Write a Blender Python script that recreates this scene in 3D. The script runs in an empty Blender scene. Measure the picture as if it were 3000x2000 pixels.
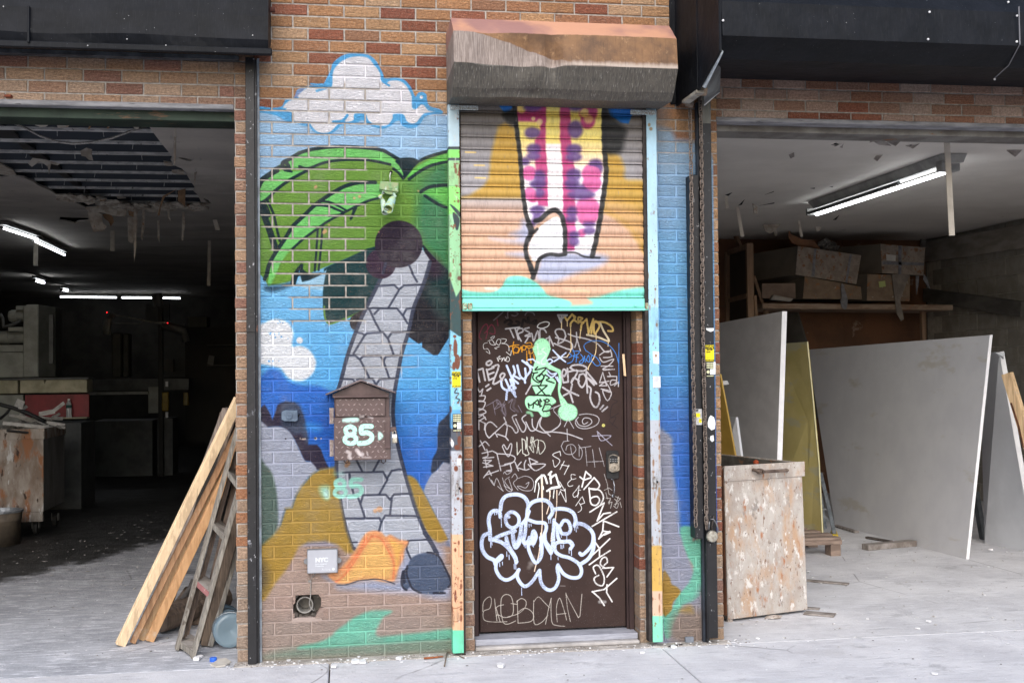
import bpy, bmesh, math, random
import numpy as np
from mathutils import Vector, Matrix
random.seed(7); rng = np.random.default_rng(3)
S = bpy.context.scene
COL = S.collection

# ------------------------------------------------------------------ camera
YAW, PITCH, ROLL, FPX = 0.14803664, 0.02273439, -0.00986778, 3300.0
CAM = np.array([0.394407, -6.438098, 1.62516])
def cam_axes():
    cb, sb = math.cos(PITCH), math.sin(PITCH); cc, sc = math.cos(ROLL), math.sin(ROLL)
    fwd = np.array([math.sin(YAW)*cb, math.cos(YAW)*cb, sb])
    right = np.array([math.cos(YAW), -math.sin(YAW), 0.0]); up = np.cross(right, fwd)
    return right*cc+up*sc, -right*sc+up*cc, fwd
RX, UX, FX = cam_axes()
cd = bpy.data.cameras.new('camera'); cam = bpy.data.objects.new('camera', cd); COL.objects.link(cam)
cd.sensor_width = 36.0; cd.lens = FPX/3000*36.0; cd.clip_start = 0.1; cd.clip_end = 500
m = Matrix.Identity(4)
for i in range(3):
    m[i][0] = RX[i]; m[i][1] = UX[i]; m[i][2] = -FX[i]; m[i][3] = CAM[i]
cam.matrix_world = m
S.camera = cam

# ------------------------------------------------------------------ light
SUN_EL, SUN_ROT = 36.0, 192.0          # low soft light from the street side
wd = bpy.data.worlds.new('World'); S.world = wd; wd.use_nodes = True
nt = wd.node_tree; nt.nodes.clear()
sky = nt.nodes.new('ShaderNodeTexSky'); sky.sky_type = 'NISHITA'; sky.sun_disc = False
sky.sun_elevation = math.radians(SUN_EL); sky.sun_rotation = math.radians(SUN_ROT)
sky.air_density = 1.0; sky.dust_density = 2.0; sky.ozone_density = 1.0; sky.altitude = 0
bgd = nt.nodes.new('ShaderNodeBackground'); bgd.inputs['Strength'].default_value = 0.15
wo = nt.nodes.new('ShaderNodeOutputWorld')
nt.links.new(sky.outputs[0], bgd.inputs[0]); nt.links.new(bgd.outputs[0], wo.inputs[0])
sd = bpy.data.lights.new('sun', 'SUN'); sd.energy = 1.7; sd.angle = math.radians(60); sd.color = (1.0, 0.975, 0.94)
sun = bpy.data.objects.new('sun', sd); COL.objects.link(sun)
_a = math.radians(SUN_ROT); _e = math.radians(SUN_EL)
sdir = Vector((math.sin(_a)*math.cos(_e), math.cos(_a)*math.cos(_e), math.sin(_e)))
sun.rotation_euler = sdir.to_track_quat('Z', 'Y').to_euler()
S.view_settings.view_transform = 'Standard'; S.view_settings.look = 'None'
S.view_settings.gamma = 1.0; S.view_settings.use_curve_mapping = False
S.view_settings.exposure = 0.60
S.render.engine = 'CYCLES'
S.cycles.max_bounces = 12; S.cycles.diffuse_bounces = 8

# ------------------------------------------------------------------ measuring: lines of sight cut with real planes
def ray(x, y): return FX*FPX + RX*(x-1500) + UX*(1000-y)
def W(x, y, Y=0.0):
    d = ray(x, y); t = (Y-CAM[1])/d[1]; return Vector(CAM+d*t)
def G(x, y, z=0.0):
    d = ray(x, y); t = (z-CAM[2])/d[2]; return Vector(CAM+d*t)
def rg(x0, y0, s):                       # coordinates measured in an enlarged crop
    return lambda pts: [(x0+a/s, y0+b/s) for a, b in pts]
R1 = rg(760, 0, 3.92); R2 = rg(760, 400, 3.92); R3 = rg(760, 800, 3.92); R4 = rg(760, 1200, 3.92); R5 = rg(760, 1560, 3.92)
S1 = rg(1340, 280, 4.2); S2 = rg(1340, 600, 4.2)
D1 = rg(1380, 900, 4.356); D2 = rg(1380, 1240, 4.356); D3 = rg(1380, 1560, 4.356)
C6 = rg(1280, 1000, 1.568); B7 = rg(1840, 260, 3.92); B6 = rg(1840, 1560, 3.92)

# ------------------------------------------------------------------ object helpers
ORG = {}
def props(o, label=None, cat=None, group=None, kind=None):
    if label: o['label'] = label
    if cat: o['category'] = cat
    if group: o['group'] = group
    if kind: o['kind'] = kind
    return o
def thing(name, label, cat, loc=(0, 0, 0), group=None):
    o = bpy.data.objects.new(name, None); COL.objects.link(o); o.empty_display_size = .1
    o.location = loc; ORG[o] = Vector(loc)
    return props(o, label, cat, group)
def smooth_closed(pts, n=3, closed=True):
    P = [Vector((p[0], p[1])) for p in pts]; N = len(P); out = []
    for i in range(N if closed else N-1):
        if closed: a, b, c, d = P[(i-1) % N], P[i], P[(i+1) % N], P[(i+2) % N]
        else: a, b, c, d = P[max(i-1, 0)], P[i], P[i+1], P[min(i+2, N-1)]
        for k in range(n):
            t = k/n
            out.append(0.5*((2*b)+(-a+c)*t+(2*a-5*b+4*c-d)*t*t+(-a+3*b-3*c+d)*t**3))
    if not closed: out.append(P[-1])
    return [(v.x, v.y) for v in out]
class M:
    """collects shapes, becomes one mesh object"""
    def __init__(s): s.b = bmesh.new()
    def verts(s, co): return [s.b.verts.new(c) for c in co]
    def face(s, vs):
        try: return s.b.faces.new(vs)
        except ValueError: return None
    def box(s, x0, x1, y0, y1, z0, z1):
        v = s.verts([(x, y, z) for x in (x0, x1) for y in (y0, y1) for z in (z0, z1)])
        for f in ((0,1,3,2),(4,6,7,5),(0,4,5,1),(2,3,7,6),(0,2,6,4),(1,5,7,3)): s.face([v[i] for i in f])
        return s
    def hexa(s, p):                      # 8 corners: 4 front (ccw), 4 back
        v = s.verts(p)
        for f in ((0,1,2,3),(7,6,5,4),(0,4,5,1),(1,5,6,2),(2,6,7,3),(3,7,4,0)): s.face([v[i] for i in f])
        return s
    def slab(s, quad, n, t):             # quad with thickness t along n
        n = Vector(n).normalized()*t
        q = [Vector(c) for c in quad]; return s.hexa(q+[c+n for c in q])
    def bar(s, a, b, w, h, up=(0, 0, 1), roll=0):
        a = Vector(a); b = Vector(b); d = (b-a).normalized(); up = Vector(up)
        if abs(d.dot(up)) > .98: up = Vector((0, 1, 0))
        x = d.cross(up).normalized(); y = x.cross(d)
        if roll: q = Matrix.Rotation(roll, 3, d); x = q@x; y = q@y
        x = x*w/2; y = y*h/2
        return s.hexa([a-x-y, a+x-y, a+x+y, a-x+y, b-x-y, b+x-y, b+x+y, b-x+y])
    def tube(s, pts, r, n=8, r2=None, cap=True):
        P = [Vector(p) for p in pts]; rings = []
        for i, p in enumerate(P):
            d = (P[min(i+1, len(P)-1)]-P[max(i-1, 0)]).normalized()
            u = Vector((0, 0, 1)) if abs(d.z) < .9 else Vector((1, 0, 0))
            x = d.cross(u).normalized(); y = d.cross(x)
            rr = r if r2 is None else r+(r2-r)*i/(len(P)-1)
            rings.append(s.verts([p+(x*math.cos(k*2*math.pi/n)+y*math.sin(k*2*math.pi/n))*rr for k in range(n)]))
        for a, c in zip(rings, rings[1:]):
            for k in range(n): s.face([a[k], a[(k+1) % n], c[(k+1) % n], c[k]])
        if cap: s.face(rings[0][::-1]); s.face(rings[-1])
        return s
    def lathe(s, c, prof, n=20, axis=(0, 0, 1)):   # prof: (radius, height)
        c = Vector(c); q = Vector((0, 0, 1)).rotation_difference(Vector(axis)); rings = []
        for r, h in prof:
            rings.append(s.verts([c+q@Vector((r*math.cos(k*2*math.pi/n), r*math.sin(k*2*math.pi/n), h)) for k in range(n)]))
        for a, d in zip(rings, rings[1:]):
            for k in range(n): s.face([a[k], a[(k+1) % n], d[(k+1) % n], d[k]])
        return s
    def prism(s, pts, n, t):             # planar outline extruded
        n = Vector(n)*t; P = [Vector(p) for p in pts]
        a = s.verts(P); b = s.verts([p+n for p in P]); k = len(P)
        f1 = s.face(a); f2 = s.face(b[::-1])
        for i in range(k): s.face([a[i], b[i], b[(i+1) % k], a[(i+1) % k]])
        return s
    def blob(s, c, rx, ry, rz, sub=1, j=.25):
        r = bmesh.ops.create_icosphere(s.b, subdivisions=sub, radius=1)
        for v in r['verts']:
            k = 1+random.uniform(-j, j); v.co = Vector((c[0]+v.co.x*rx*k, c[1]+v.co.y*ry*k, c[2]+v.co.z*rz*k))
        return s
    def obj(s, name, mat, parent=None, bevel=0, smooth=False, seg=1, **kw):
        bmesh.ops.recalc_face_normals(s.b, faces=s.b.faces)
        if bevel: bmesh.ops.bevel(s.b, geom=s.b.edges[:], offset=bevel, segments=seg, affect='EDGES', clamp_overlap=True)
        off = ORG.get(parent, Vector((0, 0, 0)))
        for v in s.b.verts: v.co -= off
        me = bpy.data.meshes.new(name); s.b.to_mesh(me); s.b.free()
        if smooth: me.shade_smooth()
        if mat: me.materials.append(mat)
        o = bpy.data.objects.new(name, me); COL.objects.link(o)
        if parent: o.parent = parent
        ORG[o] = off
        return props(o, **kw)

# ------------------------------------------------------------------ material helpers
def lin(c):
    if max(c) > 1.0: c = [x/255 for x in c]
    return tuple((x/12.92 if x <= .04045 else ((x+.055)/1.055)**2.4) for x in c[:3])+(1,)
class N:
    def __init__(s, name):
        s.m = bpy.data.materials.new(name); s.m.use_nodes = True; s.t = s.m.node_tree; s.t.nodes.clear()
        s.o = s.t.nodes.new('ShaderNodeOutputMaterial'); s.p = s.t.nodes.new('ShaderNodeBsdfPrincipled')
        s.t.links.new(s.p.outputs[0], s.o.inputs[0])
        s.pos = s.n('ShaderNodeNewGeometry').outputs['Position']
    def n(s, ty, **kw):
        x = s.t.nodes.new(ty)
        for k, v in kw.items(): setattr(x, k, v)
        return x
    def set(s, sock, v):
        if isinstance(v, bpy.types.NodeSocket): s.t.links.new(v, sock)
        else: sock.default_value = v
    def vmath(s, op, a, b=None):
        x = s.n('ShaderNodeVectorMath', operation=op); s.set(x.inputs[0], a)
        if b is not None: s.set(x.inputs[1], b)
        return x.outputs[0]
    def math(s, op, a, b=0.0, c=0.0, clamp=False):
        x = s.n('ShaderNodeMath', operation=op, use_clamp=clamp); s.set(x.inputs[0], a); s.set(x.inputs[1], b); s.set(x.inputs[2], c); return x.outputs[0]
    def scale(s, v, sc):
        return s.vmath('MULTIPLY', v, sc if isinstance(sc, tuple) else (sc, sc, sc))
    def noise(s, scale=5, detail=4, rough=.55, vec=None, dist=0.0, stretch=None):
        v = vec or s.pos
        if stretch: v = s.scale(v, stretch)
        x = s.n('ShaderNodeTexNoise'); s.t.links.new(v, x.inputs['Vector'])
        x.inputs['Scale'].default_value = scale; x.inputs['Detail'].default_value = detail
        x.inputs['Roughness'].default_value = rough; x.inputs['Distortion'].default_value = dist
        return x.outputs[0]
    def step(s, v, a, b):                # map v from a..b to 0..1
        x = s.n('ShaderNodeMapRange'); s.set(x.inputs[0], v); s.set(x.inputs[1], a); s.set(x.inputs[2], b); x.interpolation_type = 'SMOOTHSTEP'
        return x.outputs[0]
    def mix(s, f, a, b, mode='MIX'):
        x = s.n('ShaderNodeMix', data_type='RGBA', blend_type=mode)
        s.set(x.inputs[0], f); s.set(x.inputs[6], a); s.set(x.inputs[7], b); return x.outputs[2]
    def bump(s, h, dist=.002, strength=1.0, nrm=None):
        x = s.n('ShaderNodeBump'); x.inputs['Strength'].default_value = strength; x.inputs['Distance'].default_value = dist
        s.t.links.new(h, x.inputs['Height'])
        if nrm: s.t.links.new(nrm, x.inputs['Normal'])
        return x.outputs[0]
    def done(s, col, rough=.8, metal=0.0, nrm=None, spec=.5):
        s.set(s.p.inputs['Base Color'], col); s.set(s.p.inputs['Roughness'], rough); s.set(s.p.inputs['Metallic'], metal)
        s.p.inputs['Specular IOR Level'].default_value = spec
        if nrm: s.t.links.new(nrm, s.p.inputs['Normal'])
        return s.m
def simple(name, c1, c2=None, scale=8, rough=.75, metal=0.0, bump=.0015, bscale=60, stretch=None, spots=None, spec=.4, dust=None):
    """two tones by noise, optional spots=(colour, scale, threshold, softness) and fine relief"""
    n = N(name); c1 = lin(c1); c2 = lin(c2) if c2 else tuple(x*.8 for x in c1[:3])+(1,)
    col = n.mix(n.step(n.noise(scale, 5, .6, stretch=stretch), .35, .65), c1, c2)
    for sp in (spots if isinstance(spots, list) else [spots] if spots else []):
        col = n.mix(n.step(n.noise(sp[1], 6, .65, stretch=sp[4] if len(sp) > 4 else None), sp[2], sp[2]+sp[3]), col, lin(sp[0]))
    if dust:
        geo = n.n('ShaderNodeNewGeometry'); sx = n.n('ShaderNodeSeparateXYZ'); n.t.links.new(geo.outputs['Normal'], sx.inputs[0])
        f = n.math('MULTIPLY', n.step(sx.outputs[2], .3, .9), n.step(n.noise(12, 4), .3, .55)); col = n.mix(f, col, lin(dust))
    nr = n.bump(n.noise(bscale, 4, .6, stretch=stretch), bump) if bump else None
    return n.done(col, rough, metal, nr, spec)
def emit(name, c, st):
    m = bpy.data.materials.new(name); m.use_nodes = True; t = m.node_tree; t.nodes.clear()
    e = t.nodes.new('ShaderNodeEmission'); e.inputs[0].default_value = lin(c); e.inputs[1].default_value = st
    o = t.nodes.new('ShaderNodeOutputMaterial'); t.links.new(e.outputs[0], o.inputs[0]); return m

# ------------------------------------------------------------------ paint canvases: flat print built from outlines
class Canvas:
    def __init__(s, name, x0, x1, z0, z1, res, Y=0.0):
        s.name, s.x0, s.x1, s.z0, s.z1, s.res, s.Y = name, x0, x1, z0, z1, res, Y
        s.w = int((x1-x0)/res); s.h = int((z1-z0)/res)
        s.c = np.zeros((s.h, s.w, 3), np.float32); s.a = np.zeros((s.h, s.w), np.float32)
    def pts(s, px): return np.array([[(w.x-s.x0)/s.res, (w.z-s.z0)/s.res] for w in (W(p[0], p[1], s.Y) for p in px)])
    def bbox(s, P, m):
        x0 = max(0, int(P[:, 0].min()-m)); x1 = min(s.w, int(P[:, 0].max()+m)+1)
        y0 = max(0, int(P[:, 1].min()-m)); y1 = min(s.h, int(P[:, 1].max()+m)+1)
        return x0, x1, y0, y1
    def put(s, bb, cov, color):
        x0, x1, y0, y1 = bb
        if callable(color):
            Z = (np.arange(y0, y1)*s.res+s.z0)[:, None]*np.ones((1, x1-x0)); col = color(Z)
        else: col = np.array(color, np.float32)/255
        a = cov.astype(np.float32); A = s.a[y0:y1, x0:x1]; nA = a+A*(1-a); w = np.where(nA > 1e-6, a/np.maximum(nA, 1e-6), 0)[..., None]
        s.c[y0:y1, x0:x1] = s.c[y0:y1, x0:x1]*(1-w)+col*w; s.a[y0:y1, x0:x1] = nA
    def fill(s, px, color, alpha=1.0, soft=2.0, smooth=True):
        if smooth: px = smooth_closed(px)
        P = s.pts(px); bb = s.bbox(P, soft+1); x0, x1, y0, y1 = bb
        if x1 <= x0 or y1 <= y0: return
        X, Y = np.meshgrid(np.arange(x0, x1)+.5, np.arange(y0, y1)+.5)
        ins = np.zeros(X.shape, bool); d2 = np.full(X.shape, 1e9)
        for i in range(len(P)):
            a, b = P[i], P[(i+1) % len(P)]
            if a[1] != b[1]:
                c = ((a[1] > Y) != (b[1] > Y)) & (X < (b[0]-a[0])*(Y-a[1])/(b[1]-a[1])+a[0]); ins ^= c
            ex, ey = b-a; L = ex*ex+ey*ey+1e-9
            sx0 = max(x0, int(min(a[0], b[0])-soft-1)); sx1 = min(x1, int(max(a[0], b[0])+soft+2)); sy0 = max(y0, int(min(a[1], b[1])-soft-1)); sy1 = min(y1, int(max(a[1], b[1])+soft+2))
            if sx1 <= sx0 or sy1 <= sy0: continue
            sl = (slice(sy0-y0, sy1-y0), slice(sx0-x0, sx1-x0)); XX, YY = X[sl], Y[sl]
            t = np.clip(((XX-a[0])*ex+(YY-a[1])*ey)/L, 0, 1)
            d2[sl] = np.minimum(d2[sl], (XX-a[0]-t*ex)**2+(YY-a[1]-t*ey)**2)
        d = np.sqrt(d2); sd = np.where(ins, d, -d)
        s.put(bb, (np.clip(.5+sd/soft, 0, 1)*alpha).astype(np.float32), color)
    def stroke(s, px, width, color, alpha=1.0, soft=1.2, smooth=True, taper=0):
        """width in photograph pixels"""
        if smooth and len(px) > 2: px = smooth_closed(px, 4, False)
        P = s.pts(px); r = width/2*0.00195/s.res; mrg = r+soft+2
        bb = s.bbox(P, mrg); x0, x1, y0, y1 = bb
        if x1 <= x0 or y1 <= y0: return
        D = np.full((y1-y0, x1-x0), 1e9, np.float32)
        for i in range(len(P)-1):
            a, b = P[i], P[i+1]
            sx0 = max(x0, int(min(a[0], b[0])-mrg)); sx1 = min(x1, int(max(a[0], b[0])+mrg)+1); sy0 = max(y0, int(min(a[1], b[1])-mrg)); sy1 = min(y1, int(max(a[1], b[1])+mrg)+1)
            if sx1 <= sx0 or sy1 <= sy0: continue
            XX, YY = np.meshgrid(np.arange(sx0, sx1)+.5, np.arange(sy0, sy1)+.5)
            ex, ey = b-a; L = ex*ex+ey*ey+1e-9; t = np.clip(((XX-a[0])*ex+(YY-a[1])*ey)/L, 0, 1)
            dd = np.sqrt((XX-a[0]-t*ex)**2+(YY-a[1]-t*ey)**2)
            sl = (slice(sy0-y0, sy1-y0), slice(sx0-x0, sx1-x0)); D[sl] = np.minimum(D[sl], dd)
        s.put(bb, np.clip(.5+(r-D)/soft, 0, 1)*alpha, color)
    def circle(s, c, r, color, alpha=1.0, soft=2.0, ry=None):
        ry = ry or r
        s.fill([(c[0]+r*math.cos(k*math.pi/8), c[1]+ry*math.sin(k*math.pi/8)) for k in range(16)], color, alpha, soft)
    def erase(s, px):
        keep = s.c.copy(); A = s.a.copy(); s.a[:] = 0; s.fill(px, (0,0,0), 1, 2, False); cov = s.a.copy(); s.a = A*(1-cov); s.c = keep
    def image(s, suffix='', amul=None):
        im = bpy.data.images.new(s.name+suffix, s.w, s.h, alpha=True)
        A = s.a if amul is None else s.a*amul
        buf = np.dstack([s.c, A]).astype(np.float32).ravel(); im.pixels.foreach_set(buf); im.update(); im.pack()
        im.alpha_mode = 'CHANNEL_PACKED'
        return im
def canvas_tex(n, cv, im, jitter=0.0):
    """image by world position on the wall plane"""
    sx = n.n('ShaderNodeSeparateXYZ'); n.t.links.new(n.pos, sx.inputs[0])
    u = n.math('DIVIDE', n.math('SUBTRACT', sx.outputs[0], cv.x0), cv.w*cv.res)
    v = n.math('DIVIDE', n.math('SUBTRACT', sx.outputs[2], cv.z0), cv.h*cv.res)
    cb = n.n('ShaderNodeCombineXYZ'); n.t.links.new(u, cb.inputs[0]); n.t.links.new(v, cb.inputs[1])
    tx = n.n('ShaderNodeTexImage'); tx.image = im; tx.extension = 'CLIP'
    n.t.links.new(cb.outputs[0], tx.inputs[0]); return tx.outputs[0], tx.outputs[1]
# ------------------------------------------------------------------ the mural on the brick
mu = Canvas('mural_paint', -0.12, 2.62, 0.0, 3.42, 0.003)
def ramp(stops):
    zs = np.array([a for a, b in stops]); cs = np.array([b for a, b in stops], float)/255
    return lambda Z: np.stack([np.interp(Z, zs, cs[:, k]) for k in range(3)], -1)
sky_l = ramp([(.9, (48, 108, 200)), (1.15, (56, 122, 215)), (1.35, (72, 150, 230)), (1.55, (98, 180, 240)), (1.9, (118, 192, 242)), (2.3, (140, 202, 242)), (2.75, (160, 200, 236)), (3.0, (168, 205, 238))])
sky_r = ramp([(.9, (48, 108, 196)), (1.3, (66, 128, 212)), (1.55, (84, 160, 226)), (2.1, (112, 185, 238)), (2.6, (145, 188, 228)), (3.0, (165, 195, 222))])
mu.fill([(756,318),(900,322),(1060,338),(1200,336),(1326,338),(1326,1600),(756,1600)], sky_l, 1, 5, False)
# sand over the lower wall
mu.fill([(756,1560),(1040,1540),(1326,1500),(1326,1925),(756,1945)], (180,156,146), .80, 30, False)
mu.fill([(756,1800),(1326,1790),(1326,1925),(756,1945)], (160,148,140), .5, 40, False)
# blue hills of shade low on the left sky
mu.fill(R3([(40,1160),(130,1100),(240,1130),(330,1240),(520,1290),(700,1300),(860,1420),(860,1700),(0,1700),(0,1250)]), (55,118,212), 1, 8)
mu.fill(R4([(560,100),(860,60),(870,660),(760,660),(700,450),(540,380),(520,200)]), (36,98,196), .9, 25)
# cloud with its blue rim
BLU = (88,172,228); WHT = (233,232,238)
mu.fill(R1([(0,1225),(130,1240),(250,1225),(280,1180),(310,1135),(400,1120),(430,1040),(500,1005),(570,985),(720,975),(780,880),(820,800),(835,740),(880,690),(950,640),(1040,612),(1150,612),(1250,630),(1320,680),(1370,750),(1420,850),(1440,900),(1550,893),(1640,905),(1700,950),(1750,1020),(1790,1110),(1820,1072),(1870,1058),(1920,1090),(1925,1150),(1960,1220),(2060,1250),(2110,1285),(2090,1310),(2000,1312),(1900,1345),(1850,1420),(1780,1470),(1700,1470),(1640,1440),(1610,1390),(1560,1400),(1500,1450),(1420,1480),(1320,1460),(1240,1420),(1180,1380),(1100,1420),(950,1440),(880,1500),(800,1545),(720,1550),(620,1510),(575,1460),(480,1440),(380,1400),(300,1390),(200,1330),(60,1300),(0,1285)]), BLU, 1, 2)
mu.fill(R1([(310,1245),(270,1235),(340,1160),(450,1130),(430,1100),(480,1060),(560,1010),(780,1000),(835,985),(840,860),(870,780),(950,700),(1050,660),(1150,650),(1250,670),(1310,740),(1360,800),(1390,860),(1405,940),(1450,962),(1500,930),(1600,930),(1670,970),(1720,1040),(1750,1120),(1755,1240),(1800,1250),(1850,1208),(1890,1210),(1940,1270),(2010,1285),(1900,1300),(1840,1360),(1800,1410),(1740,1420),(1690,1390),(1650,1312),(1540,1312),(1530,1360),(1480,1430),(1410,1445),(1320,1430),(1250,1380),(1215,1308),(1092,1308),(1080,1380),(1000,1402),(970,1390),(900,1430),(820,1510),(740,1530),(660,1510),(600,1450),(560,1400),(400,1395),(385,1300),(300,1270)]), WHT, 1, 2)
mu.stroke(R1([(850,1400),(950,1390),(1010,1325)]), 8, BLU)
mu.circle(R1([(1860,1115)])[0], 14, BLU); mu.circle(R1([(1860,1118)])[0], 5, WHT)
mu.stroke(R1([(1400,905),(1450,960),(1490,985)]), 6, BLU); mu.stroke(R1([(590,965),(660,972),(720,968)]), 5, BLU)
mu.stroke(R1([(660,1045),(720,1025),(765,1010)]), 8, BLU, .8); mu.stroke(R1([(420,1110),(450,1060),(500,1015)]), 10, (150,150,190), .7)
# palm crown
OLV = (104,146,62); LGT = (122,208,112); DK = (22,46,54)
mu.fill(R2([(-10,560),(60,470),(130,400),(350,240),(450,170),(600,140),(1000,130),(1350,150),(1500,200),(1650,280),(1830,280),(2000,200),(2190,160),(2190,1560),(2050,1430),(1880,1250),(1600,1200),(1330,1270),(1100,1360),(900,1440),(680,1530),(600,1560),(500,1575),(480,1475),(440,1530),(400,1640),(340,1665),(100,1712),(60,1640),(-10,1560)]), ramp([(1.8,(96,138,60)),(2.2,(104,148,60)),(2.6,(114,158,66))]), 1, 2, False)
mu.fill(R2([(1830,480),(1900,420),(2190,330),(2190,1560),(2050,1430),(1880,1250),(1800,1060),(1810,800),(1830,640)]), (66,134,92), .95, 26)
mu.fill(R2([(1650,500),(1830,400),(1950,360),(1900,600),(1750,650)]), (92,150,80), .7, 30)
mu.fill(R2([(325,370),(340,290),(450,200),(600,155),(850,142),(1100,146),(1350,160),(1500,215),(1580,310),(1645,400),(1645,455),(1520,340),(1400,300),(1250,272),(1000,280),(850,285),(750,310),(600,372),(480,362)]), LGT, 1, 2)
mu.fill(R2([(-5,745),(0,610),(60,500),(130,430),(230,392),(380,398),(540,395),(440,450),(340,505),(180,625),(100,700)]), LGT, 1, 2)
mu.fill(R2([(1385,550),(1200,545),(1000,590),(860,655),(740,735),(640,800),(500,940),(380,1050),(290,1180),(200,1310),(130,1500),(95,1712),(150,1680),(200,1560),(250,1440),(380,1290),(500,1185),(650,1080),(780,985),(960,885),(1120,800),(1250,745),(1385,705)]), LGT, 1, 2)
mu.fill(R2([(150,1690),(220,1560),(270,1450),(330,1340),(380,1290),(380,1480),(360,1650)]), (112,160,60), 1, 8)
mu.fill(R2([(1700,450),(1760,390),(1850,320),(2000,250),(2190,190),(2190,300),(2050,330),(1900,372),(1780,442),(1720,485)]), (112,205,92), 1, 3)
mu.fill(R2([(1865,640),(1930,600),(2050,580),(2190,590),(2190,825),(2080,760),(1950,680)]), (108,196,92), 1, 8)
mu.fill(R2([(1590,260),(1650,245),(1740,245),(1840,278),(1770,360),(1700,450),(1645,500),(1650,420),(1600,330),(1560,290)]), DK, 1, 2)
for p, w in [([(-10,570),(30,500),(130,430),(200,392)],15),([(180,370),(260,345),(350,378)],9),([(275,365),(268,300),(350,260),(400,225),(550,160),(850,118),(1100,122),(1380,150),(1500,205),(1610,270)],10),
             ([(340,375),(330,330),(290,290)],11),([(460,345),(520,365),(590,360),(750,300),(950,270),(1250,272),(1500,322)],8),([(-5,770),(60,740),(130,680),(180,625),(340,505),(545,393)],9),([(370,405),(290,392)],6),
             ([(1540,370),(1600,420),(1650,480)],8),([(80,1600),(115,1460),(200,1310),(290,1180),(380,1035),(500,920),(640,785),(760,700),(870,630),(1000,565),(1150,530),(1330,527)],11),
             ([(380,1290),(500,1180),(650,1070),(780,978),(960,880),(1120,798),(1250,740),(1372,708)],7),([(700,745),(800,752),(900,795),(990,845)],6),([(610,790),(780,798),(880,835),(970,872)],7),([(800,912),(900,905),(965,885)],6),
             ([(1110,820),(1080,880),(1050,945)],7),([(1085,830),(1062,930)],6),([(670,1055),(655,1300),(635,1540)],6),([(725,1035),(705,1300),(680,1535)],6),([(10,800),(90,1000),(150,1180),(190,1300)],18),([(0,770),(60,800),(100,900)],16),
             ([(95,740),(165,900),(205,1080),(235,1200)],7),([(1720,490),(1850,395),(2000,325),(2195,285)],9),([(1840,280),(1950,230),(2180,165)],9),([(1855,635),(1950,580),(2100,560),(2200,560)],10),([(1900,680),(2000,745),(2100,800),(2200,820)],9),
             ([(1880,1258),(2000,1400),(2190,1580)],7),([(60,1640),(90,1560),(110,1480)],10)]:
    mu.stroke(R2(p), w, DK, .97)
mu.fill(R2([(740,1568),(770,1500),(1000,1400),(1330,1262),(1460,1400),(1440,1568),(1350,1800),(1220,1985),(1050,2065),(850,2145),(790,2150),(745,2080),(728,1900)]), (24,62,66), 1, 2)
mu.stroke(R2([(745,1950),(750,2060),(785,2140),(850,2140),(1050,2062),(1190,1995)]), 5, (104,150,60))
mu.stroke(R3([(500,1),(430,30),(400,120)]), 9, DK); mu.stroke(R3([(485,-95),(480,0),(500,90),(600,50),(700,10)]), 9, DK)
mu.fill(R3([(480,-100),(455,-20),(410,130),(360,150),(360,90),(400,-10),(450,-80)]), DK, 1, 2)
mu.fill(R3([(500,90),(480,5),(480,-60),(560,0),(700,15),(600,55)]), DK, 1, 2)
mu.fill(R3([(420,135),(470,30),(490,100),(600,75),(710,20),(770,-40),(735,150),(728,200),(550,180)]), (168,214,242), 1, 2, False)
mu.fill(R3([(60,150),(110,140),(240,140),(350,110),(360,150),(200,205),(140,215),(60,190)]), (40,70,92), .85, 8)
mu.fill(R3([(1050,510),(1130,450),(1220,410),(1190,520),(1150,600),(1085,650),(1042,600)]), (38,34,42), 1, 2)
# dark leaves on the right of the trunk
mu.fill(R3([(1880,-315),(2000,-180),(2200,10),(2200,700),(2120,830),(2050,940),(2000,942),(1870,850),(1868,790),(1830,812),(1700,720),(1750,450),(1850,180),(1940,0)]), (32,32,42), 1, 2, False)
mu.fill(R3([(1960,60),(2060,-60),(2200,10),(2200,540),(2060,480),(1960,330),(1900,230)]), (24,58,60), 1, 22)
mu.fill(R3([(1920,-220),(2060,-150),(2120,0),(2060,60),(1960,40)]), (58,38,60), .8, 16)
# trunk
TR = (190,195,206); TE = (66,72,92)
mu.fill([*R2([(1440,1450),(1860,1275)]), *R2([(1960,1420)]), *R3([(1925,0),(1865,190),(1770,400),(1710,680),(1640,900),(1600,1100),(1565,1350)]), *R4([(1540,0),(1552,200),(1600,450),(1650,650),(1720,900),(1800,1150),(1900,1400),(1980,1568)]), *R5([(2055,260),(1740,300),(1690,190),(1090,190)]), *R4([(1040,1500),(960,1230),(925,1050),(880,800),(880,560),(890,100)]), *R3([(905,1330),(940,1220),(1000,950),(1080,720),(1170,520),(1290,260),(1420,0)])], TR, 1, 2, False)
for p in ([*R2([(1440,1460)]), *R3([(1420,0),(1340,170),(1260,330),(1170,520),(1090,720),(1010,950),(940,1220),(905,1330)])],
          [*R2([(1960,1440)]), *R3([(1910,50),(1850,210),(1770,400),(1710,680),(1640,900),(1600,1100),(1555,1350)]), *R4([(1535,0),(1548,200),(1600,450),(1650,650),(1720,900),(1800,1150),(1900,1400),(1980,1568)]), *R5([(2040,240)])],
          [*R4([(885,560),(885,700),(890,800)])], [*R4([(925,1010),(950,1170),(1000,1380),(1060,1560)]), *R5([(1090,180)])]):
    mu.stroke(p, 11, TE, .95)
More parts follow.
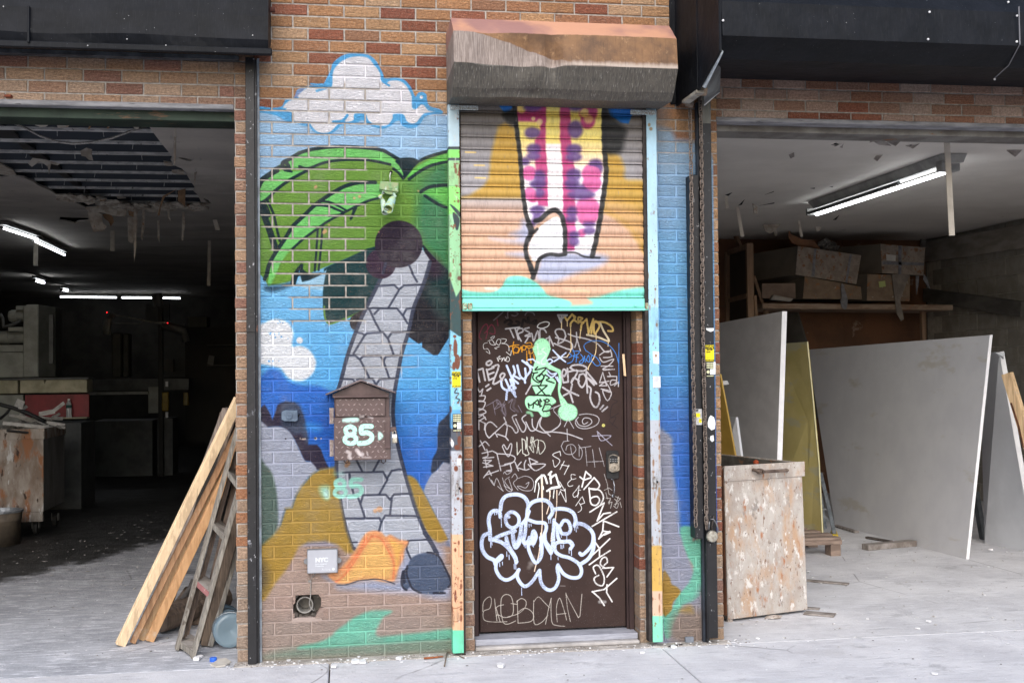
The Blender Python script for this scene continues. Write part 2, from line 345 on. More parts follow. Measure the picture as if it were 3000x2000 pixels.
for f, L in ((R3, [[(1340,150),(1550,137),(1600,190),(1660,142),(1880,132)],[(1600,200),(1480,400)],[(1755,0),(1810,100)],[(1260,408),(1330,560),(1390,670)],[(1320,470),(1370,415)],[(1230,415),(1300,400),(1400,405),(1580,405),(1650,490),(1700,575)],[(1650,480),(1690,410),(1760,405)],[(1110,680),(1175,690),(1210,712),(1235,690),(1420,678),(1480,760),(1540,930)],[(1210,712),(1080,925)],[(1480,740),(1520,683),(1690,673)],[(1010,950),(1100,943),(1160,1000),(1260,1195)],[(1160,985),(1190,953),(1390,948),(1425,1010),(1490,1200)],[(1430,1005),(1452,955),(1600,945)],[(940,1215),(1070,1218),(1100,1250)],[(1120,1222),(1300,1212),(1340,1280),(1380,1218),(1580,1208)]]),
             (R4, [[(1110,570),(1180,705)],[(1380,570),(1310,700)],[(960,722),(1040,715),(1240,718),(1420,712),(1470,800),(1380,960)],[(1470,780),(1520,700),(1600,683),(1670,690)],[(1035,735),(1040,800),(1080,960)],[(910,990),(1110,985)],[(1130,1000),(1160,1080),(1210,1230)],[(1160,1080),(1190,980),(1450,973),(1500,1030)],[(1510,1020),(1545,970),(1730,960)],[(1520,1020),(1500,1210)],[(970,1245),(1380,1243),(1400,1290),(1445,1212),(1810,1218)],[(1400,1290),(1370,1400)],[(1050,1522),(1120,1520)]]),
             (R5, [[(1700,92),(1850,84),(1960,72)],[(1712,100),(1690,180),(1740,300)]])):
    for p in L: mu.stroke(f(p), 6.2, TE, .9, smooth=False)
# coconuts
mu.circle(R2([(1395,1460)])[0], 44, (62,44,64)); mu.circle(R2([(1600,1236)])[0], 70, (50,40,56), ry=69)
mu.stroke(R2([(1720,1480),(1760,1568)]), 6, TE); mu.stroke(R2([(1450,1455),(1420,1568)]), 8, TE, .8)
# puffy cloud at the left edge
mu.fill(R3([(-20,640),(60,570),(130,535),(230,528),(330,570),(390,680),(375,835),(470,832),(570,880),(635,970),(650,1040),(620,1140),(530,1222),(430,1238),(330,1200),(260,1110),(225,1085),(120,1062),(20,1045),(-20,1060)]), (240,243,248), 1, 5)
mu.circle(R3([(462,772)])[0], 9.5, (240,243,248))
for _ in range(26):
    x = random.uniform(90, 360); y = random.choice([560, 690, 700, 740, 1010]) + random.uniform(-14, 14); mu.circle(R3([(x, y)])[0], random.uniform(.8, 2.4), (88,165,232), .9, 1)
# violet shapes and rocks at the left
PUR = (50,44,66)
mu.fill(R4([(-10,210),(-10,0),(60,-60),(110,20),(150,115),(190,10),(210,-60),(300,-92),(400,-84),(455,-30),(500,60),(525,150),(545,275),(560,400),(660,400),(705,450),(745,560),(795,668),(655,690),(580,590),(515,585),(450,440),(395,330),(330,240),(240,190),(120,195)]), PUR, 1, 3, False)
mu.fill(R4([(255,-70),(440,-70),(500,50),(535,200),(560,330),(540,380),(500,300),(470,270),(400,280),(320,220),(255,180)]), (72,84,108), .95, 8)
mu.fill(R4([(540,150),(700,180),(700,240),(560,240)]), (70,160,235), .7, 12)
mu.fill(R4([(-10,225),(100,200),(220,190),(320,230),(380,300),(450,440),(520,580),(590,600),(660,690),(560,770),(470,900),(400,1010),(370,1120),(290,1140),(240,1300),(150,1480),(-10,1500)]), (170,176,194), 1, 3)
mu.fill(R4([(-10,625),(70,640),(140,720),(190,900),(210,1100),(215,1290),(180,1420),(100,1530),(-10,1640)]), (88,108,100), 1, 5)
OCH = (176,142,62)
mu.fill(R4([(862,655),(700,680),(600,740),(480,880),(420,980),(372,1120),(300,1130),(240,1320),(170,1430),(20,1560),(-10,1700),(-10,2200),(60,2180),(100,2120),(180,1990),(300,1840),(380,1710),(450,1570),(560,1515),(760,1500),(900,1550),(1000,1640),(1080,1640),(1060,1560),(1000,1400),(950,1170),(920,1020),(885,800)]), OCH, .97, 7, False)
mu.fill(R5([(-10,330),(60,400),(90,520),(60,620),(-10,660)]), (70,66,70), .8, 26)
mu.fill(R4([(1700,755),(1790,790),(1850,880),(1930,1020),(2020,1200),(2100,1360),(2162,1470),(2140,1500),(2050,1520),(1960,1450),(1880,1300),(1800,1100),(1740,900)]), OCH, 1, 5)
mu.fill(R4([(2210,570),(2110,600),(2040,690),(1975,740),(1890,920),(1935,1020),(2025,1200),(2165,1470),(2210,1600)]), (172,176,194), 1, 3)
mu.fill(R4([(2210,50),(2120,100),(2060,160),(2045,300),(2040,460),(1990,560),(1972,722),(2040,690),(2110,600),(2210,575)]), (46,58,80), 1, 3)
# lavender ground, shell, stone
mu.fill(R5([(900,600),(1100,570),(1350,545),(1560,570),(1600,450),(1640,300),(1660,200),(1700,100),(1900,80),(2100,200),(2110,350),(2190,600),(2190,750),(2000,750),(1800,700),(1500,680),(1300,670),(1100,650),(930,640)]), (170,178,204), .95, 16)
mu.fill(R5([(1700,100),(1900,80),(2000,200),(2050,260),(1740,300),(1690,190)]), TR, 1, 2)
mu.stroke(R5([(1900,0),(1960,90),(2040,240)]), 13, TE); mu.stroke(R5([(1700,92),(1960,74)]), 5, TE); mu.stroke(R5([(1712,100),(1690,180),(1740,300)]), 6, TE)
mu.fill(R5([(720,490),(800,500),(890,540),(860,565),(780,540)]), (150,165,195), .7, 10)
mu.fill(R5([(790,485),(900,430),(1000,330),(1100,200),(1180,60),(1240,-5),(1320,-25),(1400,-5),(1450,42),(1500,20),(1560,50),(1620,80),(1705,92),(1700,140),(1665,200),(1650,300),(1600,400),(1565,520),(1530,558),(1400,555),(1300,530),(1150,542),(1000,585),(880,570)]), (238,164,112), 1, 5)
mu.fill(R5([(900,540),(1000,470),(1150,290),(1220,160),(1290,80),(1390,100),(1470,200),(1520,330),(1510,520),(1300,515),(1150,525),(1000,570)]), (240,188,114), 1, 14)
mu.fill(R5([(1490,70),(1580,110),(1650,150),(1610,260),(1580,400),(1550,430),(1560,300),(1530,180)]), (246,190,100), .9, 8)
for p in ([(880,560),(980,480),(1090,330),(1200,160),(1290,40)], [(1290,40),(1390,60),(1480,200),(1545,350),(1535,520)], [(1230,60),(1130,230),(1000,400)]): mu.stroke(R5(p), 5, (236,130,88), .8, 3)
mu.stroke(R5([(890,598),(1000,592),(1150,550),(1240,540),(1330,528),(1450,550),(1555,585)]), 3.2, (70,74,88))
mu.fill(R5([(1640,470),(1700,380),(1740,300),(1820,245),(1980,222),(2050,270),(2110,380),(2190,540),(2200,600),(2120,660),(2100,700),(1850,692),(1740,620),(1690,660),(1645,620),(1632,540)]), (84,98,124), 1, 3)
for p in ([(1650,440),(1632,540),(1645,620),(1690,655)], [(1700,380),(1690,470),(1720,560),(1760,640),(1850,690)], [(1930,225),(2050,260),(2130,400),(2200,560),(2170,620)], [(1700,400),(1660,450)], [(2000,690),(2130,690)]): mu.stroke(R5(p), 6, (46,50,66), .95)
mu.stroke(R5([(1655,470),(1660,560)]), 10, (46,50,66), .9, 3)
# teal wave and band
TEAL = (118,200,174)
mu.fill(R5([(500,1290),(620,1270),(720,1240),(820,1190),(900,1110),(1000,1040),(1100,965),(1250,905),(1340,892),(1510,892),(1500,925),(1440,955),(1400,1000),(1370,1060),(1340,1120),(1342,1172),(1400,1192),(1650,1165),(1900,1140),(2230,1105),(2230,1215),(1900,1240),(1400,1280),(1000,1310),(600,1330),(440,1330)]), TEAL, .96, 7)
mu.fill(R5([(60,1420),(400,1330),(1000,1290),(2230,1190),(2230,1360),(1800,1390),(1000,1420),(200,1440)]), (98,150,130), .55, 20)
# 85 stencilled on the wall
AQ = (176,244,226)
def stencil85(cv, f, k=1.0, ox=0, oy=0):
    q = lambda pts: f([(ox+a*k, oy+b*k) for a, b in pts])
    cv.stroke(q([(60,10),(10,35),(15,85),(60,105),(105,85),(105,35),(60,10)]), 12*k, AQ, 1, 2.5)
    cv.stroke(q([(60,105),(5,135),(0,180),(50,205),(105,195),(125,150),(100,120),(60,105)]), 12*k, AQ, 1, 2.5)
    cv.stroke(q([(300,10),(195,15),(190,85),(250,80),(300,110),(300,160),(250,195),(160,205)]), 13*k, AQ, 1, 2.5)
stencil85(mu, R4, 1.0, 868, 790)
mu.fill(R4([(700,890),(795,885),(795,1015),(740,1010),(705,960)]), AQ, .85, 12); mu.fill(R4([(745,930),(795,925),(795,1012),(750,1010)]), (205,245,236), .8, 5)
mu.stroke(R4([(870,735),(955,730)]), 9, AQ, .45, 8)
# ---- right of the door
mu.fill([(1850,372),(1900,368),(1965,380),(1980,410),(2040,415),(2110,480),(2110,1560),(1850,1560)], sky_r, .97, 14, False)
mu.fill(B7([(330,230),(430,230),(430,600),(330,640)]), (150,160,170), .5, 30)
mu.fill([(1850,1272),(1960,1272),(1972,1330),(1978,1400),(1992,1470),(1998,1560),(2040,1700),(2070,1800),(2062,1860),(1850,1860)], (158,162,182), 1, 8)
mu.fill([(1975,1300),(2020,1300),(2035,1540),(1998,1560)], (62,122,215), .7, 20)
mu.fill(B6([(600,-60),(745,-60),(745,90),(850,100),(850,640),(760,770),(640,830),(590,930),(520,1060),(500,1180),(430,1200),(400,1000),(425,920),(500,880),(560,740),(660,620),(720,540),(750,400),(690,280),(640,150)]), TEAL, .97, 5)
mu.fill(B6([(860,620),(850,1220),(520,1200),(530,1100),(600,930),(650,830),(770,770)]), (152,150,160), .8, 18)
mu.fill(B6([(530,930),(860,900),(860,1240),(500,1240)]), (146,126,112), .8, 22)
mu.fill(B6([(400,450),(480,520),(500,590),(560,620),(605,690),(520,790),(495,890),(400,930)]), (172,136,62), 1, 4)
mu.fill(B6([(590,905),(640,850),(720,830),(750,905),(730,920)]), (170,140,80), .8, 10)
for p in ([(1240,60),(1300,70)], [(300,-1),(301,0)]): pass
for (x, y) in [(300,333),(640,328)]: mu.circle(R4([(x, y)])[0], 2.2, (20,20,22), 1, 1)
mu.circle(R4([(645,328)])[0], 4.5, (225,205,190), .9, 1.5); mu.circle(R4([(640,326)])[0], 2.4, (20,20,22), 1, 1); mu.stroke(R4([(470,328),(500,335),(525,332)]), 5, (225,205,190), .9)
mu.circle(R4([(482,328)])[0], 2, (20,20,22), 1, 1); mu.circle(R4([(708,330)])[0], 2.4, (225,190,170), .8, 1)
# chips where the brick shows
for f, x, y, r in ((R2,648,575,4.5),(R2,640,590,3.5),(R2,1150,690,5),(R2,1090,708,4),(R2,755,1085,6),(R2,740,1100,5),(R2,800,1015,3),(R2,1825,625,2.5),(R2,1372,1098,2),(R4,1015,612,8),(R4,1000,640,6),(R4,1380,1140,9),(R4,1330,1160,6)):
    mu.circle(f([(x, y)])[0], r, (226,172,128), .8, 2)
for _ in range(240):
    x = random.uniform(760, 1320); y = random.uniform(1560, 1800); mu.circle((x, y), random.uniform(.4, 1.5), (222,208,180), .6, .8)
# joints that were raked out after painting stay bare
bare = Canvas('bare', mu.x0, mu.x1, mu.z0, mu.z1, mu.res)
bare.fill([(750,240),(1118,240),(1118,330),(1118,420),(1075,470),(1075,560),(1068,690),(1075,780),(1072,945),(1020,955),(850,950),(845,860),(790,780),(795,700),(750,640)], (255,255,255), 1, 8, False)
bare.fill([(1055,1000),(1200,960),(1230,1100),(1060,1110)], (255,255,255), .6, 20, False)
bare.fill([(1925,330),(2040,330),(2040,480),(1925,480)], (255,255,255), .8, 8, False)
mu.erase([(1790,250),(1906,250),(1912,1000),(1918,1960),(1790,1960)]); mu.erase([(2086,200),(2200,200),(2200,1960),(2106,1960)])
MU_IM = mu.image(); MU_J = mu.image('_joint', 1-bare.a)

# ------------------------------------------------------------------ shutter curtain
sh = Canvas('shutter_paint', 1.0, 2.3, 1.5, 3.3, 0.0025, -0.045)
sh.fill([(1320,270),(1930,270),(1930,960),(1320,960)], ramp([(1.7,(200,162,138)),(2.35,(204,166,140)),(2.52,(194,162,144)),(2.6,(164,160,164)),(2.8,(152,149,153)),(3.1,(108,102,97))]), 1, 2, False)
def e(y): return y+1344
YG = (184,148,72)
sh.fill(S1([(0,1262),(150,1230),(330,1110),(390,1000),(410,760),(445,600),(500,385),(590,340),(700,400),(790,850),(790,1262)]), YG, 1, 10, False)
sh.fill(S1([(1780,690),(1880,690),(1980,740),(2050,870),(2060,1025),(2200,1040),(2300,1045),(2400,1050),(2400,e(640)),(2290,e(600)),(2200,e(440)),(2050,e(250)),(1800,e(90)),(1780,e(0)),(1820,1200)]), YG, 1, 12)
sh.fill(S1([(1840,1290),(2330,e(120)),(2330,e(500)),(2000,e(220)),(1800,e(60))]), (196,156,126), .55, 30)
for x, y in ((160,700),(270,860),(280,1015)): sh.stroke(S1([(x-60,y),(x+60,y+3)]), 4, (232,195,110), .9, 3)
sh.fill(S1([(480,80),(730,80),(640,200),(590,215),(530,160)]), (28,104,184), 1, 3, False); sh.fill(S1([(1820,110),(2200,130),(2100,350),(2000,340),(1880,250)]), (28,104,184), 1, 3, False)
sh.fill(S1([(1780,130),(1840,150),(1900,260),(2000,350),(2080,430),(2050,560),(2010,700),(1830,725),(1790,600)]), (46,46,46), .93, 14)
sh.fill(S1([(560,210),(740,180),(760,320),(640,340),(560,280)]), (46,46,46), .9, 8)
sh.stroke(S1([(690,80),(730,180)]), 20, (46,46,46), .9, 3)
body = [(725,80),(1775,110),(1790,700),(1800,1000),(1760,1300),(1725,e(110)),(1690,e(400)),(1650,e(620)),(1600,e(655)),(1480,e(590)),(1330,e(570)),(1310,e(300)),(1220,e(60)),(1130,e(90)),(960,e(260)),(880,e(200)),(830,1250),(790,900),(760,500)]
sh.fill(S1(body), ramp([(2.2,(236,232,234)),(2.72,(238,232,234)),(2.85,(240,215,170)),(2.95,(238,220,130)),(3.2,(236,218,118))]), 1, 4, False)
PK = (178,66,120); P2 = (208,104,158); PP = (98,74,130)
sh.fill(S1([(735,100),(1085,100),(1085,330),(735,320)]), PK, 1, 5, False); sh.circle(S1([(790,160)])[0], 14, (238,218,118), .9, 5)
sh.fill(S1([(1010,100),(1085,100),(1085,600),(1110,900),(1118,e(20)),(990,e(20)),(960,900),(950,560),(1020,420)]), PK, .95, 5, False)
sh.fill(S1([(1260,100),(1385,100),(1400,600),(1440,900),(1450,e(60)),(1440,e(560)),(1350,e(570)),(1330,e(300)),(1290,e(60)),(1290,900),(1260,500)]), PK, .95, 5, False)
for x, y, r, c in ((930,1250,70,PK),(880,960,90,P2),(890,1210,72,P2),(1650,960,118,P2),(1650,1085,115,P2),(1600,1390,150,P2),(1600,e(120),135,P2),(1400,e(300),58,P2),(1530,e(345),52,P2),(1610,210,112,PK),(1600,320,90,PK)): sh.circle(S1([(x, y)])[0], r/4.2, c, .95, 6)
sh.circle(S1([(1560,215)])[0], 13, (240,215,130), .9, 5); sh.circle(S1([(1610,290)])[0], 14, (240,215,130), .7, 6); sh.circle(S1([(1010,330)])[0], 9, (240,215,160), .8, 4); sh.circle(S1([(930,290)])[0], 6, (240,215,160), .9, 3)
for x, y, rx, ry in ((920,150,110,48),(1450,150,80,50),(920,460,96,70),(940,660,88,66),(930,750,85,50),(830,815,62,50),(1010,1000,78,80),(990,1090,100,60),(1010,1200,60,60),(985,e(70),90,62),(980,e(160),60,60),(930,e(225),34,40),(1450,420,92,110),(1435,665,95,66),(1430,760,98,54),(1700,840,82,55),(1740,890,50,60),(1430,980,90,80),(1410,1080,90,60),(1520,1140,180,40),(1520,1220,170,60),(1410,e(90),66,70),(1400,e(180),70,40),(1620,e(240),80,36),(1620,e(320),76,46),(1435,e(370),66,46),(1430,e(450),66,60)):
    sh.circle(S1([(x, y)])[0], rx/4.2, PP, .9, 8, ry=ry/4.2)
for x, y, rx, ry in ((880,960,76,84),(890,1205,70,72),(1650,960,110,90),(1660,1080,105,80),(1605,e(60),120,80),(1615,e(140),100,60)): sh.circle(S1([(x, y)])[0], rx/4.2, P2, .92, 5, ry=ry/4.2)
for x, y in ((1120,300),): pass
sh.fill(S1([(1085,600),(1265,600),(1290,900),(1300,e(60)),(1200,e(40)),(1118,e(60)),(1110,900)]), (238,232,234), 1, 4, False)
LAV = (168,174,200)
sh.fill(S2([(1050,590),(1300,570),(1500,590),(1800,620),(1850,690),(1700,780),(1450,850),(1200,950),(1000,940),(960,860),(1000,740)]), LAV, .95, 16)
sh.fill(S2([(400,410),(700,430),(870,250),(880,480),(700,470)]), LAV, .85, 16); sh.fill(S2([(600,600),(850,580),(850,650),(700,630)]), LAV, .85, 14); sh.fill(S2([(800,180),(880,230),(880,370),(640,370),(760,300)]), LAV, .8, 14)
sh.fill(S2([(1220,150),(1290,250),(1315,400),(1295,570),(1100,590),(1010,640),(945,705),(885,600),(880,500),(940,380),(1050,240)]), (234,234,238), 1, 3)
BK = (44,44,46)
for p, w in (([(700,100),(715,300),(740,500),(765,700),(785,950),(800,1150),(820,1300),(850,e(150)),(895,e(240)),(920,e(320))],13),([(870,e(250)),(900,e(360)),(855,e(440)),(838,e(540)),(850,e(640)),(890,e(720)),(930,e(850)),(930,e(900))],13),([(980,e(300)),(910,e(370)),(880,e(440))],8),([(960,e(200)),(1020,e(180)),(1110,e(100)),(1200,e(65)),(1270,e(120)),(1310,e(240)),(1325,e(400)),(1320,e(600))],14),([(1320,e(610)),(1240,e(620)),(1130,e(610)),(1030,e(650)),(985,e(720)),(960,e(830)),(920,e(900))],11),([(880,e(730)),(900,e(790)),(930,e(850))],12),([(1805,130),(1800,400),(1810,700),(1830,950),(1800,1200),(1775,e(30)),(1750,e(200)),(1725,e(330)),(1690,e(500)),(1655,e(630))],15),([(1330,e(590)),(1450,e(590)),(1560,e(640)),(1750,e(652))],5)):
    sh.stroke(S1(p), w, BK, .93, 3)
TQ = (122,212,196)
sh.fill(S2([(500,1040),(560,990),(590,920),(650,880),(780,875),(900,920),(1000,980),(1060,1050),(1110,1110),(1250,1145),(1400,1210),(1200,1300),(-20,1400),(-20,1045),(150,1065),(400,1078)]), TQ, 1, 5)
sh.fill(S2([(1600,1150),(1750,1130),(1900,1080),(2100,1035),(2380,1040),(2380,1400),(-20,1400),(-20,1200),(700,1230),(1300,1240),(1650,1220)]), TQ, 1, 8)
sh.stroke(S2([(1400,1070),(1500,1060),(1620,1075)]), 6, (240,190,150), .7, 5); sh.stroke(S2([(350,1030),(480,1035)]), 8, (225,220,215), .7, 6)
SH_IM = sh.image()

# ------------------------------------------------------------------ posts beside the shutter
def post_canvas(name, x0, x1, bands, Y=-.085):
    cv = Canvas(name, x0, x1, 0, 3.3, .003, Y)
    for (a, b, c) in bands: cv.fill([(1200,a),(2100,a),(2100,b),(1200,b)], c, 1, 2, False)
    return cv
pl = post_canvas('left_post_paint', .97, 1.12, [(270,430,(186,214,230)),(430,438,DK),(438,463,(132,228,110)),(463,470,DK),(470,545,(148,202,146)),(545,550,DK),(545,628,(142,236,122)),(628,832,(150,208,160)),(815,990,(30,66,70)),(985,1225,(135,205,238)),(1200,1262,(96,172,228)),(1255,1325,(78,84,98)),(1320,1568,(184,190,202)),(1565,1848,(228,182,146)),(1845,1950,(108,214,178))])
pl.fill([(1318,600),(1350,640),(1350,625),(1330,605)], DK, 1, 2); pl.fill([(1326,622),(1346,640),(1342,672),(1334,668)], DK, 1, 1.5); pl.fill([(1318,815),(1336,870),(1352,845),(1352,800),(1340,800)], (150,208,160), 1, 2, False)
pl.fill([(1318,965),(1352,990),(1352,1000),(1318,1000)], (135,205,238), 1, 2, False); pl.stroke([(1338,1138),(1332,1150),(1344,1152),(1336,1165),(1346,1170),(1340,1180)], 3, (20,24,30)); pl.fill([(1318,1280),(1330,1296),(1326,1310),(1320,1300)], (240,242,245), 1, 1)
RUST = (112,52,28)
for x, y, rx, ry in ((1332,985,5,4),(1334,1020,6,26),(1340,1060,8,22),(1330,1072,5,12),(1346,1290,6,14),(1340,1310,9,8),(1348,1345,6,14),(1336,1372,6,8),(1340,565,4,2),(1332,590,3,2),(1346,500,3,20),(1335,480,6,2),(1344,512,5,3),(1342,1460,4,4),(1334,1505,3,3),(1348,880,2,30),(1346,815,6,6),(1333,1590,4,2),(1334,1745,3,18),(1334,1610,3,6)): pl.circle((x, y), rx, RUST, .95, 1.6, ry=ry)
for y in (1776, 1815): pl.stroke([(1318,y),(1335,y+5),(1352,y-2)], 2, (140,80,45), .8)
for _ in range(170): pl.circle((random.uniform(1318,1352), random.uniform(470, 1840)), random.uniform(.4, 1.6), RUST, .8, 1)
for _ in range(46):
    x = random.choice((1320, 1351, random.uniform(1320,1352))); y = random.choice((random.uniform(470,830), random.uniform(985,1565), random.uniform(1565,1850))); pl.circle((x, y), random.uniform(1.5, 4), RUST, .85, 2, ry=random.uniform(2, 11))
    pl.stroke([(x, y),(x+random.uniform(-1,1), y+random.uniform(10,45))], random.uniform(1,3), (150,104,74), .45, 2)
PL_IM = pl.image()
pr = post_canvas('right_post_paint', 2.08, 2.30, [(280,1235,(176,216,240)),(900,1235,(150,206,240)),(1230,1620,(182,188,200)),(1600,1740,(204,166,84)),(1730,1808,(212,178,156)),(1803,1950,(128,216,184))])
pr.fill([(1910,1560),(1925,1580),(1950,1600),(1950,1660),(1935,1640),(1918,1610),(1905,1620)], (182,188,200), 1, 3, False); pr.fill([(1880,1590),(1900,1590),(1920,1640),(1950,1650),(1950,1600),(1880,1600)], (204,166,84), 1, 3)
for x, y, rx, ry in ((1902,366,4,5),(1907,378,5,5),(1936,1000,3,14),(1928,1480,6,30),(1932,1440,4,14),(1930,1520,4,16),(1934,850,1.5,40),(1932,640,1.5,60)): pr.circle((x, y), rx, (150,118,80), .8, 1.6, ry=ry)
for _ in range(150): pr.circle((random.uniform(1895,1940), random.uniform(700, 1840)), random.uniform(.4, 1.6), (110,70,42), .8, 1)
pr.fill([(1912,1028),(1932,1030),(1931,1066),(1914,1064)], (228,238,245), .95, 1, False)
for _ in range(46):
    x = random.choice((1898, 1932, random.uniform(1898,1935))); y = random.uniform(760, 1840); pr.circle((x, y), random.uniform(1.2, 3.5), (128,84,54), .8, 2, ry=random.uniform(2, 13))
    pr.stroke([(x, y),(x+random.uniform(-1,1), y+random.uniform(10,50))], random.uniform(1,3), (158,126,98), .45, 2)
PR_IM = pr.image()
# ------------------------------------------------------------------ marker and spray on the door
DY = 0.155
dg = Canvas('door_marks', 1.10, 2.10, 0.0, 2.10, 0.0017, DY)
GW = (222,220,220); GG = (176,172,176); SPR = (190,204,236); MINT = (160,226,180); GOLD = (214,182,110); BL = (62,128,206); BKM = (24,20,22); DG = (110,100,104)
def st(f, w, c, *ls, a=.95, soft=1.2):
    for l in ls: dg.stroke(f(l), w, c, a, soft, smooth=len(l) > 3)
# top row
st(D1, 4, DG, [(290,165),(400,70),(420,40)], [(440,120),(470,150),(470,60),(540,50),(600,80),(560,110),(520,100)], [(690,100),(720,60),(790,70),(810,100)], a=.9)
st(D1, 3, (120,40,62), [(130,410),(105,360),(150,250),(200,215),(215,280),(170,330),(210,310),(190,400)], [(215,280),(260,220),(300,270),(300,340),(240,330)], [(330,150),(345,235)], a=.8, soft=2)
st(D1, 8, BKM, [(430,190),(480,160),(520,190),(480,220),(570,235),(620,200),(580,180)], [(650,240),(670,160),(720,190),(730,130),(745,200)], [(770,190),(830,170),(820,210),(770,195)], a=.9)
st(D1, 3, GW, [(850,235),(880,205),(950,185),(998,200),(975,245),(900,268),(850,255),(850,235)])
st(D1, 4.5, GG, [(440,275),(620,255)], [(500,285),(545,385)], [(560,262),(605,410)], [(600,400),(590,290),(650,270),(660,310),(600,345),(640,430)], [(740,260),(680,280),(750,330),(690,365),(760,370)], [(690,450),(760,340),(780,350),(800,430),(850,300),(870,420)], [(880,420),(880,290),(930,280),(960,320)], [(1000,490),(1000,370),(1050,490)], [(960,400),(985,390)], [(1210,370),(1180,290),(1100,280),(1075,320),(1120,400),(1110,460),(1180,430),(1205,370)], [(1060,460),(1270,540),(1275,450),(1080,385)], a=.95)
st(D1, 4, GG, [(1240,340),(1320,370),(1500,410),(1620,470),(1700,560),(1760,570)], [(1345,320),(1350,430),(1325,510)], [(1345,380),(1395,555)])
# gold tag top right
st(D1, 6, GG, [(1110,100),(1150,190),(1155,120)], [(1110,100),(1225,100),(1150,150)])
st(D1, 6, GOLD, [(1200,130),(1225,170),(1290,90)], [(1290,90),(1320,140),(1275,200),(1270,240)], [(1290,95),(1330,120),(1320,160),(1370,200)], [(1375,180),(1420,140),(1370,130),(1375,180),(1420,190)], [(1400,290),(1410,220),(1475,150)], [(1475,150),(1500,330),(1560,150)], [(1560,155),(1535,330)], [(1590,330),(1640,240),(1600,180),(1570,200),(1570,320),(1590,340)], [(1580,190),(1700,190),(1790,240),(1810,300),(1750,300)])
st(D1, 6, (214,200,170), [(1480,350),(1620,380),(1760,430),(1690,300),(1650,200)])
st(D1, 2.6, (232,205,160), [(1155,190),(1155,275)], [(1228,170),(1228,240)], [(1270,240),(1272,400),(1276,540),(1225,630)], [(1400,290),(1388,395)], [(1595,330),(1590,580),(1500,760),(1497,795)], [(1752,440),(1748,495)])
st(D1, 2.2, GW, [(1035,640),(1225,635)], [(1045,545),(1200,690)], [(1215,580),(1060,690)]); st(D1, 4.5, SPR, [(1045,545),(1130,640),(1205,695)], [(1210,580),(1140,640),(1060,690)])
# small tags
st(D1, 1.6, GW, [(210,450),(160,470),(165,530),(215,530),(240,590),(190,560)], [(215,430),(270,420),(300,480),(250,470),(235,440)], [(270,375),(300,370),(280,400),(250,390),(270,375)], [(310,480),(340,410),(380,420),(360,480),(320,460)], [(380,400),(450,410),(430,450),(390,460),(450,470),(480,500),(485,555)], [(300,520),(360,500)], [(310,530),(330,527)], [(450,570),(505,615),(515,550)], [(330,640),(350,690),(345,640),(370,620),(360,660),(400,650),(390,690),(420,640),(430,680),(460,630),(490,650),(480,690),(440,680),(460,650)])
st(D1, 3, (206,142,36), [(490,500),(560,480),(610,480)], [(545,440),(530,520),(545,600)], [(560,500),(530,560),(590,580),(610,520),(560,500)], [(600,580),(640,500),(650,570)], [(650,560),(660,490),(700,500),(690,540),(650,540)], [(700,460),(760,450),(775,490),(700,495),(740,520),(790,510),(790,575),(740,590),(740,530)], [(710,560),(715,700)], [(750,560),(765,710)], [(800,600),(810,660)], [(800,490),(800,560)])
# mint figure
dg.circle(D1([(905,500)])[0], 23, MINT, 1, 4, ry=24)
dg.fill(D1([(800,500),(1005,500),(990,600),(965,660),(1000,720),(1080,770),(1140,800),(1150,850),(1155,980),(1135,1080),(1200,1180),(1230,1235),(1160,1260),(1130,1180),(1110,1050),(1120,900),(1100,830),(1000,790),(960,770),(990,860),(1080,940),(1060,1030),(1020,1120),(1075,1180),(1080,1215),(1040,1240),(1000,1310),(1010,1370),(960,1395),(900,1385),(860,1330),(800,1320),(720,1290),(690,1220),(700,1160),(740,1130),(830,1130),(800,1050),(765,960),(780,860),(800,740),(830,650),(805,580)]), MINT, .98, 3)
dg.circle(D1([(1235,1338)])[0], 28, MINT, 1, 5, ry=25); dg.stroke(D1([(720,1340),(760,1345),(780,1380)]), 7, MINT, .5, 6)
st(D1, 4, (196,226,206), [(850,470),(855,600),(900,590)], [(940,520),(900,550),(960,600),(900,680),(905,725),(945,720)], [(840,690),(870,700)], [(850,705),(875,718)])
st(D1, 4.2, BKM, [(850,760),(820,800),(955,770),(900,840),(830,900),(880,940),(930,900),(905,850),(870,880)], [(745,815),(800,840),(850,830)], [(800,850),(790,910),(860,960),(900,930)], [(880,1000),(920,910),(940,870)], [(945,860),(1000,900),(960,930),(1060,965),(990,940)], [(780,1000),(970,995)], [(850,1000),(960,1130)], [(970,1000),(830,1120),(1000,1120)], [(755,1115),(830,1120),(1035,1130)], [(740,1280),(730,1225),(760,1250),(850,1180)], [(790,1285),(800,1215),(850,1245)], [(880,1270),(880,1170),(900,1200)], [(860,1190),(860,1240),(900,1260)], [(930,1180),(960,1210),(1000,1190),(960,1170),(940,1240),(910,1310)], [(940,1240),(1010,1240),(1040,1290),(980,1320),(920,1325)])
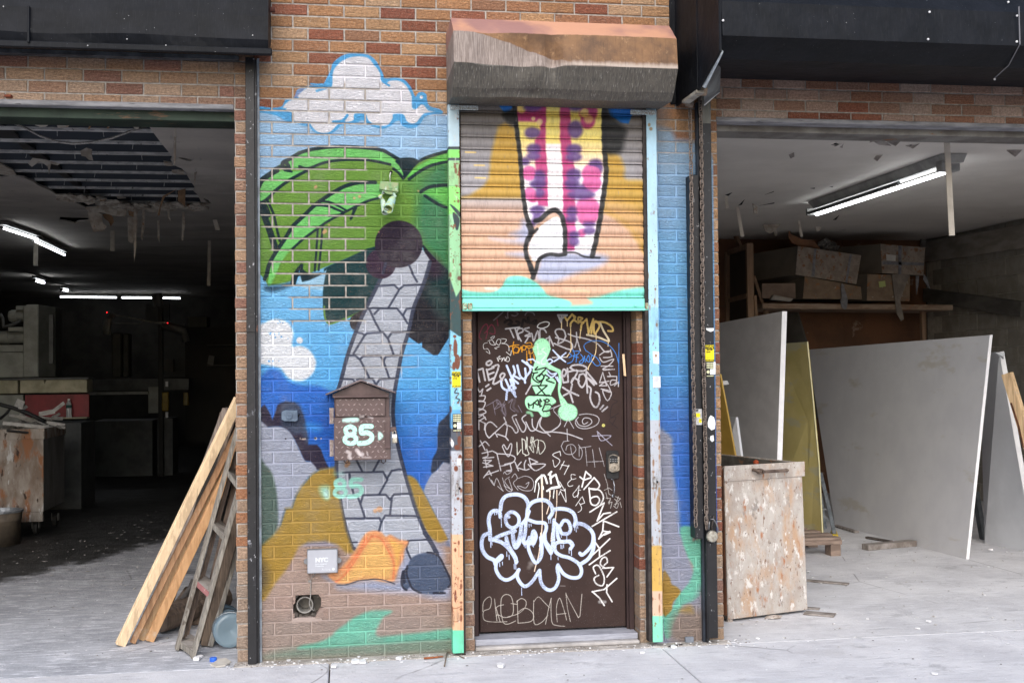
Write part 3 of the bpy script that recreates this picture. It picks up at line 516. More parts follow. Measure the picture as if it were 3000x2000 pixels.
# left big tags
st(D1, 5.5, GG, [(70,790),(110,950)], [(85,800),(150,780),(180,930)], [(200,700),(240,680),(265,700),(240,735),(200,735),(200,700)], [(200,790),(230,930),(290,900)], [(200,800),(290,770)], [(215,860),(290,830)], [(270,760),(355,745),(280,970),(380,930),(430,860),(400,840),(370,880),(400,930)], [(190,1010),(225,985)], [(205,1060),(250,1030)])
st(D1, 6.5, SPR, [(455,745),(500,850),(550,980)], [(540,750),(560,830),(530,900),(600,970)], [(540,870),(620,910)], [(590,740),(620,860),(660,910),(700,900),(690,780)], [(655,680),(720,730),(790,770)], [(710,700),(760,800),(690,900),(690,960)], [(385,950),(400,1020),(470,1060),(570,1030),(510,1000),(460,1080),(450,1175)], [(440,920),(480,1010),(570,1140)], [(500,920),(560,1100)])
st(D1, 4.5, GG, [(780,965),(700,1105)])
st(D1, 2.4, (34,30,34), [(1830,1090),(1790,1160),(1870,1200),(1800,1250),(1780,1400),(1880,1350)], [(1800,1500),(1850,1400),(1760,1440),(1870,1540)], a=.7)
st(D1, 4.5, SPR, [(730,670),(790,660),(820,690)], [(970,680),(1010,660),(1040,690),(1000,720)]); st(D1, 4.5, SPR, [(970,800),(1030,850),(1090,840),(1030,890),(970,850)], [(1080,890),(1130,965)], [(1100,890),(1128,950)])
# right big tag
st(D1, 5.5, GG, [(1265,770),(1300,740),(1400,735),(1475,770),(1440,810),(1330,805),(1265,770)], [(1150,870),(1180,790),(1215,820),(1190,880),(1155,850),(1180,960)], [(1230,780),(1240,950),(1180,960)], [(1250,820),(1360,810),(1280,960),(1310,900),(1380,940)], [(1385,860),(1440,850),(1470,920),(1420,1020),(1370,960),(1385,860)], [(1470,820),(1485,1090)], [(1475,820),(1600,975),(1490,900),(1570,990)], [(1170,1020),(1260,1080),(1300,1210)], [(1290,980),(1270,1080),(1180,1125)], [(1230,1060),(1370,1125)], [(1485,1000),(1530,1040),(1520,1150),(1550,1240),(1600,1275),(1640,1200),(1630,1110),(1590,1080)], [(1650,1295),(1690,1250)], [(1675,1325),(1740,1270)])
st(D1, 3.4, GG, [(1640,610),(1700,570),(1780,560),(1790,630),(1690,640)], [(1780,540),(1800,630)], [(1640,640),(1690,700),(1820,660),(1760,740),(1680,790),(1800,790)], [(1660,750),(1810,750)], [(1690,800),(1830,790)], [(1760,830),(1780,880),(1740,880),(1850,880)], [(1860,880),(1850,960),(1780,990),(1790,930),(1850,930)], [(1830,1000),(1880,950),(1880,1010)], [(1680,830),(1730,1000),(1640,1000)], [(1680,830),(1640,960),(1760,940)], [(1640,1000),(1720,960),(1780,1080),(1680,1060),(1740,1190),(1790,1080),(1660,1040)])
st(D1, 2.4, BL, [(1470,560),(1440,490),(1500,440),(1600,425),(1700,445),(1790,510),(1850,600),(1885,720)], [(1887,460),(1885,720),(1888,970)], [(1300,540),(1320,600),(1290,690),(1230,715)], [(1300,560),(1380,560),(1360,600),(1300,620),(1370,640)], [(1340,700),(1350,610)], [(1400,600),(1430,650),(1380,700),(1420,710),(1450,620),(1440,690)], [(1460,700),(1500,610),(1510,700),(1460,660)], [(1530,700),(1540,620),(1600,640),(1650,720),(1600,745),(1540,680)], [(1255,580),(1290,620),(1250,640)], [(1480,560),(1560,620)])
# grey middle
st(D1, 1.8, (120,112,124), [(190,1260),(280,1210),(310,1370)], [(280,1210),(330,1180),(360,1210),(300,1300),(390,1250)], [(370,1200),(410,1340),(440,1390)], [(430,1190),(400,1280),(440,1230)], [(480,1220),(530,1170),(500,1280),(560,1330)], [(600,1250),(650,1340)], a=.9)
dg.stroke(D1([(330,1180),(340,1230),(420,1250),(440,1380),(390,1310)]), 5, (120,112,124), .45, 3); dg.stroke(D1([(480,1200),(560,1180),(540,1270),(600,1330)]), 6, (110,102,112), .3, 5)
st(D1, 3.4, GG, [(80,1010),(110,1080),(150,1040),(130,1120)], [(110,1130),(180,1130),(160,1190),(100,1190)], [(100,1200),(180,1210),(150,1290),(90,1290)], [(90,1320),(150,1300),(190,1340),(100,1370),(90,1330)], [(100,1400),(150,1370),(190,1430)], [(100,1440),(180,1480),(170,1560)], [(180,1400),(100,1450),(100,1560)])
st(D2, 3.4, GG, [(335,175-5),(300,120),(230,180),(185,110),(190,20),(250,-20),(330,45)], [(195,140),(230,185),(450,-20)])
st(D2, 3.6, GG, [(340,135),(440,170),(475,215)], [(420,-80),(460,30),(450,130),(440,170)], [(440,10),(520,50),(570,120),(600,80),(540,-40),(530,-90),(580,-110)], [(570,-60),(640,90),(680,100),(700,30),(650,-60),(700,-110)], [(700,-20),(760,90),(830,70),(860,-20),(900,-80),(880,30),(1010,160)], [(780,-60),(800,60),(960,120),(1100,50),(1140,0)], [(950,105),(1080,110),(1240,135),(1420,200)])
st(D2, 2.2, GG, [(1225,70),(1230,220)], [(1190,40),(1240,-60),(1310,60)], [(1010,-185),(1180,-250),(1050,-180),(1140,-60),(1120,30),(1030,100)])
st(D1, 2.6, GG, [(1370,1400),(1330,1460),(1370,1530),(1480,1545),(1600,1500),(1635,1430),(1590,1380),(1480,1358),(1380,1370)], [(1340,1430),(1380,1500),(1470,1515),(1540,1470),(1520,1420),(1450,1410),(1420,1450),(1440,1490),(1490,1465)])
dg.circle(D1([(1690,1505)])[0], 5, (196,190,110), 1, 1)
# hearts, names
st(D2, 3, GG, [(400,295),(420,270),(460,330),(500,260),(520,270),(510,350),(480,420),(440,380),(400,295)])
st(D2, 3.4, GG, [(285,355),(330,380),(380,600)], [(330,385),(480,395),(560,430),(540,490),(440,530),(380,540)], [(430,520),(520,500),(500,520),(515,600),(450,605),(520,590)], [(560,490),(605,600)], [(640,490),(580,560),(680,590)], [(700,470),(680,520),(690,590),(740,580)], [(740,440),(770,570),(730,520)], [(740,440),(850,490),(760,520)], [(780,520),(950,520),(830,600),(760,550)])
st(D2, 2.2, (206,206,196), [(585,240),(590,400),(640,330)], [(650,190),(660,380),(700,400)], [(655,200),(690,220),(700,330),(720,180)], [(710,170),(720,330),(740,390),(690,410)], [(770,170),(760,250),(800,220)], [(760,330),(790,170),(820,300)], [(740,290),(800,370),(790,250),(860,210),(840,380)], [(850,210),(920,230),(945,310),(880,390),(860,300)])
st(D2, 3.4, GG, [(120,220),(180,340)], [(90,300),(130,270),(180,230),(230,280)], [(140,380),(270,350)], [(200,330),(215,410),(150,440),(290,430)], [(160,470),(260,470),(190,520)], [(180,460),(200,560)], [(150,500),(280,540),(160,555)], [(160,690),(230,600),(260,660)], [(180,660),(350,600)], a=.9)
st(D2, 1.8, GG, [(230,690),(270,760),(300,790),(260,720)], [(300,770),(330,700),(390,830),(410,860),(340,800)], [(400,690),(450,840),(520,860),(430,740),(490,680)], [(480,700),(530,850),(420,790)], [(520,690),(560,640),(590,700),(540,760),(600,850)], [(415,640),(430,615),(460,650),(520,610)], [(600,700),(690,670),(770,700),(800,770),(770,850),(660,850),(590,800),(630,800),(700,820),(740,750),(700,770)])
st(D2, 2, GW, [(1135,355),(1145,410)], [(1130,355),(1040,400),(1135,470),(1070,555),(1045,465)], [(1190,480),(1135,585)], [(1150,525),(1250,545)], [(1250,530),(1190,650)], [(1330,655),(1280,650),(1285,710),(1340,700)], [(1285,710),(1235,760),(1250,800),(1300,790)], [(1380,790),(1340,850),(1300,900),(1320,940),(1370,900),(1370,850),(1400,850)], [(1380,790),(1360,940)], [(1420,930),(1450,1010),(1400,1030)], [(1410,940),(1335,1050)], [(1380,1010),(1410,1070),(1400,1110),(1365,1130)])
st(D2, 2, GG, [(1150,290),(1180,230),(1250,220)], [(1150,290),(1200,380),(1290,390),(1340,330),(1300,270),(1230,280),(1210,340)], [(1270,290),(1290,400),(1340,450),(1400,450),(1420,350),(1370,270)], [(1380,300),(1380,420)], [(1390,310),(1530,290)], [(1460,310),(1480,540)], [(1480,490),(1690,480)], [(1550,330),(1580,555)], [(1635,310),(1700,545)], a=.8)
st(D2, 2.6, (170,166,184), [(1545,160),(1785,155),(1660,220),(1610,100)], [(1610,100),(1700,190),(1800,280)], a=.85)
st(D2, 4.5, GW, [(1390,680),(1440,720),(1530,690)], [(1465,610),(1415,810)], [(1465,615),(1530,670)], [(1440,840),(1570,690)], [(1570,690),(1640,780),(1600,840),(1510,830)], [(1505,820),(1520,960)], [(1520,830),(1640,850),(1690,940),(1650,1040)], [(1550,940),(1610,930),(1640,980),(1600,1040),(1540,1030),(1520,970),(1550,940)], [(1515,1130),(1700,1010),(1610,1240)], [(1610,1240),(1690,1150),(1780,1135)], [(1545,1310),(1860,1125)], [(1690,1240),(1885,1315)], [(1690,1250),(1680,1370),(1630,1470)], [(1680,1370),(1775,1385),(1700,1420)])
st(D3, 4.5, GW, [(1630,75),(1690,20),(1770,-20)], [(1585,120),(1640,200),(1640,300)], [(1525,305),(1640,200),(1770,75)], [(1510,405),(1640,310),(1775,225)], [(1700,410),(1740,370),(1720,310),(1670,330),(1650,400),(1700,440)], [(1590,520),(1560,440),(1610,410),(1650,450),(1700,570),(1680,670),(1600,650),(1570,580),(1630,540)], [(1680,450),(1820,440),(1735,560)], [(1545,750),(1700,720),(1860,580)], [(1550,750),(1640,830),(1700,925)], [(1735,660),(1730,760),(1800,875)])
dg.stroke(D3([(1640,880),(1710,880)]), 8, GW, .35, 6)
# cream drips
st(D2, 6, (226,228,226), [(900,660),(905,760)], [(830,740),(860,700),(930,660),(970,760)], [(1010,640),(1020,760)], [(1080,650),(1130,810),(1020,830)], [(970,860),(1030,820),(1140,800)], [(1010,700),(1060,660)], [(990,650),(1025,615)])
st(D2, 3, (226,228,226), [(830,740),(810,870)], [(860,760),(870,820),(850,945)], [(1000,850),(1010,930)], [(1060,850),(1050,950)], [(920,800),(925,840)])
dg.stroke(D2([(905,700),(908,1000)]), 5.5, (228,206,186), .95); st(D2, 3, (228,206,186), [(908,1000),(910,1240),(890,1560)], [(1010,860),(995,1050),(965,1150)], [(1095,850),(1090,1100),(1060,1330),(1020,1500)])
st(D3, 3, (228,206,186), [(890,0),(870,250),(820,440),(810,490)], [(1030,0),(1020,100)])
st(D2, 2, GW, [(1130,740),(1200,860),(1140,840)], [(1200,830),(1215,1000)], [(1120,910),(1140,860),(1210,1000)])
st(D2, 1.7, (176,172,170), [(1700,645),(1745,790)], [(1700,850),(1760,820),(1800,850)], [(1740,790),(1760,900),(1820,930)], [(1720,880),(1740,960)], [(1720,950),(1780,960),(1750,1010),(1800,1000)], [(1780,950),(1760,1030)], [(1800,1000),(1780,1080)], [(1830,960),(1870,1000),(1900,960)], [(1820,1050),(1860,1080),(1880,1020),(1830,1030)], [(1840,930),(1910,960)], [(1900,1000),(1920,1070)], [(1880,930),(1840,1050)])
# big pale blue spray throw-up
W9 = 11.5
for l in ([(375,1100),(390,1000),(440,930),(530,905),(620,910),(690,950),(730,1030),(720,1110),(715,1190)], [(740,1050),(790,1000),(880,975),(970,990),(1030,1060),(1040,1130),(1000,1200)], [(1040,1100),(1130,1085),(1240,1100),(1310,1150),(1335,1230),(1320,1300)], [(1340,1270),(1440,1290),(1530,1360),(1565,1450),(1560,1600),(1500,1720),(1400,1790)],
          [(375,1190),(360,1130),(300,1110),(245,1150),(225,1240),(240,1350),(245,1480)], [(230,1400),(160,1430),(135,1520),(150,1620),(210,1700),(290,1740),(310,1790)], [(275,1480),(370,1430),(480,1390),(560,1370)], [(275,1480),(380,1510),(470,1580),(550,1690),(580,1760)]):
    dg.stroke(D2(l), W9, SPR, .97, 2.2)
for l in ([(480,1190),(440,1160+40),(460,1290),(530,1330),(600,1290),(610,1200),(560,1140),(500,1130),(450,1170)], [(640,1290),(630,1400),(600,1500),(560,1530),(540,1450),(530,1350)], [(640,1290),(700,1220),(740,1120)], [(700,1240),(690,1400),(670,1500),(690,1530)], [(740,1230),(830,1260),(940,1270),(960,1340),(920,1450),(890,1560)], [(760,1530),(780,1420),(800,1370),(830,1440),(800,1530)], [(450,1480),(470,1540),(560,1690),(575,1740)],
          [(1060,1230),(1050,1400),(1040,1560),(1030,1580)], [(940,1400),(950,1500),(1000,1570),(1020,1590)], [(1060,1260),(1130,1310),(1180,1240),(1240,1250),(1270,1340),(1240,1400),(1160,1400),(1130,1340)], [(1100,1330),(1110,1450),(1160,1510),(1260,1500),(1300,1550)]):
    dg.stroke(D2(l), 10.5, SPR, .97, 2.2)
for l in ([(310,420-60),(385,290),(390,320),(330,370),(320,400),(320,470),(370,560),(450,600),(540,560),(600,490),(610,470)], [(600,480),(590,560),(640,650),(700,680),(780,620),(860,500),(875,480)], [(875,480),(890,620),(940,700),(1010,730),(1080,690),(1120,580),(1100,460),(1110,410)], [(1120,430),(1180,520),(1280,570),(1380,560),(1410,480),(1370,390),(1260,320),(1150,290),(1080,240),(1070,160),(1110,120),(1240,110),(1290,160),(1270,200)],
          [(1390,260),(1420,280),(1500,210),(1550,130),(1562,20)], [(745,60),(730,180),(780,320),(830,380),(890,310),(905,200),(890,60)], [(660,60),(680,130),(720,110)], [(800,60),(790,130)], [(450,60),(490,190),(560,300),(575,380)], [(640,0),(620,120),(570,190),(540,120),(530,30)], [(930,60),(960,160),(1020,260)], [(1050,0),(1050,120),(1025,250)]):
    dg.stroke(D3(l), 10.5, SPR, .97, 2.2)
for (x, y, l) in ((300,1125,40),(325,1130,30),(385,1190,130),(715,1200,40),(740,1280,40),(765,1280,30),(990,1210,60),(1015,1210,60),(1320,1300,60),(1340,1300,80),(1360,1300,40),(1120,1400,50),(1150,1410,40),(1220,1410,70),(250,1500,80),(265,1510,40)): st(D2, 2.2, SPR, [(x, y),(x+3, y+l)])
for (x, y, l) in ((250,110,60),(455,240,60),(485,280,60),(550,400,60),(570,400,65),(365,380,50),(400,370,40),(675,130,40),(690,140,50),(780,140,30),(795,140,40),(1018,270,70),(1110,310,35),(1145,150,50),(1160,160,40),(1180,150,40),(1250,200,60),(1280,210,80),(645,700,95),(410,570,35)): st(D3, 2.2, SPR, [(x, y),(x+2, y+l)])
# scratchy name at the bottom
CH = (176,168,160)
st(D3, 2.2, CH, [(150,1000),(160,880),(230,815),(260,850),(240,960),(160,1000),(170,1110),(300,1135),(460,1130)], [(300,840),(310,940),(330,1120)], [(310,960),(350,930),(415,915)], [(320,960),(370,1130)], [(320,1060),(340,1040),(380,1060)], [(380,920),(390,830),(440,785),(510,810),(540,930),(530,1040),(470,1075),(390,1060),(380,920)], [(390,1060),(420,1150),(480,1160),(570,1120)], [(590,860),(600,1150)], [(580,880),(640,835),(700,870),(690,950),(600,1030),(470,1070)], [(600,1010),(680,960),(760,990),(800,1060),(760,1130),(600,1150)], [(510,900),(590,910)], [(800,860),(805,1150),(900,1140),(980,1050)], [(800,880),(860,815),(930,880),(1000,950)], [(1025,830),(990,960),(950,1165)], [(1020,840),(1030,1130),(1100,1180),(1195,1190)], [(1100,1135),(1090,950),(1130,830),(1180,960),(1220,1110)], [(1090,1040),(1210,1025)], [(1210,765),(1230,960),(1268,1130)], [(1210,780),(1290,930),(1370,1080)], [(1415,780),(1390,1060),(1370,1080)], a=.85)
for _ in range(700):
    y = 1846-abs(random.gauss(0, 80)); dg.circle((random.uniform(1405, 1825), y), random.uniform(.25, .8), (150,142,140), .45, .8)
dg.stroke(D3([(1135,675),(1200,677)]), 3, (120,112,110), .7, 2)
for x, y in ((800,310),(760,390),(740,440),(780,400)): dg.circle(D3([(x, y)])[0], random.uniform(4, 9), (150,142,138), .3, 10)
DG_IM = dg.image()

# ------------------------------------------------------------------ 85 on the letter box
MBY = -0.21
mb = Canvas('letter_box_paint', .38, .76, .9, 1.6, .0016, MBY)
def M4(pts): return R4(pts)
stencil85(mb, M4, 1.0, 985, 180)
mb.fill(R4([(965,105),(1120,90),(1125,135),(970,140)]), (190,236,226), .8, 8); mb.fill(R4([(1370,250),(1420,300),(1370,345)]), (190,236,226), .9, 6)
for l, w_ in (([(1010,480),(1040,500),(1030,540),(1045,555)],9),([(1120,465),(1150,500),(1180,510)],11),([(1135,480),(1160,520)],7),([(870,520),(872,560)],5),([(1235,490),(1245,520)],3),([(1180,545),(1280,548)],3),([(905,240),(908,330)],2),([(1250,80),(1300,95)],4)): mb.stroke(R4(l), w_, (200,190,190), .6, 5)
for _ in range(90): mb.circle(R4([(random.uniform(870,1490), random.uniform(90,565))])[0], random.uniform(.3,1.2), (190,180,178), .6, .8)
MB_IM = mb.image()
# ------------------------------------------------------------------ materials of the front
def brick_material(name, cv=None, im=None):
    n = N(name)
    oi = n.n('ShaderNodeObjectInfo'); base = oi.outputs['Color']
    col = n.mix(n.step(n.noise(70, 5, .7), .35, .68), base, n.mix(1.0, base, (.62, .60, .60, 1), 'MULTIPLY'))
    col = n.mix(n.math('MULTIPLY', n.step(n.noise(260, 2), .56, .7), .45), col, (.66, .55, .44, 1))
    # soot by the hood, dust low down
    dirt = n.step(n.noise(5, 5, .6), .62, .74)
    col = n.mix(n.math('MULTIPLY', dirt, .45), col, (.12, .10, .09, 1))
    rough = 0.85
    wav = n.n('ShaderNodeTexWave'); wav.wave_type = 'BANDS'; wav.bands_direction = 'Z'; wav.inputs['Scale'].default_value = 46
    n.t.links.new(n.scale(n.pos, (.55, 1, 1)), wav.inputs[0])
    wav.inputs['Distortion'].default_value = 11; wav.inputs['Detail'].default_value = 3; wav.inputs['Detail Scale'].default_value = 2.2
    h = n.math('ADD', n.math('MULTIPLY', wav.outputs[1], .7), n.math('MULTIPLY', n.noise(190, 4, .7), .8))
    if im:
        pc, pa = canvas_tex(n, cv, im)
        pc = n.mix(n.step(n.noise(14, 4, .6), .3, .7), pc, n.mix(1.0, pc, (.86, .87, .88, 1), 'MULTIPLY'))
        pc = n.mix(n.math('MULTIPLY', n.step(n.noise(3.0, 6, .7), .45, .75), .22), pc, (.42, .40, .38, 1))
        wear = n.math('SUBTRACT', 1.0, n.math('MULTIPLY', n.step(n.noise(330, 3, .6), .63, .70), .75))
        col = n.mix(n.math('MULTIPLY', pa, wear), col, pc)
    col = n.mix(n.math('MULTIPLY', n.step(h, .62, .36), .42), col, n.mix(1.0, col, (.42, .40, .40, 1), 'MULTIPLY'))  # shade of the relief painted in: low spots of the face darkened
    return n.done(col, rough, 0, n.bump(h, .0065, 1.0), .25)
def mortar_material(name, cv=None, im=None):
    n = N(name)
    col = n.mix(n.step(n.noise(40, 5), .35, .65), lin((166, 160, 154)), lin((138, 132, 127)))
    if im:
        pc, pa = canvas_tex(n, cv, im); col = n.mix(n.math('MULTIPLY', pa, .93), col, n.mix(1.0, pc, (.80, .80, .82, 1), 'MULTIPLY'))
    return n.done(col, .95, 0, n.bump(n.noise(150, 4), .002), .2)
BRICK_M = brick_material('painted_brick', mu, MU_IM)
MORT_M = mortar_material('painted_mortar', mu, MU_J)
TONES = [((202,160,120),5),((192,144,104),5),((184,134,100),3),((208,172,138),4),((172,128,100),2),((166,116,92),1)]
DUSTY = [(196,166,150),(184,150,132),(176,138,118),(206,182,168),(170,124,100)]
TONE_L = [t for t, k in TONES for _ in range(k)]
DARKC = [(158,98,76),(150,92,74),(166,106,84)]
# ------------------------------------------------------------------ courses
ZJ = []
for j in range(-12, 55):
    z = 3.624-.0677*j if j <= 20 else (3.624-.0677*20+.0253)-.0664*(j-20) if j <= 44 else None
    if z is None: z = .7122-(j-44)*.0708
    elif j <= 20: z += .0253*max(0, (j-8))/12*1.0
    ZJ.append((j, z))
ZD = dict(ZJ)
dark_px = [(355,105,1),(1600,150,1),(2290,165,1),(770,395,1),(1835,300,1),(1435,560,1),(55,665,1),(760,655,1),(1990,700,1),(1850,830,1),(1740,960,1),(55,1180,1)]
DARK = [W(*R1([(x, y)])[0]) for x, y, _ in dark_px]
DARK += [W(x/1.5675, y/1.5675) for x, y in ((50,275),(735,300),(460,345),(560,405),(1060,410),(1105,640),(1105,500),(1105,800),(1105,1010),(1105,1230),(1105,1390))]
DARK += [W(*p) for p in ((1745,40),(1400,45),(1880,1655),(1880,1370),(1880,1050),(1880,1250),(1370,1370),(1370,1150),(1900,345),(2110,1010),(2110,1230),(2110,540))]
BM = {}
def brick_mesh(L, H, D, var):
    key = (round(L, 3), round(H, 4), round(D, 3), var)
    if key in BM: return BM[key]
    b = bmesh.new(); r = random.Random(hash(key) & 0xffff)
    v = [b.verts.new((x*L/2+r.uniform(-.0009, .0009), (0 if y < 0 else D)+(r.uniform(-.0012, .0012) if y < 0 else 0), z*H/2+r.uniform(-.0009, .0009))) for x in (-1, 1) for y in (-1, 1) for z in (-1, 1)]
    for f in ((0,1,3,2),(4,6,7,5),(0,4,5,1),(2,3,7,6),(0,2,6,4),(1,5,7,3)): b.faces.new([v[i] for i in f])
    bmesh.ops.recalc_face_normals(b, faces=b.faces)
    fe = [e for e in b.edges if all(vv.co.y < D*.5 for vv in e.verts)]
    bmesh.ops.bevel(b, geom=fe, offset=.0035, segments=1, affect='EDGES')
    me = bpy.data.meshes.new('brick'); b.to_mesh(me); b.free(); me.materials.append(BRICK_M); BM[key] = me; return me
def course_bricks(j, x0, x1, skip=None):
    zt, zb = ZD[j], ZD[j+1]; off = 0.0 if j % 2 == 1 else (.119-.0004*max(j, 0))
    k0 = math.floor((x0-off)/.2032)-1; out = []
    for k in range(k0, k0+40):
        a = off+k*.2032; c = a+.2032; a, c = a+.0048, c-.0048
        a2, c2 = max(a, x0), min(c, x1)
        if c2-a2 < .018: continue
        if skip and skip(a2, c2, zb, zt): continue
        out.append((a2, c2, zb+.0048, zt-.0048))
    return out
def brick_wall(label, pieces, loc, mortar, depth=.128, cat='wall', limit=300, tones=None):
    root = thing('brick_wall', label, cat, loc)
    L = Vector(loc); allb = []
    for p in pieces: allb += p
    allb.sort(key=lambda b: -(b[1]-b[0])*(b[3]-b[2]))
    rest = M(); nrest = 0
    for i, (a, c, z0, z1) in enumerate(allb):
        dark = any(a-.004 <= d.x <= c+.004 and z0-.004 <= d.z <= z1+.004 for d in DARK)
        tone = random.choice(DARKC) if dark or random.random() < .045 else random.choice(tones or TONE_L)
        if a < -.11 and c <= .02: tone = tuple(int(q*.62+w*.38) for q, w in zip(tone, (184,166,158)))
        if z1 < .55 and not dark: tone = tuple(int(q*.55+w*.45) for q, w in zip(tone, (178,168,160)))
        jy = random.uniform(-.0015, .0015)
        if i < limit:
            LL = max(.02, round((c-a)/.004)*.004) if abs((c-a)-.1936) > .003 else .1936
            o = bpy.data.objects.new('brick', brick_mesh(LL, round(z1-z0, 3), depth, i % 5)); COL.objects.link(o)
            o.parent = root; o.location = Vector(((a+c)/2, jy, (z0+z1)/2))-L
            vv_ = random.uniform(.88, 1.1); o.color = [x*vv_ for x in lin(tone)[:3]]+[1]
        else:
            rest.box(a, c, jy, depth, z0, z1); nrest += 1
    if nrest:
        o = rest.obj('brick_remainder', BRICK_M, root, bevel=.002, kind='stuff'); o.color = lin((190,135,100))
    mo = M()
    for (x0, x1, z0, z1) in mortar: mo.box(x0, x1, .0065, depth+.006, z0, z1)
    mo.obj('mortar', MORT_M, root)
    return root
XJ = -.206                          # right jamb of the left bay
XD0, XD1 = 1.123, 2.096             # masonry opening of the door
XR = 2.604                          # left jamb of the right bay
ZT = ZD[-12]
# ragged hole with the pipe, wide pier
hole = R5([(415,715),(500,708),(660,700),(700,740),(720,830),(690,880),(660,930),(640,965),(400,965),(400,800)])
hx0, hx1 = W(861, 1780).x, W(945, 1780).x; hz1, hz0 = W(900, 1741).z, W(900, 1807).z
def skiphole(a, c, zb, zt): return False
pier = []
for j in range(9, 54):
    for b in course_bricks(j, XJ, XD0):
        if b[1] > hx0 and b[0] < hx1 and b[3] > hz0+.012 and b[2] < hz1-.012:
            if b[0] < hx0-.02: pier.append((b[0], hx0-random.uniform(0, .006), b[2], b[3]))
            if b[1] > hx1+.02: pier.append((hx1+random.uniform(-.012, .004), b[1], b[2], b[3]))
        else: pier.append(b)
pier_wall = brick_wall('wide brick pier painted with the palm tree mural, left of the brown door', [pier], (.45, 0, 0),
    [(XJ+.003, XD0-.003, hz1+.003, ZD[9]-.001), (XJ+.003, XD0-.003, 0, hz0-.003), (XJ+.003, hx0-.005, hz0-.003, hz1+.003), (hx1+.005, XD0-.003, hz0-.003, hz1+.003)])
up = []
for j in range(-4, 9):
    up += course_bricks(j, -.10, 2.40 if j < 2 else 1.02)
brick_wall('bare tan and red brickwork at the top, above the painted cloud and the rusty hood', [up], (1.0, 0, ZD[9]+.3), [(-.10, 2.40, ZD[2], ZD[-4]), (-.10, 1.02, ZD[9], ZD[2])])
rp = []
for j in range(6, 54): rp += course_bricks(j, XD1, XR)
brick_wall('narrow brick pier painted sky blue, between the brown door and the right bay', [rp], (2.3, 0, 0), [(XD1+.003, XR-.003, 0, ZD[6])])
# header courses over the two bays
zl = W(300, 290).z
hl = []
for j in range(3, 11):
    if ZD[j+1] > 3.058: hl += [b for b in course_bricks(j, -2.6, XJ)]
jl = [b for j in range(3, 9) for b in course_bricks(j, XJ, -.10)]
brick_wall('orange brick header course over the opening of the left bay, under the black hood', [hl, jl], (-1.3, 0, 3.1), [(-5.2, XJ, ZD[8], ZD[3]), (XJ, -.10, ZD[9], ZD[3])])
hr = []
for j in range(3, 8): hr += [b for b in course_bricks(j, XR, 4.95)]
brick_wall('weathered brick header course over the opening of the right bay, whitish with dust', [hr], (3.8, 0, 3.2), [(XR, 7.4, ZD[8], ZD[3])], tones=DUSTY)
# backing of the building: concrete block core, parapet
BLOCK = simple('block_core', (128,124,118), (104,100,96), 6)
STEEL_G = simple('green_steel', (44,58,48), (30,40,34), 5, .7, .2, spots=((88,70,54), 6, .6, .05, (1, 4, 6)))
LINTEL = simple('lintel_stone', (142,142,146), (108,108,112), 9, .9, bump=.004, bscale=30, stretch=(.6, 1, 3), spots=((70,70,74), 14, .62, .04, (.4, 1, 4)))
core = M()
core.box(XJ+.005, XD0-.005, .136, .25, 0, 3.05); core.box(XD1+.005, XR-.005, .136, .25, 0, 3.2)
core.box(-9, 11, .136, .25, 3.36, 4.6); core.box(-.05, 2.3, .137, .249, 3.05, 3.359)
props(core.obj('wall_core', BLOCK), kind='structure')
fr = M(); fr.box(-9, -.10, .002, .10, ZD[3], 4.6); fr.box(2.403, 11, .002, .10, ZD[3], 4.6); fr.box(-.10, 2.403, .002, .10, ZD[-4], 4.6)
props(fr.obj('upper_wall', simple('upper_brickwork', (186,132,96), (150,98,76), 12)), kind='structure')
props(M().box(-9, -5.2, .0, .25, 0, ZD[3]).box(7.4, 11, .0, .25, 0, ZD[3]).obj('outer_wall', simple('outer_brickwork', (180,128,94), (150,98,76), 12)), kind='structure')
# lintels
t = thing('door_lintel', 'cracked grey stone lintel with green steel beam over the left bay', 'lintel', (-2.6, .1, 3.03))
za = W(300, 278).z; zb_ = W(300, 297).z
M().box(-5.2, XJ-.002, -.004, .12, zb_, ZD[8]-.002).obj('lintel_stone', LINTEL, t, bevel=.004)
M().box(-5.2, XJ+.0, .06, .26, zb_-.085, zb_-.006).obj('steel_beam', STEEL_G, t, bevel=.003)
M().bar(W(22, 280, -.02), W(75, 322, .18), .035, .012).obj('rusty_strap', simple('rust', (128,66,44), (96,50,36), 20, .9), t)
t = thing('door_lintel', 'dusty grey lintel over the right bay, flaking and stained', 'lintel', (5, .1, 3.0))
zr = W(2600, 330).z
M().box(XR-.005, 7.4, -.004, .14, zr-.05, ZD[8]-.002).obj('lintel_stone', LINTEL, t, bevel=.004)
M().box(XR+.0, 7.4, .10, .30, zr-.115, zr-.052).obj('steel_beam', simple('dusty_steel', (120,118,114), (92,88,84), 7, spots=((120,84,60), 5, .62, .04, (.6, 1, 3))), t, bevel=.003)

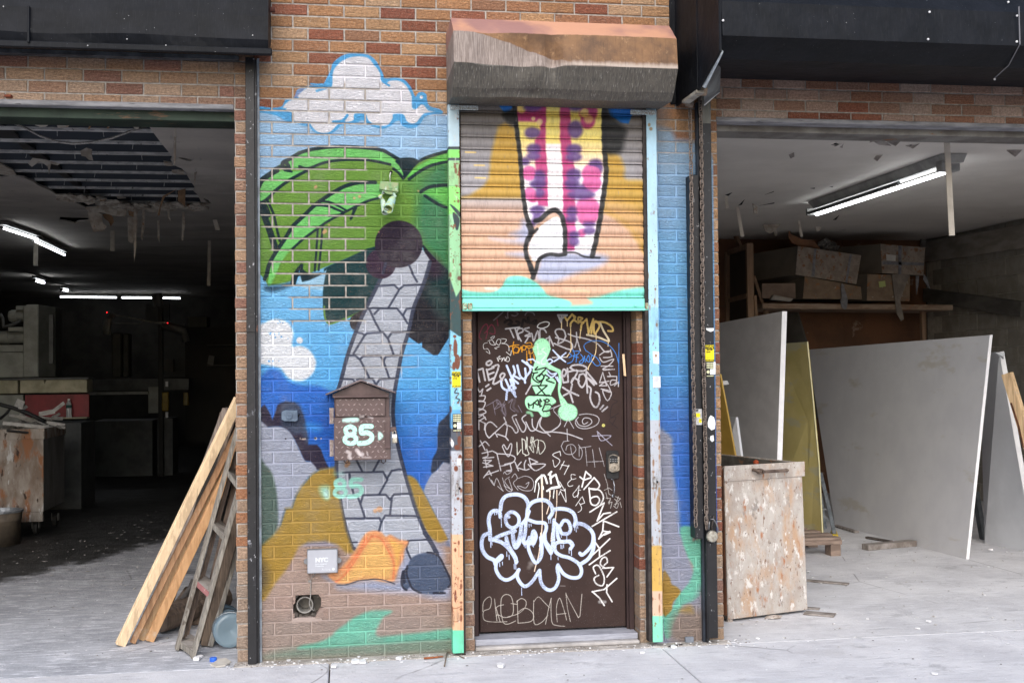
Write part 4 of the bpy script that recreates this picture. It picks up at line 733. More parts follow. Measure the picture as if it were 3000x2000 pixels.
# ------------------------------------------------------------------ ground
def ground_mat(name, c1, c2, wet=False, dust=True):
    n = N(name)
    col = n.mix(n.step(n.noise(2.2, 7, .62), .36, .66), lin(c1), lin(c2))
    col = n.mix(n.math('MULTIPLY', n.step(n.noise(7, 6, .7, stretch=(1, 2.2, 1)), .52, .68), .5), col, lin((212,212,218)))
    col = n.mix(n.math('MULTIPLY', n.step(n.noise(60, 4, .7), .60, .72), .35), col, lin((120,118,120)))
    col = n.mix(n.math('MULTIPLY', n.step(n.noise(95, 3, .6), .64, .70), .6), col, lin((232,232,236)))
    col = n.mix(n.math('MULTIPLY', n.step(n.noise(.9, 6, .6, stretch=(1, 1.7, 1)), .58, .72), .22), col, lin((160,158,156)))
    brush = n.noise(9, 5, .65, stretch=(.6, 4, 1)); col = n.mix(n.math('MULTIPLY', n.step(brush, .48, .68), .35), col, lin((228,230,236)))
    col = n.mix(n.math('MULTIPLY', n.step(n.noise(5, 5, .65, stretch=(.7, 3, 1)), .55, .70), .38), col, lin((146,148,154)))
    col = n.mix(n.math('MULTIPLY', n.step(n.noise(3.2, 8, .78), .56, .66), .5), col, lin((150,150,154)))
    col = n.mix(n.step(n.noise(28, 7, .85), .66, .72), col, lin((112,112,116)))
    crk = n.n('ShaderNodeTexVoronoi'); crk.feature = 'DISTANCE_TO_EDGE'; crk.inputs['Scale'].default_value = .55; n.t.links.new(n.vmath('ADD', n.pos, n.scale(n.n('ShaderNodeTexNoise').outputs[1], .35)), crk.inputs[0])
    col = n.mix(n.math('MULTIPLY', n.step(crk.outputs[0], .0045, .001), n.math('MULTIPLY', n.step(n.noise(1.3, 3), .5, .6), .6)), col, lin((104,102,104)))
    rough = .92
    if wet:
        sx = n.n('ShaderNodeSeparateXYZ'); n.t.links.new(n.pos, sx.inputs[0])
        X, Y = sx.outputs[0], sx.outputs[1]
        # wet slurry edge runs from the left wall back to the right
        edge = n.math('SUBTRACT', Y, n.math('ADD', 4.3, n.math('MULTIPLY', n.math('ADD', X, 1.4), 2.1)))
        edge = n.math('ADD', edge, n.math('MULTIPLY', n.math('SUBTRACT', n.noise(1.6, 6, .65, stretch=(1, .5, 1)), .5), 3.0))
        edge = n.math('ADD', edge, n.math('MULTIPLY', n.math('SUBTRACT', n.noise(6, 6, .75, stretch=(.8, .9, 1)), .5), 1.3))
        w = n.step(edge, -.15, .5)
        wet_c = n.mix(n.step(n.noise(5, 6, .6), .35, .65), lin((62,62,62)), lin((40,40,40)))
        wet_c = n.mix(n.math('MULTIPLY', n.step(n.noise(9, 5, .75, stretch=(1, 3, 1)), .6, .7), .4), wet_c, lin((110,108,106)))
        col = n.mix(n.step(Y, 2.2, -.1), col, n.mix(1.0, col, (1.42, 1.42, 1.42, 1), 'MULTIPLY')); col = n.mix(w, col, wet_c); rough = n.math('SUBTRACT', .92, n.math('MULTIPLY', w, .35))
    nr = n.bump(n.math('ADD', n.noise(35, 6, .7), n.math('MULTIPLY', n.noise(4, 4), 2.0)), .006)
    return n.done(col, rough, 0, nr, .3)
WALK = ground_mat('sidewalk_concrete', (214,214,218), (196,196,201))
side = M()
jx = [-9, -4.0, .305, 2.20, 4.2, 8.5, 13]
for a, b in zip(jx, jx[1:]): side.box(a+.004, b-.004, -3.2, -.085, -.12, 0)
props(side.obj('sidewalk', WALK, bevel=.006), kind='structure')
props(M().box(-.215, 2.62, -.085, .0, -.14, .004).obj('wall_foot_strip', simple('foot_mortar', (188,182,176), (150,144,138), 9, .95, bump=.012, bscale=28, spots=((110,104,98), 30, .6, .06)), bevel=.003), kind='structure')
props(M().box(-9, 13, -3.35, -3.2, -.25, -.002).obj('kerb', simple('kerb_granite', (150,150,152), (128,128,130), 12), bevel=.01), kind='structure')
props(M().box(-60, 60, -60, -3.35, -.3, -.13).obj('street', simple('asphalt', (112,112,114), (98,98,100), 6, .9, bump=.004, bscale=80)), kind='structure')
props(M().box(-60, 60, -3.0, 60, -.4, -.15).obj('ground', simple('packed_ground', (140,138,134), (120,118,114), 3)), kind='structure')
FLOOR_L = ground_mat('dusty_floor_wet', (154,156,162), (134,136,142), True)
FLOOR_R = ground_mat('dusty_floor', (210,210,213), (190,190,194))
props(M().box(-9, 1.4, .0, 19, -.1, .001).box(-9, -.216, -.084, -.0005, -.1, .001).obj('left_bay_floor', FLOOR_L), kind='structure')
props(M().box(1.4, 11, .0, 19, -.1, .001).box(2.621, 11, -.084, -.0005, -.1, .001).obj('right_bay_floor', FLOOR_R), kind='structure')
# ------------------------------------------------------------------ brown steel door
def image_mat(name, base, cv, im, rough=.6, metal=0.0, fade=0.0, bump=.0006, bscale=200, spec=.5, dirt=None):
    n = N(name)
    col = n.mix(n.step(n.noise(9, 5), .35, .65), lin(base), tuple(x*.84 for x in lin(base)[:3])+(1,))
    pc, pa = canvas_tex(n, cv, im)
    if fade: pa = n.math('MULTIPLY', pa, n.math('SUBTRACT', 1.0, n.math('MULTIPLY', n.step(n.math('ADD', n.math('MULTIPLY', n.noise(160, 3), .5), n.math('MULTIPLY', n.noise(7, 4), .5)), .50, .60), fade)))
    col = n.mix(pa, col, pc)
    if 'post' in name: col = n.mix(n.math('MULTIPLY', n.step(n.noise(4, 6, .7, stretch=(2, 1, 1)), .35, .7), .45), n.mix(1.0, col, (.90, .89, .87, 1), 'MULTIPLY'), n.mix(1.0, col, (.55, .50, .45, 1), 'MULTIPLY'))
    if dirt:
        for d in dirt: col = n.mix(n.math('MULTIPLY', n.step(n.noise(d[1], 6, .65, stretch=d[4]), d[2], d[2]+d[3]), d[5]), col, lin(d[0]))
    return n.done(col, rough, metal, n.bump(n.noise(bscale, 4), bump), spec)
BROWN = simple('brown_door_paint', (58,44,43), (48,37,37), 7, .6, spec=.25, spots=[((130,122,120), 300, .70, .04), ((120,112,110), 40, .70, .05)], bump=.0008, bscale=120)
DOORM = image_mat('marked_door_paint', (58,45,42), dg, DG_IM, .7, spec=.15, fade=.5, dirt=[((136,126,122), 330, .69, .04, (1,1,1), .6)])
GREYST = simple('galvanised', (150,152,158), (118,120,128), 12, .5, .5, spots=((88,86,90), 22, .62, .05, (.3, 1, 1)))
DARKM = simple('black_void', (10,10,10), (8,8,8), 3, .9, bump=0)
d = thing('steel_door', 'brown steel door covered in marker tags and pale blue spray, under the roller shutter', 'door', (1.6, DY, 0))
lx0, lx1 = W(1403, 1400, DY).x, W(1828, 1400, DY).x; fz0 = W(1400, 1886, .12).z; lz0 = W(1600, 1845, DY).z
FYY = .118
M().box(lx0, lx1, DY, DY+.045, lz0+.004, 2.08).obj('door_leaf', DOORM, d, bevel=.002)
fx0, fx1 = XD0+.004, XD1-.004; xl = W(1401, 1400, FYY).x; xr = W(1834, 1400, FYY).x
M().box(fx0, xl-.006, FYY, DY+.06, fz0+.045, 2.12).box(xl-.006, xl, FYY+.012, DY+.06, fz0+.045, 2.12).obj('door_frame', BROWN, d, bevel=.003)
M().box(xr+.012, fx1, FYY, DY+.06, fz0+.045, 2.12).box(xr, xr+.012, FYY+.014, DY+.06, fz0+.045, 2.12).obj('door_frame', BROWN, d, bevel=.003)
M().box(fx0, fx1, FYY, DY+.06, 2.12, 2.18).obj('door_head', BROWN, d)
M().box(fx0, fx1, -.006, .112, .004, W(1600,1882,.035).z).obj('door_step', simple('step_mortar', (176,172,170), (148,144,142), 8, .95, bump=.008, bscale=26), d, bevel=.006)
M().box(fx0+.002, fx1-.002, .032, DY+.03, W(1600,1882,.035).z+.001, W(1600,1864,.035).z).obj('threshold', simple('worn_threshold', (164,166,176), (140,142,152), 14, .7, .1, stretch=(.5,1,3)), d, bevel=.003)
# key pad lock
ly = DY-.002
lc = W(1797, 1350, ly); lk = M().prism([W(x, y, ly) for x, y in D2([(1720,360),(1740,345),(1860,345),(1880,360),(1885,690),(1860,705),(1750,705),(1725,690)])], (0, -1, 0), .008).obj('lock_plate', simple('black_plate', (34,34,36), (20,20,22), 30, .6, spots=((110,110,110), 60, .66, .04)), d, bevel=.002)
SATIN = simple('satin_nickel', (190,180,166), (150,142,132), 60, .35, .8)
kb = M().prism([W(x, y, ly-.009) for x, y in D2([(1748,440),(1760,405),(1810,388),(1850,400),(1888,420),(1888,590),(1850,612),(1790,620),(1748,600)])], (0, -1, 0), .022).obj('keypad_body', SATIN, d, bevel=.003)
M().prism([W(x, y, ly-.0318) for x, y in D2([(1766,420),(1812,402),(1872,420),(1872,510),(1825,500),(1768,515)])], (0, -1, 0), .0025).obj('keypad', simple('keypad_black', (26,26,28), (20,20,22), 20, .4), kb)
dots = M()
for r_, yy in enumerate((455, 480)):
    for k in range(5): p = W(*D2([(1780+k*21, yy)])[0], ly-.0345); dots.box(p.x-.0016, p.x+.0016, p.y-.001, p.y, p.z-.002, p.z+.002)
dots.obj('key_numbers', simple('key_white', (200,200,200), None, 10), kb)
c = W(*D2([(1829,560)])[0], ly-.0315); M().lathe(c, [(.0225,0),(.0225,.004),(.019,.007),(.011,.007),(.011,.012),(.0,.012)], 20, (0,-1,0)).obj('lock_cylinder', SATIN, kb, smooth=False)
M().box(c.x-.0015, c.x+.0015, c.y-.0135, c.y-.012, c.z-.006, c.z+.004).obj('keyhole', DARKM, kb)
hp = [W(*D2([p])[0], yy) for p, yy in (((1808,700),DY-.012),((1822,740),DY-.05),((1830,800),DY-.06),((1828,860),DY-.055),((1818,925),DY-.012))]
M().tube(hp, .0045, 8).lathe(hp[0]+Vector((0,.01,0)), [(.011,0),(.011,.004),(.0,.006)], 14, (0,-1,0)).lathe(hp[-1]+Vector((0,.01,0)), [(.010,0),(.010,.004),(.0,.006)], 14, (0,-1,0)).obj('pull_handle', simple('chrome', (210,212,216), (160,162,168), 40, .25, .9), d, smooth=True)
M().slab([W(x, y, FYY-.004) for x, y in D1([(1928,600),(1955,596),(1978,880),(1948,872)])], (0,-1,0), .006).obj('wood_shim', simple('pale_wood', (228,196,160), (206,172,136), 12), d, bevel=.001)

# ------------------------------------------------------------------ roller shutter with rusty hood
CY = -.045                                   # curtain plane
sroot = thing('roller_shutter', 'small roller shutter half down over the door, sprayed pink and white, with dented rusty hood', 'roller shutter', (1.6, 0, 3.2))
def shut_mat():
    n = N('painted_slat')
    pc, pa = canvas_tex(n, sh, SH_IM)
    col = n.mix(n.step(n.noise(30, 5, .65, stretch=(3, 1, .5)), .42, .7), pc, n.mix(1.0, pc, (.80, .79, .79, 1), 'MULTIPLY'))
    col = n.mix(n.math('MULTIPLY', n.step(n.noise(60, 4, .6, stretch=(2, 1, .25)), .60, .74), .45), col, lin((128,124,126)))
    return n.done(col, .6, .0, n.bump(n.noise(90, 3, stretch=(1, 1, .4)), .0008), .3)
SLATM = shut_mat()
sx0, sx1 = W(1352, 700, CY).x, W(1898, 700, CY).x
zt_ = W(*S1([(1200, 85)])[0], CY).z; zb2 = W(*S2([(1200, 1150)])[0], CY).z; NS = 16; ph = (zt_-zb2)/NS
prof = [(0.0, .003), (.0012, -.005), (.008, -.0055), (.013, -.013), (.022, -.0175), (.034, -.0185), (.044, -.0155), (.051, -.009), (.056, -.0035), (.0595, -.004), (.062, -.0115), (.0665, -.0125), (.0674, .003)]
def slat_mesh():
    b = bmesh.new(); w = sx1-sx0; k = ph/.0696; A = [b.verts.new((-w/2, -0+y, -z*k)) for z, y in prof]; B = [b.verts.new((w/2, y, -z*k)) for z, y in prof]
    for i in range(len(A)-1): b.faces.new([A[i], B[i], B[i+1], A[i+1]])
    A2 = [b.verts.new((-w/2, y+.004, -z*k)) for z, y in prof]; B2 = [b.verts.new((w/2, y+.004, -z*k)) for z, y in prof]
    for i in range(len(A)-1): b.faces.new([A2[i+1], B2[i+1], B2[i], A2[i]])
    for i in (0, len(A)-1): b.faces.new([A[i], A2[i], B2[i], B[i]] if i == 0 else [A[i], B[i], B2[i], A2[i]])
    for f in b.faces: f.smooth = True
    me = bpy.data.meshes.new('slat'); b.to_mesh(me); b.free(); me.materials.append(SLATM); return me
SM = slat_mesh()
for k in range(-1, NS):
    o = bpy.data.objects.new('slat', SM); COL.objects.link(o); o.parent = sroot
    o.location = Vector(((sx0+sx1)/2, CY+.008+random.uniform(-.001, .001), zt_-k*ph))-Vector((1.6, 0, 3.2)); o.rotation_euler = (0, random.uniform(-.0006, .0006), 0)
zbb = W(1600, 911, CY).z
bb = M().box(sx0, sx1, CY-.016, CY+.006, zbb+.018, zb2-.002).box(sx0-.0, sx1+.0, CY-.026, CY+.01, zbb, zbb+.016)
BOTM = image_mat('bottom_bar_paint', (120,216,198), sh, SH_IM, .45, dirt=[((120,84,60), 26, .66, .04, (1,1,2), .8)])
bot = bb.obj('bottom_bar', BOTM, sroot, bevel=.003)
RUSTG = simple('rusty_mint', (150,196,170), (140,110,84), 60, .7, spots=((110,66,40), 80, .55, .05))
for ax, bx in ((sx0, sx0+.025), (sx0+.03, sx0+.055), (sx1-.028, sx1-.005)): M().box(ax, bx, CY-.032, CY-.016, zbb+.008, zbb+.045).obj('end_lock', RUSTG, bot, bevel=.002)
for xx in (1632, 1862): p = W(xx, 895, CY-.02); M().lathe(p, [(.008,0),(.008,.006),(0,.007)], 10, (0,-1,0)).obj('bolt', BOTM, bot)
LPM = image_mat('left_post_metal', (170,180,190), pl, PL_IM, .55, dirt=[((112,60,34), 44, .60, .05, (1,1,.5), .9), ((84,74,64), 12, .52, .14, (1,1,.3), .6), ((200,196,190), 30, .62, .06, (1,1,.5), .4)])
RPM = image_mat('right_post_metal', (180,190,200), pr, PR_IM, .55, dirt=[((120,78,46), 44, .61, .05, (1,1,.4), .85), ((90,84,78), 12, .54, .14, (1,1,.3), .55)])
gx0, gx1 = W(1319, 1000, -.085).x, W(1351, 1000, -.085).x
ztop = W(1335, 293, -.085).z; rx0, rx1 = W(1894+8, 1000, -.085).x, W(1931, 1000, -.085).x
def guide(name, x0, x1, mat, z0, z1, inner):
    g = M().box(x0, x1, -.085, -.078, z0, z1)
    if inner > 0: g.box(x0, x0+.007, -.078, -.003, z0, z1)
    else: g.box(x1-.007, x1, -.078, -.003, z0, z1)
    return g.obj(name, mat, sroot, bevel=.0015)
gl = guide('guide_rail', gx0, gx1, LPM, W(1350, 1912, -.085).z, ztop, 1); props(gl, 'left guide rail, mural colours over flaking rust')
gr = guide('guide_rail', rx0, rx1, RPM, W(1920, 1880, -.085).z, ztop-.02, -1); props(gr, 'right guide rail, light blue fading to grey, ochre and mint')
M().box(gx0+.055, gx0+.075, -.070, -.050, .0, 1.9).obj('inner_channel', simple('dark_channel', (58,48,44), (38,32,30), 20), sroot)
M().box(rx0-.018, rx0+.004, -.070, -.004, .03, zt_).obj('inner_channel', simple('dark_channel_2', (62,56,54), (38,34,34), 20), sroot)
WHR = simple('chipped_white_steel', (196,214,222), (150,150,146), 120, .6, spots=((120,92,66), 190, .56, .05))
M().box(gx0+.01, W(1401, 317, -.09).x, -.096, -.0855, W(1370, 323, -.09).z, W(1370, 309, -.09).z).obj('stop_bracket', WHR, sroot, bevel=.003)
M().box(W(1847, 327, -.09).x, rx1-.006, -.096, -.0855, W(1870, 336, -.09).z, W(1870, 322, -.09).z).obj('stop_bracket', WHR, sroot, bevel=.003)
for (x, y, gg) in ((1343, 1430, gl), (1922, 1411, gr)):
    p = W(x-3, y, -.087); M().prism([(p.x-.010, -.086, p.z-.032), (p.x+.006, -.086, p.z-.032), (p.x+.008, -.086, p.z+.028), (p.x-.004, -.086, p.z+.034), (p.x-.012, -.086, p.z+.02)], (0,-1,0), .008).obj('lock_boss', simple('worn_steel', (178,180,184), (120,110,104), 60, .4, .6), gg, bevel=.002)
    M().lathe((p.x+.012, -.0862, p.z), [(.007,0),(.007,.003),(0,.003)], 10, (0,-1,0)).obj('bolt_hole', DARKM, gg)
# hood, dented sheet
def hood_mat():
    n = N('heat_stained_steel')
    sx = n.n('ShaderNodeSeparateXYZ'); n.t.links.new(n.pos, sx.inputs[0]); z = sx.outputs[2]; x = sx.outputs[0]
    br = n.mix(n.step(n.noise(6, 6, .65), .35, .66), lin((130,98,70)), lin((96,74,58)))
    br = n.mix(n.math('MULTIPLY', n.step(n.noise(22, 5, .7), .55, .7), .6), br, lin((168,134,100)))
    top = n.mix(n.step(n.noise(3, 3), .4, .62), lin((186,140,114)), lin((146,110,104)))
    gray = n.mix(n.step(n.noise(30, 4, .6, stretch=(6, 1, .4)), .35, .7), lin((96,92,86)), lin((72,70,68)))
    gray = n.mix(n.math('MULTIPLY', n.step(n.noise(46, 4, .6, stretch=(5, 1, .15)), .60, .68), .8), gray, lin((150,146,142)))
    hz1 = W(1700, 102, -.44).z; hz2 = W(1700, 192, -.46).z
    wob = n.math('MULTIPLY', n.math('SUBTRACT', n.noise(28, 4, .6, stretch=(1, 1, .3)), .5), .035)
    f1 = n.step(n.math('ADD', z, n.math('MULTIPLY', wob, .2)), hz1-.004, hz1+.002)
    f2 = n.step(n.math('ADD', z, wob), hz2+.004, hz2+.035)
    lightz = n.mix(f2, lin((172,158,148)), br)
    zl_ = n.math('SUBTRACT', n.math('ADD', hz1-.025, n.math('MULTIPLY', n.noise(7, 3), .05)), n.math('MULTIPLY', n.math('SUBTRACT', x, 1.12), .30))
    left = n.step(n.math('SUBTRACT', zl_, z), -.002, .006)
    scr = n.mix(n.step(n.noise(34, 5, .7, stretch=(5, 1, .3)), .4, .66), lin((122,110,104)), lin((158,146,140)))
    lightz = n.mix(n.math('MULTIPLY', left, n.step(x, 1.75, 1.45)), lightz, scr)
    lightz = n.mix(n.math('MULTIPLY', n.step(n.noise(30, 5, .7, stretch=(7, 1, .2)), .56, .68), .55), lightz, lin((70,56,46)))
    f3 = n.step(z, hz2-.004, hz2+.001)
    col = n.mix(f3, gray, lightz); col = n.mix(f1, col, top)
    return n.done(col, .62, .0, n.bump(n.noise(18, 4), .004), .25)
hx0_, hx1_ = W(1327, 60, -.30).x+.0, W(1955, 67, -.30).x
P4 = [(0.0, W(1700, 67, -.30).z+.0), (-.30, W(1700, 67, -.30).z), (-.44, W(1700, 102, -.44).z), (-.46, W(1700, 192, -.46).z), (-.38, W(1700, 264, -.38).z), (-.33, W(1700, 292, -.33).z), (-.02, W(1700, 292, -.33).z+.02)]
xl_ = [hx0_-.02, hx0_-.012, hx0_+.005, hx0_+.008, hx0_+.0, hx0_-.01, hx0_-.02]
hb = M(); rows = []; NX = 64
dents = [(.44, 2.9, .05, .035), (.30, 2.2, -.03, .10), (.08, 2.6, -.02, .05), (.25, 2.5, .035, .14), (.36, 2.6, .03, .10), (.16, 3.3, .015, .12), (.36, 4.3, .03, .05), (.30, 3.0, .028, .07), (.37, 5.0, .02, .03), (.12, 2.4, .02, .08), (.5, 4.8, .008, .12), (.22, 4.4, .02, .12)]
SUBP = []
for i in range(len(P4)-1):
    ns = 1 if i in (0, 5) else 6
    for k in range(ns):
        t_ = k/ns; SUBP.append((P4[i][0]*(1-t_)+P4[i+1][0]*t_, P4[i][1]*(1-t_)+P4[i+1][1]*t_, i+t_))
SUBP.append((P4[-1][0], P4[-1][1], 6.0))
for k in range(NX+1):
    t_ = k/NX; x = hx0_-.012+(hx1_+.022-hx0_)*t_; row = []
    for (yy, zz, ii) in SUBP:
        dy = dz = 0
        for (dx_, di, am, wd_) in dents:
            g_ = math.exp(-((t_-dx_)/wd_)**2)*math.exp(-((ii-di)/.75)**2); dy += am*g_; dz += am*.35*g_*math.sin(dx_*40)
        if 1.5 < ii < 5.5: dz += .0035*math.sin(t_*9+ii)+.002*math.sin(t_*31)
        row.append(hb.b.verts.new((x, yy+dy, zz+dz)))
    rows.append(row)
for a, b_ in zip(rows, rows[1:]):
    for i in range(len(SUBP)-1): hb.face([a[i], b_[i], b_[i+1], a[i+1]])
hb.face(rows[0]); hb.face(rows[-1][::-1])
HOODM = hood_mat()
hood = hb.obj('shutter_hood', HOODM, sroot, label='dented hood of the small shutter, orange brown above and sooty grey below')
p = W(1928, 291, -.33); M().lathe(p, [(.006,0),(.006,.006),(0,.008)], 8, (0,-1,0)).obj('screw', simple('screw_white', (210,210,205)), hood)
M().box(sx0-.02, sx1+.02, -.05, -.005, W(1600, 300, -.03).z, W(1600, 289, -.03).z).obj('head_angle', simple('head_angle_metal', (128,112,92), (90,80,70), 20, .6), sroot)

# ------------------------------------------------------------------ black hoods over the two bays
def black_mat():
    n = N('black_painted_steel')
    col = n.mix(n.step(n.noise(5, 5), .35, .65), lin((26,28,33)), lin((20,22,26)))
    col = n.mix(n.math('MULTIPLY', n.step(n.noise(40, 5, .7, stretch=(8, 1, .35)), .50, .72), .3), col, lin((58,60,66)))
    col = n.mix(n.step(n.noise(120, 2, .5), .76, .79), col, lin((170,172,176)))
    return n.done(col, .5, .0, n.bump(n.noise(6, 3), .010), .09)
BLK = black_mat()
def black_hood(label, x0, x1, prof, loc, caps=True, dent=0):
    t = thing('shutter_hood', label, 'shutter hood', loc)
    b = M(); rows = []; NX = 50
    for k in range(NX+1):
        x = x0+(x1-x0)*k/NX
        rows.append([b.b.verts.new((x, yy+dent*.012*math.sin(k*.9+i*1.7)*(1 if 0 < i < len(prof)-1 else 0), zz+dent*.01*math.sin(k*.55+i))) for i, (yy, zz) in enumerate(prof)])
    for a, c in zip(rows, rows[1:]):
        for i in range(len(prof)-1): b.face([a[i], c[i], c[i+1], a[i+1]])
    if caps: b.face(rows[0]); b.face(rows[-1][::-1])
    b.obj('hood_sheet', BLK, t)
    return t
zA = W(700, 43, -.25).z; zB = W(700, 112, -.26).z; zC = W(700, 152, -.25).z
lh = black_hood('black steel hood of the left bay, dull and scratched, cut off by the left edge', -4.6, W(786, 80, -.25).x, [(0, 3.95), (-.12, 3.95), (-.245, zA), (-.26, zB), (-.235, zC), (-.03, zC+.10)], (-2, 0, 3.6), True, .6)
M().box(-4.6, W(797, 150, -.24).x, -.262, -.225, zC-.012, zC+.022).obj('drip_lip', BLK, lh, bevel=.004)
M().box(-4.6, XJ+.03, -.05, -.006, W(500, 172, -.03).z, W(500, 160, -.03).z).obj('guide_angle', simple('grey_angle', (92,98,104), (64,66,70), 12, .5, .4), lh)
M().box(W(80, 80, -.29).x-.006, W(80, 80, -.29).x+.006, -.275, -.245, zC+.01, zA+.0).obj('seam_strip', BLK, lh, bevel=.002)
dn = M()
for x, y in ((10,20),(372,115),(257,134),(486,133),(740,104)): p = W(x, y, -.265); dn.blob(p, .004, .003, .004, 1, .1)
dn.obj('paint_speck', simple('speck', (190,190,190)), lh, kind='stuff')
M().tube([W(786, 29, -.1), W(806, 29, -.1)], .016, 10).obj('axle_stub', simple('rust_stub', (92,52,44), (64,38,34), 30, .8), lh)

zr0 = W(2200, 6, -.78).z; zr1 = W(2200, 107, -.80).z; zr2 = W(2200, 175, -.62).z; zr3 = W(2200, 206, -.35).z
rxs = W(2117, 80, -.80).x
rh = black_hood('big black steel hood boxed out over the right bay, dotted with white screws', rxs, 7.6, [(0, 4.0), (-.40, 4.0), (-.78, zr0), (-.80, zr1), (-.62, zr2), (-.36, zr3), (-.04, zr3+.03)], (5, 0, 3.6))
# end box seen from the side
zq = W(2000, 290, -.2).z; sxx = W(1977, 200, 0).x
ebx = M().prism([(sxx, -.012, zq+.0), (sxx, -.43, zq-.005), (sxx, -.80, W(2112, 152, -.80).z), (sxx, -.80, 4.0), (sxx, -.012, 4.0)], (1, 0, 0), rxs-sxx-.004)
box_end = ebx.obj('end_box', BLK, rh, bevel=.004)
M().box(W(1961, 150).x, sxx+.002, -.014, -.003, W(1970, 307).z, 3.93).obj('wall_flange', BLK, rh, bevel=.002)
M().box(sxx-.004, sxx+.002, -.436, -.428, zq, 4.0).obj('seam_ridge', BLK, rh)
wht = simple('white_screw', (215,215,218), (190,190,195))
for x, y, Y in ((2053,65,-.46),(2055,125,-.46),(2057,187,-.46),(2059,230,-.46),(2059,248,-.46),(2119,60,-.80),(2724,35,-.80),(2720,115,-.80),(2713,130,-.77),(2690,184,-.62),(2981,46,-.80),(2980,122,-.80),(2955,195,-.60),(2315,173,-.62),(2955,6,-.79),(2915,232,-.5)):
    p = W(x, y, Y-.006); M().lathe(p+Vector((0,.006,0)), [(.0065,0),(.006,.005),(0,.007)], 8, (0,-1,0)).obj('screw', wht, rh)
M().tube([W(2985, 20, -.81), W(2988, 130, -.81), W(2955, 192, -.66), W(2915, 228, -.52)], .0035, 6).obj('panel_seam', simple('seam_light', (120,120,126)), rh)
M().tube([W(2063, 255, -.47), W(2080, 220, -.52), W(2100, 180, -.60), W(2113, 152, -.70)], .011, 8, .012).obj('bent_white_strip', simple('white_strip', (214,224,232), (180,190,198), 20, .6), rh, smooth=True)
M().slab([W(2062, 308, -.15), W(2108, 270, -.2), W(2110, 178, -.45), W(2064, 258, -.42)], (1, 0, 0), .004).obj('end_plate', simple('dusty_plate', (118,122,124), (78,80,82), 9, .6, .3, stretch=(1, 1, .3)), rh)
M().tube([W(2063, 309, -.16), W(2107, 271, -.2), W(2110, 178, -.45)], .003, 6).obj('plate_edge', wht, rh)
M().bar(W(2008, 300, -.25), W(2052, 268, -.42), .05, .02).obj('shaft_cover', simple('dusty_cover', (150,146,138), (110,104,96), 20, .8), rh, bevel=.004)
M().tube([W(2040, 266, -.38), W(2068, 266, -.38)], .030, 12).obj('chain_wheel', simple('tan_wheel', (140,122,106), (100,88,78), 20, .8), rh)
M().tube([W(2010, 300, -.22), W(2030, 305, -.22)], .022, 12).obj('chain_wheel', simple('tan_wheel_2', (120,106,94), (80,72,66), 20, .8), rh)
M().box(XR-.20, 7.4, -.06, -.006, W(2400, 222, -.03).z, W(2400, 212, -.03).z).obj('guide_angle', simple('grey_angle_2', (112,112,112), (74,74,74), 12, .5, .4), rh)

# ------------------------------------------------------------------ black gate posts, chains, padlock
PITCH_ = simple('chipped_black_paint', (28,28,32), (20,20,24), 8, .5, .0, bump=.0015, bscale=50, spots=[((150,150,154), 55, .64, .04, (1,1,.6)), ((112,72,54), 9, .68, .03, (1,1,.35)), ((96,98,104), 14, .66, .05, (1,1,.6))])
t = thing('gate_post', 'chipped black steel channel post at the right jamb of the left bay', 'post', (-.11, 0, 0))
px0, px1 = W(722, 1000, -.06).x, W(757, 1000, -.06).x
M().box(px0, px1-.016, -.06, -.004, W(740, 1945, -.06).z, W(740, 168, -.06).z).box(px1-.018, px1-.004, -.045, -.005, .01, W(740, 172, -.06).z).obj('channel', PITCH_, t, bevel=.002)
M().box(px1-.004, px1+.008, -.012, -.0035, .0, W(758, 172, -.01).z).obj('caulk_line', simple('grey_caulk', (150,160,170), (120,124,130), 12), t)
M().box(px0+.0, px1-.018, -.066, -.0605, W(740, 972, -.06).z, W(740, 962, -.06).z).obj('weld_bead', PITCH_, t)
for y in (1443,): p = W(730, y, -.061); M().lathe(p, [(.006,0),(.006,.001),(0,.001)], 8, (0,-1,0)).obj('bolt_hole', DARKM, t)
t = thing('gate_post', 'tall black steel guide posts at the left jamb of the right bay, with stickers', 'post', (2.5, 0, 0))
qx0, qx1 = W(2028, 1000, -.10).x, W(2053, 1000, -.10).x
pa_ = M().box(qx0+.003, qx1, -.10, -.004, W(2030, 1578, -.10).z, W(2020, 512, -.10).z).obj('chain_channel', PITCH_, t, bevel=.002)
ux0, ux1 = W(2048, 1000, -.03).x, W(2066, 1000, -.03).x
M().box(ux0, ux1, -.035, -.004, .005, W(2035, 300, -.03).z).obj('inner_post', simple('blue_black', (46,54,66), (30,34,42), 8, .5, spots=((110,90,76), 16, .67, .04, (1,1,.4))), t, bevel=.002)
vx0, vx1 = W(2064, 1000, -.075).x, W(2092, 1000, -.075).x
pc_ = M().box(vx0, vx1, -.075, -.004, W(2100, 1868, -.075).z, W(2075, 270, -.075).z).box(vx0-.006, vx0+.002, -.072, -.03, .01, W(2075, 300, -.075).z).obj('face_post', PITCH_, t, bevel=.002)
M().box(vx0+.004, vx1-.002, -.0785, -.0752, W(2075, 362, -.077).z, W(2075, 262, -.077).z).obj('bare_top_plate', simple('grey_plate', (104,104,100), (84,84,82), 12, .6, .2, stretch=(4,1,.5)), t)
M().box(XD1+.62-.02, XD1+.62-.012, -.006, -.002, 0.02, 0.03).obj('shim', GREYST, t)
